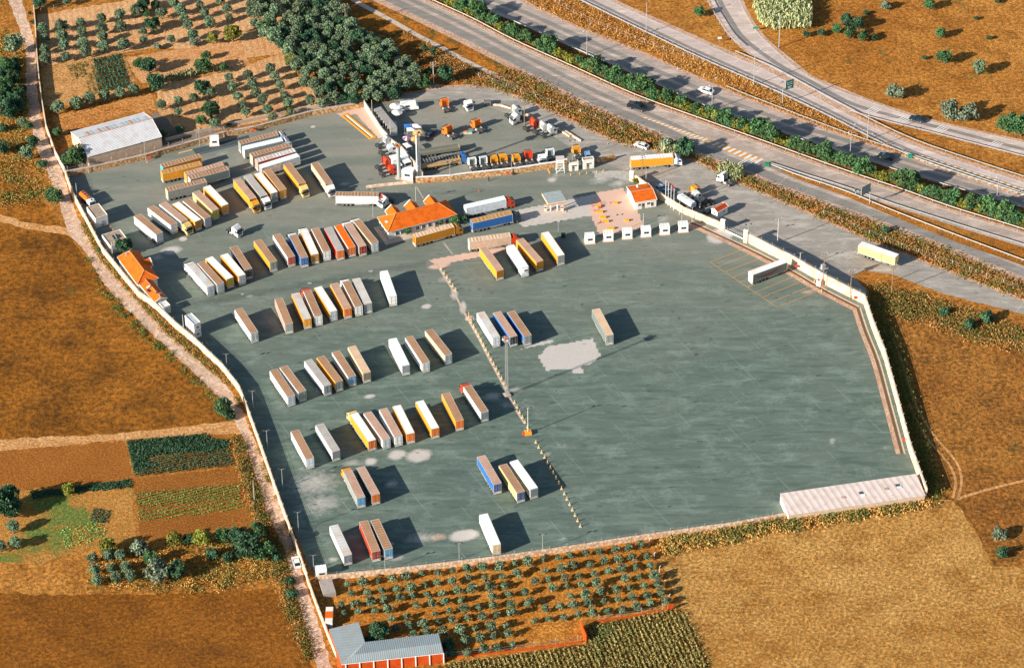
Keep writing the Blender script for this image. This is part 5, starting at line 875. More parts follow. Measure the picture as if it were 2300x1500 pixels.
for x, y, h, k, l in [(777, 65, 10, 'power', 'timber power pole among the olive grove, top of photo'), (974, 191, 9.2, 'power', 'timber power pole at the right end of olive grove'), (1178, 281, 9.8, 'power', 'power pole between white and red tractor units in annex'), (1286, 361, 7.8, 'flood', 'floodlight pole behind the white guard rooms'),
    (1149, 393, 7.2, 'flood', 'floodlight pole in front of stone wall, right one'), (1011.4, 407, 7.4, 'flood', 'floodlight pole in front of stone wall, left one'), (836.7, 273, 8.6, 'plain', 'grey pole at the upper end of shelter'), (877.5, 317, 8, 'plain', 'grey pole at the lower end of shelter'),
    (838.4, 494, 11.8, 'flood', 'tall floodlight pole left of the orange station roof'), (935, 478, 10.2, 'plain', 'pole rising through the middle of the station roof'), (1254, 537, 6.6, 'flood', 'lamp pole left of the dark bin below the canopy'), (1442.6, 405, 10, 'power', 'power pole behind the gatehouse next to yellow lorry'), (1451, 411, 5.6, 'plain', 'shorter pole right of the gatehouse power pole'),
    (1494.7, 456, 8.9, 'flag', 'leftmost of the four flagpoles right of gatehouse'), (1500.5, 462, 8.9, 'flag', 'second flagpole from left beside the gatehouse'), (1506.5, 467, 8.9, 'flag', 'third flagpole with red flag beside the gatehouse'), (1513, 472.5, 8.6, 'flag', 'rightmost of the four flagpoles by the gate wall'),
    (1526, 483, 5.8, 'plain', 'short pole before the wall, left one'), (1554.5, 499, 5.8, 'plain', 'short pole before the wall, right one'), (1531.5, 502, 5.5, 'single', 'small lamp beside the rightmost guard booth'), (1445, 506, 4.7, 'plain', 'thin white pole behind the fourth booth'), (1391.7, 520, 6.4, 'flood', 'floodlight pole behind the third booth'),
    (1679.5, 543, 6.6, 'flood', 'floodlight pole at the start of tall white wall'), (1746.3, 546, 9.5, 'power', 'concrete power pole on road outside the tall wall'), (1796, 604, 6.2, 'tee', 'T shaped floodlight behind the bay trailer'), (1848, 645, 12.8, 'power', 'tall power pole with transformer beside electric cabinet'), (1909, 671, 11, 'power', 'tall power pole inside the wall bend'), (2002.4, 659, 11, 'power', 'power pole in the weeds outside the wall corner'),
    (1186, 974, 9.6, 'tee', 'T headed floodlight on yellow base along the bollard line'), (635.4, 1097, 7.2, 'flood', 'floodlight pole inside lane wall, level with the second row'), (671, 1195, 7.4, 'flood', 'floodlight pole inside lane wall, near bottom row'), (705, 1281, 5.6, 'flood', 'bent lamp pole above the corner booth'), (601, 1004, 6.2, 'flood', 'floodlight pole inside lane wall beside the third row'), (569, 915, 6.2, 'flood', 'floodlight pole inside lane wall at its bend'),
    (865.3, 1284, 5.8, 'flood', 'floodlight pole on bottom wall in front of blue doors'), (1031.7, 1258, 6.2, 'flood', 'floodlight pole on bottom wall left of white trailer'), (1219, 1240.5, 6.6, 'flood', 'floodlight pole on bottom wall right of white trailer'), (571.5, 1124, 7.4, 'plain', 'pale pole on the field side of lane by crop rows'), (510.6, 931, 6.2, 'plain', 'pale pole left of the lane where side track joins'),
    (200, 389, 8, 'flood', 'floodlight pole at the left end of the upper stone wall'), (327.5, 361, 7, 'flood', 'floodlight pole in front of the warehouse'), (448.7, 328, 6.6, 'flood', 'floodlight pole just left of the upper booth'), (173.9, 446, 6, 'plain', 'pale pole inside lane wall above the tanker'), (253.8, 580, 6.2, 'power', 'pole between the fig tree and hip roofed house'),
    (362.2, 699, 7, 'flood', 'floodlight pole beside the curtained porch'), (293.5, 702, 5, 'plain', 'white pole on the field side of lane opposite orange house'), (413.5, 750, 7.4, 'plain', 'white pole beside the lane opposite stacked cabins'), (510, 826, 5.2, 'flood', 'lamp on the lane wall below the stacked cabins'), (700, 63, 6, 'plain', 'thin pole among olive grove trees')]:
    t = pole(x, y, h, k, l, math.radians(10) if k != 'power' else math.radians(25))
    if 'red flag' in l: MB().box(0, .6, -.02, .02, h-1.8, h-.1, paint((220, 50, 20), .1)).obj('flag', t)
    if 'second flagpole' in l: MB().box(0, .3, -.02, .02, h-1.4, h-.1, paint((214, 70, 40), .1)).obj('flag', t)
    if 'transformer' in l: MB().box(-.9, .3, -.5, .5, h-5.4, h-4, GALV).obj('transformer', t); MB().box(-1.2, 1.2, -.8, .8, h-5.55, h-5.4, GALV).obj('platform', t)
    if 'yellow base' in l: MB().box(-1.0, 1.0, -.9, .9, 0, .9, paint((236, 160, 50), .15)).obj('base_block', t); MB().box(-1.6, -1.05, -.5, .2, 0, .8, paint((220, 70, 30), .1)).obj('marker', t)
def lattice(x, y, h, w, label, rails=16):
    t = thing('lattice_mast', label, 'mast', G(x, y), .4); mb = MB()
    for sx, sy in ((-1, -1), (1, -1), (1, 1), (-1, 1)): mb.beam((sx*w, sy*w, 0), (sx*w*.7, sy*w*.7, h), .08, GALV)
    mb.obj('legs', t); mb = MB()
    for k in range(rails):
        z = h*k/rails; z2 = h*(k+1)/rails; q = w*(1-.3*k/rails); c = [(-q, -q), (q, -q), (q, q), (-q, q)]
        for i in range(4): a, b = c[i], c[(i+1) % 4]; mb.beam((*a, z), (*b, z2), .035, GALV); mb.beam((*a, z), (*b, z), .035, GALV)
    mb.obj('bracing', t); MB().box(-.9, .9, -.9, .9, h, h+.1, GALV).box(-.5, .5, -.5, .5, h+.1, h+1.0, paint((190, 120, 70), .3)).obj('platform', t)
    mb = MB()
    for i in range(4): a = [(-.9, -.9), (.9, -.9), (.9, .9), (-.9, .9)][i]; b = [(-.9, -.9), (.9, -.9), (.9, .9), (-.9, .9)][(i+1) % 4]; mb.beam((*a, h+1.0), (*b, h+1.0), .06, GALV); mb.beam((*a, h), (*a, h+1.0), .06, GALV)
    mb.obj('railing', t)
    for i in range(4): an = i*1.57; MB().box(-.25, .25, -.15, .15, 0, .45, WHT).obj('floodlight', t, (math.cos(an)*1.05, math.sin(an)*1.05, h+.35), an+1.57)
    MB().box(-1, 1, -1, 1, 0, .5, CONC).obj('base_block', t); return t
lattice(1138.6, 888, 20.6, .34, 'tall slender lattice floodlight mast standing on the bollard line', 26); lattice(943, 401, 17.2, .3, 'lattice mast beside tall white pole at the dividing wall end', 20)
t = thing('floodlight_mast', 'tall smooth white mast with yellow ring at top', 'mast', G(937.7, 401.5)); MB().cyl((0, 0, 0), (0, 0, 18.3), .28, WHT, 10, .2).obj('post', t)
mb = MB(); mb.cyl((0, 0, 17.6), (0, 0, 17.9), 1.15, paint((232, 170, 80), .2), 12); mb.cyl((0, 0, 18.2), (0, 0, 18.5), .8, paint((240, 200, 130), .2), 10); mb.obj('lamp_ring', t)
t = thing('grey_column', 'thick pale grey column with rusty crown beside the red tractors', 'column', G(896.5, 399)); MB().cyl((0, 0, 0), (0, 0, 12.2), .62, paint((160, 168, 168), .2, .5), 16).obj('shaft', t)
mb = MB()
for k in range(8): an = k*.785; mb.box(math.cos(an)*.8-.2, math.cos(an)*.8+.2, math.sin(an)*.8-.2, math.sin(an)*.8+.2, 12.2, 12.7, paint((206, 130, 70), .4))
mb.obj('crown', t); MB().cyl((0, 0, 0), (0, 0, .3), 1.3, CONC, 12).obj('base_block', t)
# scaffold tower
t = thing('watch_tower', 'white scaffold watch tower in front of the annex stone wall', 'tower', G(1258, 386), .1); mb = MB()
for sx in (-1, 1):
    for sy in (-1, 1): mb.beam((sx*1.35, sy*1.1, 0), (sx*1.05, sy*.9, 5.4), .16, WHT)
mb.obj('legs', t); mb = MB()
for k in range(5): z = 1+k*1.05; mb.beam((-1.3, -1.1, z), (1.3, -1.1, z), .1, WHT); mb.beam((-1.3, 1.1, z), (1.3, 1.1, z), .1, WHT)
mb.beam((-1.3, -1.1, .3), (1.2, -1.0, 3), .1, WHT); mb.obj('rails', t); MB().box(-1.3, 1.3, -1.1, 1.1, 4.0, 4.12, WHT).obj('platform', t); MB().box(-1.4, 1.4, -1.2, 1.2, 5.4, 5.5, paint((216, 200, 190), .3)).obj('roof', t)
# road signs
def sign(x, y, h, w, hh, label, rz, arm=0, c=(22, 126, 112), writing=()):
    t = thing('road_sign', label, 'road sign', G(x, y), rz); MB().cyl((0, 0, 0), (0, 0, h+.2), .16, GALV, 8).obj('post', t)
    if arm: MB().beam((0, 0, h-.4), (arm, 0, h+.6), .16, GALV).obj('arm', t)
    b = MB().box(arm-w/2, arm+w/2, -.06, .06, h-hh*.2, h+hh*.8, GALV); b.obj('back', t); s = 1; MB().box(arm-w/2+.05, arm+w/2-.05, -.1, -.06, h-hh*.2+.05, h+hh*.8-.05, paint(c, .1, .4)).obj('panel', t)
    for i, (u, v, ww) in enumerate(writing): MB().box(arm+u-ww/2, arm+u+ww/2, -.13, -.1, h+v-.12, h+v+.12, WHT).obj('lettering', t)
    return t
sign(1757, 234, 6.0, 3.2, 3.6, 'green overhead sign on bent post between ramps', math.radians(-32)+math.radians(60), 2.6, writing=((-.6, 1.9, 1.0), (.6, 1.9, .8), (-.5, 1.2, .8), (.7, 1.2, .7), (0, .3, 1.6), (0, -.2, 1.2)))
sign(1953, 458, 5.6, 4.2, 3.4, 'grey backed direction sign above the exit lane guard rail', math.radians(40), -2.2, c=(120, 146, 150)); sign(1922, 438, 1.8, 1.4, .9, 'small grey backed sign left of the large grey one', math.radians(40), 0, c=(130, 150, 150))
t = thing('crash_cushion', 'green crash cushion at the head of the exit island', 'road barrier', G(1723, 372)); MB().box(-.7, .7, -.6, .6, 0, 1.1, paint((20, 130, 90), .1)).obj('drum', t); t = thing('crash_cushion', 'green crash cushion at the right end of strip by hatching', 'road barrier', G(2044, 354)); MB().box(-.7, .7, -.6, .6, 0, 1.1, paint((20, 140, 110), .1)).obj('drum', t)
t = thing('route_marker', 'tiny green marker board at the left of curved ramp', 'road sign', G(1697, 71)); MB().cyl((0, 0, 0), (0, 0, 1.2), .06, GALV, 6).obj('post', t); MB().box(-.9, .9, -.05, .05, 1.0, 1.9, paint((24, 130, 100), .1)).obj('panel', t)
t = thing('route_marker', 'small pale sign board left of the fenced ramp', 'road sign', G(1616, 96)); MB().cyl((0, 0, 0), (0, 0, 1.6), .06, GALV, 6).obj('post', t); MB().box(-.7, .7, -.05, .05, 1.4, 2.3, paint((206, 200, 186), .1)).obj('panel', t)
# guard rails
def rail(label, pl, d, step=6.0, h=.75, m=GALV, post=True, conc=False):
    pl = offset(pl, d); c = pl[0]; t = thing('guard_rail', label, 'guard rail', (c[0], c[1], 0)); mb = MB()
    for i in range(len(pl)-1):
        a, b = (pl[i][0]-c[0], pl[i][1]-c[1]), (pl[i+1][0]-c[0], pl[i+1][1]-c[1])
        mb.beam((*a, h-.1), (*b, h-.1), .1, m, .26)
    mb.obj('rail', t); me = MB().box(-.06, .06, -.06, .06, 0, h+.02, m).mesh('post'); pts = along(pl, step)
    for k, (x, y, an) in enumerate(pts[:98]): put('post', me, t, (x-c[0], y-c[1], 0), an)
RW = paint((190, 190, 184), .25, .5)
rail('long white guard rail along near side of the motorway hedge', lAu, .5, 5, m=RW); rail('long guard rail along far side of the motorway hedge', lBd, -.5, 5, m=RW); rail('guard rail along near edge of the straight ramp', lDd, -.5, 5, .8); rail('guard rail between far carriageway and grass, right half', [p for p in lBu if p[0] > P2(1600, 190)[0]], .9, 5)
kD = [p for p in lDu if p[0] > P2(1640, 120)[0]]; rail('guard rail dividing the straight and the curved ramps', kD, .6, 4, .8); rail('guard rail along near edge of the curved ramp', [p for p in lEd if p[0] > P2(1900, 250)[0]], -.5, 5)
rail('left guard rail of the exit island', line([(1724, 370), (1790, 396), (1900, 433), (2000, 474), (2150, 532), (2300, 588), (2400, 626)]), 0, 5, .8, RW); rail('right guard rail of the exit island', line([(1724, 367), (1790, 389), (1900, 424), (2000, 459), (2150, 507), (2300, 553), (2400, 587)]), 0, 4, .8)
rail('fence rail along the left side of fenced ramp', [p for p in lEd if p[1] > P2(1660, 110)[1]], -.6, 3, 1.5)
# wire fences along verges
def wirefence(label, px, step=4.0, h=1.5, m=CPOLE):
    pl = line(px); c = pl[0]; t = thing('wire_fence', label, 'fence', (c[0], c[1], 0)); me = MB().box(-.06, .06, -.06, .06, 0, h, m).mesh('post')
    for x, y, an in along(pl, step)[:99]: put('post', me, t, (x-c[0], y-c[1], 0), an)
    mb = MB()
    for z in (.5, h-.1):
        for i in range(len(pl)-1): mb.beam((pl[i][0]-c[0], pl[i][1]-c[1], z), (pl[i+1][0]-c[0], pl[i+1][1]-c[1], z), .025, GALV)
    mb.obj('wires', t)
wirefence('post and wire fence through the grass strip beside the ramp', [(1225, -10), (1280, 25), (1340, 55), (1425, 88), (1476, 108), (1545, 130), (1580, 142)]); wirefence('old fence of stone posts at the top left orchard edge', [(92, 28), (140, 15), (200, 3), (280, -12)], 5)
wirefence('post and wire fence along weeds above the slip road', [(1075, 172), (1160, 205), (1270, 242), (1330, 262), (1400, 296)], 6); wirefence('post and wire fence below the exit lane', [(1850, 480), (2000, 545), (2150, 598), (2290, 650)], 6)
# bollards
BL = smooth([P2(*p) for p in ((991, 605), (1024, 655), (1058, 724), (1102, 806), (1138, 872), (1170, 932), (1200, 988), (1240, 1058), (1275, 1125), (1306, 1188))], 6); pts = along(BL, 2.5)
b0 = None
for i, (x, y, an) in enumerate(pts):
    u, v = PX((x, y, 0))
    if 1024 < u < 1054 or abs(v-890) < 8 or 965 < v < 985: continue
    if b0 is None:
        t = thing('bollard', '', 'bollard', (x, y, 0), an, 'yellow bollards in the long diagonal line'); bm_ = MB().cyl((0, 0, .15), (0, 0, 1.15), .11, paint((244, 190, 80), .05), 8).mesh('post'); bs_ = MB().box(-.32, .32, -.32, .32, 0, .18, paint((226, 206, 188), .1)).mesh('base_block'); b0 = 0
    else: t = thing('bollard', '', 'bollard', (x, y, 0), an, 'yellow bollards in the long diagonal line')
    put('post', bm_, t); put('base_block', bs_, t); b0 += 1; t['label'] = 'yellow bollard on white block, '+(ORD[b0] if b0 < 29 else 'number %d' % b0)+' from top of the diagonal line'
t = thing('marker_post', 'taller yellow post on white block at a gap in bollard line', 'post', G(1053, 716)); MB().cyl((0, 0, 0), (0, 0, 2.6), .1, paint((244, 178, 40), .05), 8).obj('post', t); MB().box(-.9, .9, -.7, .7, 0, .15, STW).obj('base_block', t)
def smallpost(pts_, c, lb, g, h=.9, r=.12, nm='bollard'):
    me = MB().cyl((0, 0, 0), (0, 0, h), r, paint(c, .1), 8, r*.8).mesh('post'); n = len(pts_)
    for i, (x, y) in enumerate(pts_): t = thing(nm, lb+', '+nth(i, n), 'bollard', G(x, y), 0, g); put('post', me, t)
smallpost([(1282, 395), (1302, 392.5), (1318, 391), (1340, 388), (1355, 386)], (240, 170, 40), 'small yellow bollard in front of guard rooms', 'bollards before the guard rooms'); smallpost([(1231, 382), (1232, 385), (1233.5, 388), (1235, 391)], (240, 170, 40), 'yellow and black post at the foot of watch tower', 'posts by the watch tower'); smallpost([(248, 512), (254, 519)], (240, 150, 30), 'orange post on pavement below the site hut', 'posts by the hut')
smallpost([(1076, 431), (1337, 457.5), (1330, 464), (1348, 457), (1351, 460.5), (1370, 457), (1335, 475), (1348, 499)], (226, 84, 24), 'red safety post on or near the pink apron', 'red safety posts', .8, .14, 'safety_post')
for i, (x, y, w) in enumerate(((1345, 465, 1.6), (1347, 478, 2.2), (1354, 490, 2.2), (1361, 499, 2.0), (1371, 515, 2.6), (1408, 497, 1.5), (1383, 458, 1.3))):
    t = thing('lane_barrier', 'yellow plastic lane barrier on pink apron, '+ORD[i+1]+' of seven down the apron', 'barrier', G(x, y), .05, 'yellow barriers on the apron'); MB().prof([(-w/2, 0), (w/2, 0), (w/2-.1, .7), (-w/2+.1, .7)], -.3, .3, paint((244, 166, 30), .1)).obj('block', t)
for x, y, lb in ((1265, 533, 'dark green waste bin left of the leftmost guard booth'), (1345, 468.5, 'orange red hydrant beside the topmost yellow barrier')):
    t = thing('waste_bin' if 'bin' in lb else 'hydrant', lb, 'bin' if 'bin' in lb else 'hydrant', G(x, y)); 
    if 'bin' in lb: MB().prof([(-.55, 0), (.55, 0), (.65, 1.3), (-.65, 1.3)], -.5, .5, paint((34, 60, 58), .2)).obj('tub', t); MB().box(-.7, .7, -.55, .55, 1.3, 1.4, STEEL).obj('lid', t)
    else: MB().cyl((0, 0, 0), (0, 0, .9), .25, paint((226, 80, 24), .1), 8).obj('body', t)
t = thing('electric_cabinet', 'white electric cabinet with red box at foot of transformer pole', 'cabinet', G(1839, 641), math.radians(-28)); MB().box(-.7, .7, -.5, .5, 0, 1.9, WHT).obj('box', t); MB().box(-.4, .1, -.3, .3, 1.9, 2.4, paint((220, 70, 30), .1)).obj('alarm_box', t)
for x, y, lb in ((1845, 663, 'left striped post before electric cabinet'), (1829, 641, 'right striped post before electric cabinet')): t = thing('guard_post', lb, 'post', G(x if x > 1840 else 1829, y-6)); MB().cyl((0, 0, 0), (0, 0, 1.2), .12, paint((244, 190, 90), .1), 8).obj('post', t)
# person
def person(x, y, label, top, leg, rz=0):
    t = thing('person', label, 'person', G(x, y), rz); sk_ = plain('skin', (170, 116, 84), .7); h = plain('hair', (40, 30, 24), .9); vs = {}; me = bpy.data.meshes.new('body')
    v = [(0, 0, .95), (0, 0, 1.2), (0, 0, 1.42), (0, 0, 1.55), (0, 0, 1.68), (.1, 0, .9), (.12, .12, .48), (.13, -.02, .06), (-.1, 0, .9), (-.12, -.1, .5), (-.13, -.14, .06), (.19, 0, 1.4), (.25, .04, 1.12), (.26, .14, .88), (-.19, 0, 1.4), (-.25, -.04, 1.12), (-.26, .02, .86), (.13, .12, .04), (-.13, .0, .04)]
    ed = [(0, 1), (1, 2), (2, 3), (3, 4), (0, 5), (5, 6), (6, 7), (0, 8), (8, 9), (9, 10), (2, 11), (11, 12), (12, 13), (2, 14), (14, 15), (15, 16), (7, 17), (10, 18)]; rr = [.15, .15, .16, .06, .1, .1, .075, .05, .1, .075, .05, .07, .05, .04, .07, .05, .04, .05, .05]
    me.from_pydata(v, ed, []); me.materials.append(paint(top, .05)); o = put('body', me, t); mo = o.modifiers.new('s', 'SKIN'); 
    for i, r in enumerate(rr): me.skin_vertices[0].data[i].radius = (r, r*.85)
    me.skin_vertices[0].data[0].use_root = True; o.modifiers.new('d', 'SUBSURF').levels = 1
    MB().cyl((0, 0, 1.66), (0, -.01, 1.82), .1, h, 8, .06).obj('hair', t); MB().cyl((.11, 0, .9), (.125, .1, .48), .11, paint(leg, .05), 8, .09).cyl((.125, .1, .48), (.13, -.02, .1), .09, paint(leg, .05), 8, .07).cyl((-.11, 0, .9), (-.12, -.1, .5), .11, paint(leg, .05), 8, .09).cyl((-.12, -.1, .5), (-.13, -.14, .1), .09, paint(leg, .05), 8, .07).obj('trousers', t)
person(1098, 407, 'person in dark red top walking on asphalt before stone wall', (110, 44, 34), (38, 50, 60), .5); person(1522, 516, 'person in dark clothes standing beside the rightmost booth', (80, 60, 50), (40, 44, 50), 1.0)
# market umbrellas and awnings
def umbrella(x, y, r, cols, label, z=2.3):
    t = thing('parasol', label, 'parasol', G(x, y, z)-Vector((0, 0, z))); MB().cyl((0, 0, 0), (0, 0, z+.5), .04, WHT, 6).obj('pole', t); mb = MB(); n = 12
    for i in range(n):
        a, b = 2*math.pi*i/n, 2*math.pi*(i+1)/n; mb.add([(math.cos(a)*r, math.sin(a)*r, z), (math.cos(b)*r, math.sin(b)*r, z), (0, 0, z+.7)], [(0, 1, 2)], paint(cols[i % len(cols)], .05)); mb.add([(math.cos(a)*r, math.sin(a)*r, z-.18), (math.cos(b)*r, math.sin(b)*r, z-.18), (math.cos(b)*r, math.sin(b)*r, z), (math.cos(a)*r, math.sin(a)*r, z)], [(0, 1, 2, 3)], paint(cols[i % len(cols)], .05))
    mb.obj('canopy', t)
w0 = (236, 232, 226); umbrella(888, 238, 2.0, [w0], 'plain white parasol left of the camper van'); umbrella(891.8, 252, 1.95, [w0, (206, 196, 186), w0], 'white segmented parasol below the camper van'); umbrella(897, 240, 1.3, [w0, (150, 160, 170)], 'small white and grey parasol touching the camper van'); umbrella(944, 296, 1.3, [(238, 180, 60), (240, 200, 120)], 'yellow parasol next to the tall mast'); umbrella(914, 310, 1.5, [(220, 60, 40), (40, 110, 180), w0], 'red, blue and white striped parasol'); umbrella(931.7, 311.5, 1.4, [(226, 140, 70), (230, 170, 110)], 'faded orange parasol beside the striped one')
def awning(x, y, w, d, cols, label, rz=.1, z=2.4):
    t = thing('awning', label, 'awning', G(x, y, z)-Vector((0, 0, z)), rz); mb = MB(); h = z+.7
    e = [(-w/2, -d/2, z), (w/2, -d/2, z), (w/2, d/2, z), (-w/2, d/2, z), (0, 0, h)]
    for i in range(4): mb.add([e[i], e[(i+1) % 4], e[4]], [(0, 1, 2)], paint(cols[i % len(cols)], .1))
    mb.obj('canopy', t)
    for sx in (-1, 1):
        for sy in (-1, 1): MB().cyl((sx*w*.46, sy*d*.46, 0), (sx*w*.46, sy*d*.46, z), .05, GALV, 6).obj('leg', t)
bl = (40, 104, 170); awning(917, 283, 2.8, 2.4, [bl, w0, bl, bl], 'blue market awning, left one of a cluster'); awning(936.5, 283, 3.0, 2.6, [w0], 'white market awning, right one of a cluster'); awning(923.5, 291, 3.0, 2.2, [w0, w0, bl, w0], 'white market awning with blue back, lowest of a cluster'); awning(915, 326, 2.2, 3.0, [w0, (200, 206, 206)], 'tall white tent below the striped parasol', .5, 3.0)
for x, y, c, lb in ((1046, 300, (224, 150, 90), 'open crate of orange goods beside an orange tractor'), (1056, 300, (60, 190, 204), 'turquoise tub beside the orange crate')): t = thing('crate', lb, 'crate', G(x, y)); MB().box(-.7, .7, -.5, .5, 0, .55, paint((206, 190, 170), .2)).obj('box', t); MB().box(-.6, .6, -.4, .4, .5, .75, paint(c, .2)).obj('goods', t)
# inspection pit with yellow edging, weighbridge
t = thing('inspection_pit', 'yellow edged long inspection pit with white cover strip', 'pit', G(765.3, 259.8)); q = [G(*p) for p in ((766, 260), (779, 255), (845, 309.6), (831, 314))]; o = G(765.3, 259.8); q = [Vector((p.x-o.x, p.y-o.y, 0)) for p in q]
def inset(q, u0, u1, v0, v1, z): 
    f = lambda u, v: (q[0].lerp(q[1], u)).lerp(q[3].lerp(q[2], u), v)+Vector((0, 0, z)); return [f(u0, v0), f(u1, v0), f(u1, v1), f(u0, v1)]
mb = MB(); ye = paint((240, 158, 20), .15, .7)
for u0, u1, v0, v1 in ((0, .28, 0, 1), (.74, 1, 0, 1), (.28, .74, 0, .05), (.28, .74, .95, 1)): w4 = inset(q, u0, u1, v0, v1, .12); mb.prism([(p.x, p.y) for p in w4][::-1], 0.0, .15, ye)
mb.obj('kerb', t); w4 = inset(q, .5, .72, .04, .96, 0); mb = MB(); mb.prism([(p.x, p.y) for p in w4][::-1], 0.0, .1, WHT); mb.obj('cover', t); w4 = inset(q, .3, .48, .05, .95, 0); mb = MB(); mb.prism([(p.x, p.y) for p in w4][::-1], 0, .03, plain('pit_dark', (40, 60, 58), .9)); mb.obj('slot', t)
wb = thing('weighbridge', 'long dark sunken weighbridge below the upper booth', 'weighbridge', G(437, 342)); d = G(560, 311)-G(437, 342); mb = MB(); an = math.atan2(d.y, d.x); L = d.length
mb.box(0, L, -1.6, 1.6, .0, .1, paint((58, 74, 76), .3, .8)); mb.obj('deck', wb, rz=an); mb = MB(); mb.box(0, L, -2.2, -1.7, 0, .25, paint((84, 104, 118), .5, .6)); mb.box(0, L, 1.7, 1.9, 0, .2, paint((120, 132, 132), .3)); mb.obj('edge_beam', wb, rz=an); MB().box(-5, -.2, 1.2, 1.6, 0, .3, paint((226, 190, 150), .2)).obj('kerb', wb, rz=an)
for x, y, lb in ((331, 365, 'yellow striped post by the stone wall floodlight'), (621, 299, 'yellow striped post at upper end of a painted line'), (632, 295, 'orange cone below the upper stone wall'), (464, 770, 'orange and white cone beside stacked cabins')):
    t = thing('traffic_cone' if 'cone' in lb else 'striped_post', lb, 'cone' if 'cone' in lb else 'post', G(x, y)); MB().cyl((0, 0, 0), (0, 0, 1.0 if 'cone' in lb else 1.6), .25 if 'cone' in lb else .1, paint((236, 140, 40), .1), 8, .06).obj('cone' if 'cone' in lb else 'post', t); MB().box(-.3, .3, -.3, .3, 0, .06, CONC).obj('base', t)
# roadside kerb walls of the annex
for pts_, lb in ((((1102, 236), (1125, 238), (1148, 245)), 'low broken kerb wall above the white tractor units'), (((1182, 258), (1198, 265)), 'short pale concrete pipe right of the power pole'), (((1252, 290), (1280, 308)), 'long pale kerb beam behind rightmost white tractor unit'), (((1266, 293), (1305, 318)), 'second pale kerb beam nearer to the slip road')): wall('kerb_beam', lb, list(pts_), .5, .5, STW, cat='kerb')
t = thing('concrete_box', 'dark open concrete chamber right of the facing white tractor', 'chamber', G(1095, 236)); MB().box(-1.2, 1.2, -.9, .9, 0, 1.6, paint((120, 112, 104), .4)).obj('box', t); MB().box(-.9, .9, -.95, -.9, .1, 1.3, DRK).obj('opening', t)

for x, y, z, lb in ((1789, 597, 1.6, 'centre of the tall white wall by the bays'), (1921, 667, 1.4, 'near the tall wall corner'), (2030, 985, 1.4, 'lower part of the right wall'), (1142, 389, 1.2, 'annex stone wall, middle'), (962, 406, .5, 'left end of the annex stone wall'), (336, 352, 1.2, 'upper stone wall below the warehouse'), (569, 290, 1.4, 'upper stone wall above the top stack')):
    t = thing('hose_cabinet', 'small red fire hose box on '+lb, 'fire box', G(x, y, z)); MB().box(-.4, .4, -.55, .1, -.35, .35, paint((206, 60, 30), .15)).obj('box', t)
# ------------------------------------------------------------------ vegetation
def leafmat(name, a, b, c, tr=.25):
    m = N(name, .7, 0, .25); g = m.n('ShaderNodeNewGeometry'); oi = m.n('ShaderNodeObjectInfo')
    o = m.mix(g.outputs['Random Per Island'], lin(a), lin(b)); o = m.mix(m.math('MULTIPLY', m.noise(.9, .45, .65, det=2), .6), o, lin(c)); hs = m.n('ShaderNodeHueSaturation')
    m.l(m.ramp(oi.outputs['Random'], 0, 1, .75, 1.25), hs.inputs['Value']); m.l(m.ramp(oi.outputs['Random'], 0, 1, .485, .512), hs.inputs['Hue']); m.l(o, hs.inputs['Color'])
    m.l(hs.outputs[0], m.b.inputs['Base Color']); return m.m
L_OL = leafmat('olive_leaves', (96, 118, 90), (126, 142, 106), (62, 86, 66)); L_DK = leafmat('dark_leaves', (50, 84, 58), (74, 106, 72), (36, 62, 46)); L_GR = leafmat('green_leaves', (64, 100, 62), (90, 122, 70), (46, 78, 54)); L_YG = leafmat('yellow_green_leaves', (116, 122, 44), (146, 140, 56), (84, 98, 40)); L_GY = leafmat('grey_leaves', (106, 122, 98), (140, 150, 120), (76, 94, 78)); L_RD = leafmat('reed_leaves', (150, 156, 110), (184, 180, 132), (104, 122, 84)); BARK = paint((112, 94, 74), .4, .9, 0, 'bark'); L_WD = leafmat('weed_leaves', (178, 126, 62), (208, 164, 100), (126, 96, 52)); L_WG = leafmat('green_weeds', (96, 108, 50), (124, 126, 60), (66, 84, 46)); L_CN = leafmat('corn_leaves', (196, 184, 116), (150, 150, 84), (112, 116, 64))
def cards(name, P, size, m, up=0.0, asp=1.0, tall=False):
    n = len(P); a = nr.normal(size=(n, 3)); 
    if tall: a[:, 2] *= .15
    a /= np.linalg.norm(a, axis=1)[:, None]; b = nr.normal(size=(n, 3))
    if tall: b[:, :2] *= .35; b[:, 2] = 1
    b -= (a*b).sum(1)[:, None]*a; b /= np.linalg.norm(b, axis=1)[:, None]; c = np.cross(a, b); s = (np.asarray(size)*nr.uniform(.6, 1.3, n))[:, None]
    V = np.stack([P-b*s*asp-c*s, P-b*s*asp*.6+c*s*.9, P+b*s*asp+c*s*.5, P+b*s*asp*.8-c*s*.8], 1).reshape(-1, 3)
    me = bpy.data.meshes.new(name); me.vertices.add(4*n); me.vertices.foreach_set('co', V.astype(np.float32).ravel()); me.loops.add(4*n); me.loops.foreach_set('vertex_index', np.arange(4*n, dtype=np.int32)); me.polygons.add(n); me.polygons.foreach_set('loop_start', np.arange(0, 4*n, 4, dtype=np.int32)); me.materials.append(m); me.update(calc_edges=True); me.validate(); return me
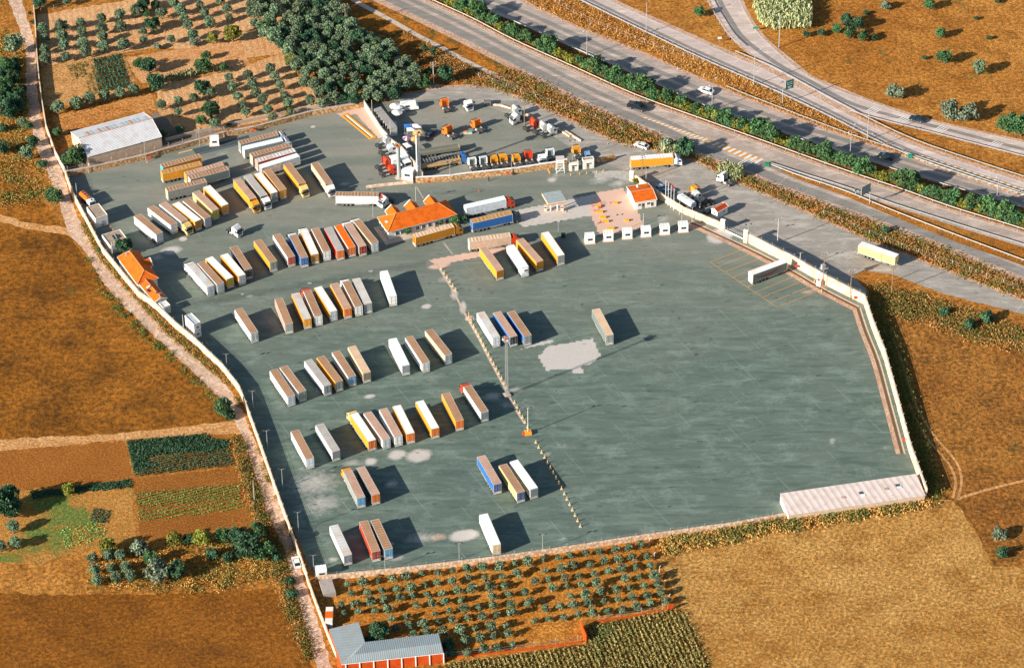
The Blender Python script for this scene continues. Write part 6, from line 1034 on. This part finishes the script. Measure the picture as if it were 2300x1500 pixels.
def crown(name, m, nb, per, leaf, flat=.8, spread=.62, br=(.3, .46), tall=1.0, cz=0.0):
    P = []
    for k in range(nb):
        d = nr.normal(size=3); d /= np.linalg.norm(d); c = d*spread*(nr.uniform(.25, 1)**.6)*np.array([1, 1, flat*tall]); r = nr.uniform(*br); q = nr.normal(size=(per, 3)); q /= np.linalg.norm(q, axis=1)[:, None]; q[:, 2] = np.where(q[:, 2] < -.5, -q[:, 2], q[:, 2])
        P.append(c+q*r*nr.uniform(.55, 1.05, (per, 1))*np.array([1, 1, .85*max(1, tall*.8)]))
    P = np.concatenate(P); P[:, 2] += cz; return cards(name, P, leaf, m)
def trunk(name, h, lim=3, r=.09):
    mb = MB(); mb.cyl((0, 0, 0), (.03, .02, h*.55), r, BARK, 7, r*.7)
    for k in range(lim): a = k*6.28/lim+.4; mb.cyl((.03, .02, h*.5), (math.cos(a)*.38, math.sin(a)*.38, h*(.95+.1*k)), r*.6, BARK, 5, r*.25)
    return mb.mesh(name)
# unit crowns, radius about 1; crown centre sits at height zc (in radii)
KIND = {}
def kind(k, m, zc, variants, name, **kw): KIND[k] = ([crown('crown', m, **kw) for _ in range(variants)], trunk('trunk', zc), zc, name)
kind('ol', L_OL, .95, 5, 'olive_tree', nb=13, per=46, leaf=.1)
kind('OL', L_OL, .95, 4, 'olive_tree', nb=26, per=85, leaf=.062, br=(.24, .4))
kind('dk', L_DK, .85, 4, 'broadleaf_tree', nb=34, per=95, leaf=.055, br=(.22, .36), spread=.68)
kind('gr', L_GR, .85, 3, 'broadleaf_tree', nb=32, per=90, leaf=.055, br=(.22, .38), spread=.66)
kind('yg', L_YG, .85, 2, 'broadleaf_tree', nb=28, per=85, leaf=.06, br=(.22, .38))
kind('hd', L_GR, .75, 5, 'hedge_shrub', nb=18, per=80, leaf=.075, br=(.28, .45), flat=1.0)
kind('hy', L_YG, .6, 3, 'hedge_shrub', nb=14, per=50, leaf=.085, br=(.22, .4), flat=.9)
kind('gy', L_GY, .6, 3, 'grey_shrub', nb=22, per=70, leaf=.07, br=(.24, .4), flat=.7)
kind('bu', L_DK, .5, 3, 'shrub', nb=16, per=60, leaf=.09, br=(.28, .42), flat=.6)
kind('pi', L_DK, 1.3, 2, 'pine_tree', nb=22, per=60, leaf=.08, br=(.18, .3), tall=2.2, spread=.5)
def tree(x, y, r, k, label, group=None, zc=None, sz=1.0):
    cr, tr, z0, nm = KIND[k]; a = rnd.uniform(0, 6.28); r *= 1.28; s = r; c = G(x, y, z0*r*.9); t = thing(nm, label, 'shrub' if 'shrub' in nm else 'tree', (c.x, c.y, 0), a, group, (s, s, s*sz))
    put('trunk' if nm not in ('hedge_shrub', 'grey_shrub', 'shrub') else 'stem', tr, t); put('crown', rnd.choice(cr), t, (0, 0, z0)); return t
Q = 1/7.3/4
def zoomlist(L, s, ox, oy): return [(ox+x*s, oy+y*s)+tuple(r) for x, y, *r in L]
TC = {}
def setof(L, k, base, group, R=1.9, jit=.2):
    n = len(L)
    for i, q in enumerate(L):
        r = q[2] if len(q) > 2 else R*rnd.uniform(1-jit, 1+jit)
        tree(q[0], q[1], r, k, base+', '+nth(i, n) if n > 1 else base, group)
rows_tl = [[(550, 230), (725, 200), (908, 165), (1080, 130), (1225, 95)], [(380, 255), (555, 320), (730, 285), (915, 255), (1085, 235)], [(395, 350), (570, 400), (745, 385), (920, 330), (930, 415), (1110, 400)], [(395, 440), (400, 525), (580, 505), (765, 455)]]
for i, L in enumerate(rows_tl): setof([(x/4, y/4+1) for x, y in L], 'OL', 'olive tree in '+ORD[i+1]+' row of top left orchard', 'olives of the top left orchard', 2.1, .12)
rows_tm = [[(1560, 20), (1800, 50), (1980, 5), (2240, 40)], [(1450, 120), (1620, 90), (1840, 120), (2040, 85), (2250, 110)], [(1650, 165), (1880, 205), (2060, 160), (2280, 210)], [(1540, 355), (1690, 235), (1730, 315)]]
for i, L in enumerate(rows_tm): setof([(x/4, y/4) for x, y in L], 'OL', 'olive tree in '+ORD[i+1]+' row of top middle orchard', 'olives of the top middle orchard', 1.95, .2)
rows_tr = [[(2050, 700), (2225, 670), (2425, 620), (2610, 575)], [(1890, 830), (2090, 780), (2260, 750), (2470, 690), (2520, 770)], [(2140, 870), (2300, 830), (2560, 860), (2720, 740), (2590, 930)], [(2175, 940), (2360, 900), (2405, 990), (2790, 900), (2900, 935)], [(2210, 1010), (2450, 1055), (2610, 1015), (2870, 850)]]
for i, L in enumerate(rows_tr): setof([(x/4, y/4) for x, y in L], 'OL', 'olive tree in '+ORD[i+1]+' row of orchard above the stone wall', 'olives above the stone wall', 1.85, .15)
BIG = [(1370, 220, 85, 'dk', 'big dark tree between the two top orchards'), (1290, 45, 75, 'dk', 'dark tree at the top edge between orchards'), (1400, 50, 55, 'dk', 'smaller dark tree right of the top edge one'), (1310, 125, 40, 'gr', 'small tree above the big dark orchard tree'), (1285, 290, 48, 'OL', 'olive just below the big dark orchard tree'), (1290, 360, 45, 'OL', 'second olive below the big dark orchard tree'), (1750, 380, 58, 'gy', 'pale shrub left of the two yellow green trees'), (1410, 420, 45, 'gy', 'pale shrub on the stony bank between orchards'), (1910, 350, 62, 'yg', 'yellow green tree left of the larger one, top middle'), (2090, 300, 100, 'yg', 'large yellow green tree in top middle orchard'), (1250, 570, 62, 'gr', 'green tree right of the vegetable rows'), (1335, 595, 85, 'dk', 'dark round tree right of vegetable rows'), (1390, 740, 95, 'dk', 'large fig like tree above the meadow corner'), (1830, 590, 85, 'gr', 'bright green tree in the fallow plot'), (1850, 500, 50, 'gr', 'upper bright green shoot tree in fallow plot'), (2010, 610, 50, 'gr', 'green bush right of bright green tree'), (1820, 790, 88, 'dk', 'dark tree in the orchard left group, upper'), (1740, 880, 50, 'OL', 'olive left of the orchard dark tree'), (1890, 990, 95, 'dk', 'darkest large tree in the orchard above the wall'), (1800, 1080, 55, 'gr', 'green bush lower left of darkest orchard tree'), (1930, 1110, 60, 'OL', 'olive below the darkest orchard tree'), (1450, 945, 56, 'OL', 'olive above the grey lot, left one'), (1600, 905, 48, 'OL', 'olive above the grey lot, right upper'), (1605, 1010, 46, 'OL', 'olive above the grey lot, right lower'), (2060, 1130, 32, 'bu', 'low bush just above stone wall'), (1620, 1165, 50, 'bu', 'low bush beside the grey lot wall'), (1460, 1205, 42, 'gr', 'small tree at the warehouse right corner'), (690, 1395, 105, 'gr', 'spreading tree at the warehouse left corner'), (600, 1440, 60, 'gr', 'bush in front of the spreading warehouse tree'), (510, 1190, 46, 'gr', 'small tree left of warehouse'), (350, 25, 75, 'dk', 'dark tree at the top left beyond stone posts'), (600, 15, 50, 'OL', 'olive at top edge beyond stone posts'), (270, 120, 26, 'bu', 'bush on upper lane bank, upper'), (290, 200, 30, 'bu', 'bush on upper lane bank, lower'), (130, 400, 112, 'OL', 'large silvery tree left of the lane'), (60, 700, 90, 'gr', 'green tree mass left of lane, uppermost'), (130, 900, 95, 'dk', 'dark tree left of lane in the middle'), (30, 900, 90, 'dk', 'dark tree at the left photo edge'), (100, 1010, 70, 'dk', 'dark bush below the left tree mass'), (200, 1100, 52, 'OL', 'olive beside the lane, left of pair'), (260, 1130, 46, 'gr', 'green bush beside the lane, right of pair'), (25, 1330, 72, 'dk', 'dark tree at left edge level with warehouse'), (300, 1270, 60, 'dk', 'dark tree at the lane bend'), (245, 1370, 80, 'OL', 'silvery tree at the lane bend'), (170, 1330, 30, 'bu', 'small bush left of the lane bend trees'), (380, 1470, 50, 'bu', 'straggly bush on the lane edge above crossroads'), (150, 620, 60, 'bu', 'bushy hedge left of lane, upper'), (200, 790, 50, 'bu', 'bushy hedge left of lane, lower'), (40, 560, 60, 'gr', 'green bush at left edge near the top'), (10, 690, 100, 'dk', 'tree at left edge above the big green mass'), (120, 700, 80, 'dk', 'dark crown in left green mass, by the lane'), (20, 800, 110, 'gr', 'green crown at left edge, middle of mass'), (150, 830, 75, 'gr', 'green crown in the left mass beside lane'), (70, 980, 100, 'dk', 'lowest dark crown of left green mass'), (180, 960, 60, 'dk', 'dark crown touching lane in left mass'), (60, 620, 80, 'gr', 'uppermost crown of left green mass'), (120, 560, 50, 'dk', 'dark low crown under the silvery lane tree'), (20, 1150, 60, 'bu', 'low bush at left edge below the mass')]
for x, y, r, k, l in BIG: tree(x/4, y/4, r*Q, k, l)
setof([(x/4, y/4) for x, y in ((520, 965), (685, 925), (800, 890), (940, 860), (1080, 840), (1200, 810))], 'OL', 'dense olive in the line above the dry meadow', 'olive line above the meadow', 2.3, .08)
B2 = [(1510, 430, 32, 'pi', 'left of two small pines by concrete drain'), (1590, 465, 38, 'pi', 'right of two small pines by concrete drain'), (1700, 670, 85, 'dk', 'dark bush right of the power pole'), (1500, 740, 78, 'gr', 'green tree left of the power pole'), (1555, 640, 45, 'dk', 'small dark tree above the power pole foot'), (930, 330, 95, 'dk', 'big dark tree right side of the olive grove'), (1110, 790, 0, 'dk', ''), (980, 850, 45, 'gr', 'bright green shoot tree at the grove bottom'), (310, 1015, 52, 'yg', 'yellow green bush above the stone wall'), (320, 540, 75, 'yg', 'yellow green tree at left of the olive grove'), (80, 250, 90, 'gr', 'green tree at upper left of the grove'), (230, 280, 40, 'gr', 'small bright tree inside upper grove'), (1070, 420, 60, 'yg', 'yellowish tree at the right edge of grove')]
for x, y, r, k, l in B2:
    if r: tree(575+x/4, y/4, r*Q, k, l)
gp = [(575, -10), (760, -10), (785, 55), (822, 72), (880, 105), (935, 150), (945, 190), (900, 212), (820, 222), (760, 228), (715, 215), (690, 190), (665, 155), (640, 115), (600, 85), (575, 40)]
PTS = []
for _ in range(5000):
    x, y = rnd.uniform(570, 960), rnd.uniform(-10, 235)
    if inside(np.array([[x, y]]), gp)[0] and all(((x-a)**2+((y-b)*1.25)**2) > 20**2 for a, b in PTS): PTS.append((x, y))
for x, y in PTS:
    tree(x, y, rnd.uniform(2.1, 3.0), 'dk' if rnd.random() < .25 else 'OL', 'one of the closely packed silvery olives in the dense grove', 'trees of the dense olive grove')
# young orchard at the bottom
s1 = .26667; s2 = .2391
O1 = [[(670, 790), (800, 775), (930, 765), (1055, 740), (1170, 730), (1300, 705), (1435, 695), (1560, 680), (1690, 660), (1820, 650), (1950, 645), (2080, 615), (2195, 605)], [(705, 870), (835, 860), (965, 845), (1085, 830), (1200, 820), (1330, 800), (1430, 780), (1565, 770), (1695, 740), (1835, 745), (1980, 730), (2110, 705)], [(625, 970), (745, 960), (865, 940), (985, 925), (1120, 905), (1220, 895), (1355, 885), (1475, 870), (1600, 845), (1720, 830), (1870, 820), (2000, 810)], [(640, 1040), (770, 1025), (900, 1015), (1020, 1000), (1260, 970), (1390, 955), (1500, 940), (1630, 925), (1895, 900), (2040, 880), (2165, 860)], [(1045, 1085), (1170, 1070), (1410, 1040), (1530, 1020), (1665, 995), (1780, 985), (1905, 970), (2050, 965), (2200, 945)], [(1085, 1165), (1200, 1140), (1320, 1125), (1440, 1105), (1565, 1095), (1690, 1080), (1815, 1065), (1930, 1050), (2060, 1030)], [(1235, 1210), (1345, 1200), (1480, 1190), (1620, 1180), (1755, 1165), (1890, 1155), (2015, 1140)], [(1660, 1260), (1790, 1240), (1910, 1230), (2035, 1210)], [(1680, 1370), (1820, 1340), (1940, 1325), (2065, 1295)]]
O2 = [[(495, 440), (645, 425), (760, 405), (905, 385), (1040, 370), (1180, 350), (1300, 335), (1420, 305)], [(520, 550), (670, 530), (785, 500), (935, 495), (1075, 460), (1205, 445), (1340, 430), (1480, 420)], [(430, 650), (555, 630), (700, 620), (835, 600), (985, 575), (1110, 550), (1240, 530), (1365, 520), (1510, 510)], [(590, 715), (725, 700), (865, 685), (1010, 665), (1270, 625), (1405, 605), (1555, 600)], [(760, 795), (895, 775), (1045, 745), (1180, 730), (1310, 715), (1450, 700), (1585, 680)], [(525, 905), (660, 890), (790, 870), (935, 855), (1075, 835), (1210, 820), (1340, 800), (1480, 780), (1610, 755)], [(420, 1020), (555, 1005), (695, 990), (830, 965), (965, 950), (1110, 935), (1245, 915), (1385, 890), (1510, 860), (1655, 840)], [], []]
for i in range(9):
    L = [(600+x*s1, 1100+y*s1) for x, y in O1[i]]+[(1100+x*s2, 1150+y*s2) for x, y in O2[i]]; L.sort()
    setof(L, 'ol', 'young olive in '+ORD[i+1]+' row below the yard wall', 'young olives of the bottom orchard', 1.2, .28)
tree(850.7, 1420, 2.9, 'dk', 'dark tree behind the tin roofed shed'); tree(1008, 1443, 2.0, 'bu', 'dark bush at the right end of tin roofed shed'); tree(1010, 1465, 1.8, 'bu', 'second dark bush at the right end of tin roofed shed'); tree(830, 1436, 1.8, 'bu', 'low bush in the shed corner')
s3 = .3043; B3 = [(1290, 1020, 58, 'yg', 'round yellow green tree in lower left hedge, left of pair'), (1385, 1025, 42, 'dk', 'small dark tree between two yellow green ones'), (1490, 1015, 65, 'yg', 'round yellow green tree in lower left hedge, right of pair'), (1030, 1085, 68, 'gy', 'silvery tree at the field corner'), (790, 1070, 62, 'yg', 'yellow tree above the small lower left orchard'), (1150, 1260, 92, 'gy', 'large silvery tree in the lower left rough ground'), (1120, 1160, 52, 'gr', 'green tree above the large silvery one'), (1300, 1250, 66, 'dk', 'dark tree right of the large silvery one'), (1830, 1080, 100, 'dk', 'dark bushy mass beside the lane, left'), (1940, 1110, 75, 'gr', 'green bushy mass beside the lane, right'), (1750, 1000, 60, 'dk', 'dark bush above the lane side mass'), (1640, 990, 55, 'gr', 'bush in lower left hedge, centre'), (1900, 960, 60, 'gr', 'bush in lower left hedge near the lane'), (500, 650, 48, 'yg', 'lone yellow green tree in green crop strip'), (1640, 50, 70, 'gr', 'shrub by lane where side track joins'), (1690, 110, 50, 'bu', 'low shrub on lane corner'), (2050, 1150, 42, 'bu', 'low bush at the lane edge'), (30, 740, 110, 'dk', 'dark tree at left edge beside light field'), (90, 800, 70, 'dk', 'dark bush at the left edge by shadow'), (95, 930, 50, 'OL', 'olive at left edge, upper'), (110, 1050, 48, 'OL', 'olive at left edge, lower'), (0, 1070, 45, 'OL', 'olive cut by left photo edge'), (1560, 1140, 50, 'bu', 'scrub bush in rough ground, left'), (1680, 1150, 45, 'bu', 'scrub bush in rough ground, right'), (2140, 1330, 40, 'bu', 'scrub by the lane below the white car'), (2160, 1420, 40, 'bu', 'lower scrub by the lane')]
for x, y, r, k, l in B3: tree(x*s3, 900+y*s3, r*s3/7.3, k, l)
setof([(x*s3, 900+y*s3) for x, y in ((680, 1165), (800, 1140), (890, 1140))], 'OL', 'small olive in top row of little lower left orchard', 'little orchard lower left', 1.75, .1); setof([(x*s3, 900+y*s3) for x, y in ((700, 1250), (820, 1235), (925, 1225))], 'OL', 'small olive in middle row of little lower left orchard', 'little orchard lower left', 1.7, .1); setof([(x*s3, 900+y*s3) for x, y in ((715, 1320), (850, 1305), (960, 1285))], 'OL', 'small olive in bottom row of little lower left orchard', 'little orchard lower left', 1.75, .1)
tree(278.7, 552, 2.9, 'dk', 'fig tree beside the flat roofed service room'); tree(120, 440, 3.0, 'gr', 'round green tree beside lane at left'); tree(223, 560, .9, 'bu', 'round bush at the foot of lane wall'); tree(914, 516, 1.7, 'gr', 'small tree before the left half of station'); tree(988, 500, 1.3, 'gr', 'small tree before the right half of station'); tree(1020, 494, 1.8, 'gr', 'tree at the right front corner of station'); tree(1043, 491, 1.6, 'dk', 'darker tree right of station between lorries'); tree(1428, 407, 1.2, 'yg', 'small bush behind the gatehouse roof')
s4 = .25; B4 = [(1060, 50, 62, 'gy', 'grey shrub at top of the far field, left'), (1450, 40, 62, 'gr', 'green shrub at top of the far field, right'), (1550, 300, 58, 'gr', 'small round green tree in far orange field'), (1590, 515, 78, 'gr', 'round green tree in middle of far orange field'), (1890, 605, 78, 'OL', 'round tree lower right in far orange field'), (1150, 830, 95, 'gy', 'grey shrub beside the curved ramp, left'), (1640, 1000, 120, 'gy', 'large grey tree beside curved ramp, left half'), (1790, 1020, 110, 'gy', 'large grey tree beside curved ramp, right half'), (2160, 1110, 110, 'gr', 'green tree at right edge, left of pair'), (2280, 1130, 120, 'gr', 'green tree cut by right photo edge'), (710, 190, 75, 'dk', 'dark tree above the ramp bend, left'), (810, 215, 70, 'dk', 'dark tree above the ramp bend, right'), (620, 260, 55, 'gr', 'green bush in the thicket, left'), (730, 300, 65, 'gr', 'green bush in the thicket, middle'), (850, 330, 60, 'gr', 'green bush in the thicket, right'), (940, 340, 45, 'bu', 'low bush at thicket right end'), (480, 300, 50, 'bu', 'low bush in the thicket at left'), (350, 310, 45, 'bu', 'lower left bush of the thicket'), (880, 120, 35, 'bu', 'small dark bush in the upper far field'), (1865, 165, 28, 'bu', 'tiny bush high in far field'), (1980, 345, 30, 'bu', 'tiny bush in middle of far field'), (2060, 15, 35, 'bu', 'tiny bush at the top right'), (1400, 520, 30, 'bu', 'low grey bush left of round field tree')]
for x, y, r, k, l in B4: tree(1725+x*s4, y*s4, r*s4/7.3, k, l)
for x, y, r, k, l in [(1500, 325, 3.1, 'gy', 'pale bushy tree left of dark one near yellow lorry'), (1538, 333, 3.4, 'dk', 'dark bush behind the yellow lorry cab'), (1571, 26, 2.0, 'gr', 'bush in the wedge between ramps'), (2244, 1199, 2.3, 'gy', 'lone olive in the lower right rough field'), (2250, 1240, 2.0, 'bu', 'scrub below the lone lower right olive'), (2180, 730, 2.0, 'bu', 'scrub on slope right of wall corner'), (2220, 715, 2.4, 'bu', 'scrub on the slope near right edge'), (2120, 700, 1.8, 'bu', 'scrub on the slope near the slip road'), (1990, 517, 1.6, 'bu', 'bush in verge above pale yellow trailer')]: tree(x, y, r, k, l)
# hedge on the central reservation
md = [((a[0]+b[0])/2, (a[1]+b[1])/2) for a, b in zip(offset(lAu, 2.4)[::1], offset(lAu, 3.2)[::1])]
for i, (x, y, an) in enumerate(along(md, 2.0, 1)):
    u, v = PX((x, y, 0))
    if not (940 < u < 2330) : continue
    yl = rnd.random() < (.3 if u < 1500 else .4); r = rnd.uniform(2.3, 3.2) if not yl else rnd.uniform(1.9, 2.5)
    if not yl and rnd.random() < .22: r *= 1.45
    cr, tr, z0, nm = KIND['hy' if yl else 'hd']; t = thing(nm, 'yellowish feathery shrub in the clipped motorway hedge' if yl else 'dense green shrub in the unbroken motorway hedge', 'shrub', (x+rnd.uniform(-.3, .3), y+rnd.uniform(-.7, .9), 0), rnd.uniform(0, 6), 'yellowish shrubs of the motorway hedge' if yl else 'green shrubs of the motorway hedge', (r, r, r*rnd.uniform(.9, 1.2)))
    put('stem', tr, t); put('crown', rnd.choice(cr), t, (0, 0, z0))
sheet('median_soil', Au+Bd[::-1], -.03, soil('median_soil', (150, 92, 36), (176, 110, 44), (80, 84, 44), speck=.5))
# things nobody could count
def scatter(px, n, world=False):
    poly = px if world else [P2(*p) for p in px]; a = np.array(poly); out = np.zeros((0, 2))
    while len(out) < n:
        g = nr.uniform(a.min(0), a.max(0), (n*3, 2)); out = np.concatenate([out, g[inside(g, poly)]])
    return out[:n]
def clump(P, n, r, h):
    n = int(n*1.5); r *= 1.3
    k = nr.randint(0, len(P), n); q = P[k]+nr.normal(size=(n, 2))*r; return np.column_stack([q, nr.uniform(.1, 1, n)**1.5*h])
def stuff(name, P, size, m, **kw):
    if 'weeds' in name: size *= .72
    return put(name, cards(name, P, size, m, **kw), kind='stuff')
VG = Fu[::-1]+[(790, 60)]+Ad+[(2420, 730)]
vg = [(p[0], p[1]) for p in VG if p[0] > 980]
vg = Fu[3:]+[q for q in Ad[::-1] if q[0] > 1050]
P = scatter(vg, 1500); stuff('dry_weeds', clump(P, 9500, .8, .6), .22, L_WD, tall=True, asp=1.4); P = scatter(vg, 420); stuff('green_weeds', clump(P, 7500, .9, .75), .22, L_WG, tall=True, asp=1.2)
gc = Bu[1:]+Dd[::-1][:-1]; P = scatter(gc, 700); stuff('dry_weeds', clump(P, 5000, .6, .6), .2, L_WD, tall=True, asp=1.4)
lv = [(190, 492), (231, 575), (278, 634), (312, 676), (347, 700), (395, 748), (440, 783), (497, 838), (532, 888), (546, 925), (577, 1010), (612, 1105), (645, 1195), (672, 1258), (664, 1245), (640, 1185), (618, 1115), (580, 1010), (545, 925), (512, 866), (450, 814), (372, 748), (310, 678), (230, 590), (185, 512)]
P = scatter(lv, 500); stuff('green_weeds', clump(P, 3500, .4, .6), .2, L_WG, tall=True); stuff('dry_weeds', clump(P, 3500, .5, .6), .2, L_WD, tall=True)
ev = [(1952, 665), (1975, 735), (2003, 810), (2030, 900), (2060, 1016), (2082, 1080), (2094, 1120), (2115, 1125), (2100, 1080), (2075, 1010), (2045, 900), (2020, 800), (1995, 735), (1975, 680)]
P = scatter(ev, 260); stuff('green_weeds', clump(P, 4200, .9, 1.3), .26, L_WG, tall=True); 
sv_ = [(1480, 1216), (1650, 1190), (1767, 1170), (1920, 1147), (2085, 1124), (2095, 1136), (1920, 1165), (1767, 1190), (1650, 1212), (1500, 1245)]
P = scatter(sv_, 350); stuff('dry_weeds', clump(P, 5000, .8, 1.1), .24, L_WD, tall=True, asp=1.3); P = scatter(sv_, 45); stuff('green_weeds', clump(P, 4500, .9, 1.3), .24, L_WG)
lw = [(540, 985), (566, 1060), (604, 1170), (622, 1215), (652, 1310), (680, 1400), (702, 1480), (690, 1480), (645, 1380), (622, 1300), (584, 1190), (556, 1110), (528, 1020), (522, 985)]
P = scatter(lw, 240); stuff('green_weeds', clump(P, 4200, .7, .9), .22, L_WG, tall=True); P = scatter(lw, 240); stuff('dry_weeds', clump(P, 3000, .8, .7), .22, L_WD, tall=True)
ll = [(190, 560), (235, 645), (330, 745), (430, 835), (500, 910), (515, 940), (480, 905), (420, 850), (320, 760), (225, 660)]
P = scatter(ll, 90); stuff('green_weeds', clump(P, 1800, .5, .6), .2, L_WG, tall=True)
ru = [(1960, 640), (2060, 665), (2150, 690), (2300, 745), (2330, 800), (2200, 770), (2050, 720), (1985, 700)]
P = scatter(ru, 160); stuff('green_weeds', clump(P, 4200, 1.1, .9), .24, L_WG, tall=True); P = scatter(ru, 400); stuff('dry_weeds', clump(P, 4500, 1.0, .7), .22, L_WD, tall=True)
rl = [(200, 1240), (430, 1215), (640, 1190), (660, 1260), (600, 1310), (420, 1330), (210, 1320)]
P = scatter(rl, 160); stuff('green_weeds', clump(P, 3500, 1.0, .8), .22, L_WG, tall=True); P = scatter(rl, 160); stuff('dry_weeds', clump(P, 2500, .8, .6), .22, L_WD, tall=True)
lf = [(0, 60), (55, 120), (60, 330), (95, 380), (130, 470), (0, 460)]; P = scatter(lf, 120); stuff('green_weeds', clump(P, 3500, 1.2, .7), .24, L_WG, tall=True); stuff('dry_weeds', clump(P, 2500, 1.6, .5), .24, L_WD, tall=True)
up = [(900, 60), (1000, 118), (1130, 190), (1060, 190), (960, 190), (930, 130)]; P = scatter(up, 120); stuff('dry_weeds', clump(P, 2500, .9, .5), .22, L_WD, tall=True); stuff('green_weeds', clump(P, 1300, .7, .6), .22, L_WG, tall=True)
# reeds
def reeds(px, n, h, label_=None): P = scatter(px, n); q = np.column_stack([P, nr.uniform(.2, 1, n)*h]); return stuff('reed_bed', q, .2, L_RD, tall=True, asp=4.0)
reeds([(1690, 20), (1725, -20), (1815, -20), (1825, 45), (1820, 68), (1735, 70), (1705, 55)], 6500, 3.6); reeds([(1612, 388), (1632, 380), (1668, 390), (1670, 402), (1640, 408), (1615, 402)], 2200, 3.2); reeds([(1482, 338), (1500, 330), (1528, 334), (1525, 346), (1490, 348)], 900, 2.8); reeds([(340, 182), (440, 160), (500, 150), (500, 158), (440, 172), (350, 192)], 700, 1.6)
# crops in rows
def crop(px, m, rows_dir, spacing, n, h=.4, size=.18, jitter=.15, name='crop_rows', fill=1.0, tall=False):
    P = scatter(px, n); c, s = math.cos(rows_dir), math.sin(rows_dir); u = P[:, 0]*c+P[:, 1]*s; v = -P[:, 0]*s+P[:, 1]*c; v = np.round(v/spacing)*spacing+nr.normal(size=n)*jitter
    if fill < 1: k = (np.sin(u*.21+v*.5)+np.sin(u*.07-v*.33)*.8) > (1-fill)*2-1; u, v = u[k], v[k]
    q = np.column_stack([u*c-v*s, u*s+v*c, nr.uniform(.05, 1, len(u))*h]); return stuff(name, q, size, m, tall=tall)
crop([(285, 992), (505, 972), (515, 1002), (400, 1030), (300, 1060)], L_DK, ROWA, .9, 9000, .5, .2, .28, fill=.85); crop([(300, 1040), (505, 990), (527, 1044), (304, 1069)], L_DK, ROWA, 1.0, 4500, .4, .17, .14)
L_LG = leafmat('lettuce_leaves', (104, 148, 72), (128, 162, 80), (84, 124, 66)); crop([(306, 1108), (536, 1088), (542, 1122), (310, 1140)], L_LG, ROWA, 1.1, 4200, .25, .16, .08); crop([(310, 1148), (544, 1126), (548, 1140), (312, 1170)], L_LG, ROWA, 1.5, 1900, .25, .15, .09); crop([(130, 1190), (230, 1165), (240, 1200), (150, 1235)], L_LG, ROWA, .6, 500, .2, .16, .4); crop([(210, 1140), (250, 1150), (240, 1175), (200, 1170)], L_DK, ROWA, .6, 420, .3, .17, .4)
crop([(66, 1106), (200, 1090), (292, 1078), (294, 1094), (190, 1104), (75, 1120)], L_DK, ROWA, .9, 3500, .45, .19, .15)
pd = math.atan2((G(291, 190)-G(268, 122)).y, (G(291, 190)-G(268, 122)).x)
crop([(206, 136), (268, 122), (292, 198), (222, 208)], L_DK, pd, 1.35, 4200, .7, .19, .2); crop([(150, 148), (206, 136), (222, 208), (180, 220)], L_WG, pd, 1.5, 1100, .4, .16, .15, fill=.6)
crop([(1000, 1492), (1312, 1452), (1325, 1408), (1512, 1370), (1540, 1378), (1600, 1520), (985, 1520)], L_CN, math.radians(104), 1.3, 13000, .8, .17, .22, name='corn_plants', tall=True); crop([(1330, 1408), (1420, 1392), (1400, 1500), (1340, 1500)], L_WG, math.radians(104), 1.1, 1500, .8, .18, .35, name='corn_plants', fill=.5)
# white rubbish and stones along the verges
P = scatter(vg, 260); P = np.concatenate([P, scatter(ev, 60), scatter(lw, 120), scatter(rl, 60), scatter(up, 150)]); stuff('litter_and_stones', np.column_stack([P, np.full(len(P), .12)]), .13, paint((226, 216, 204), .1))
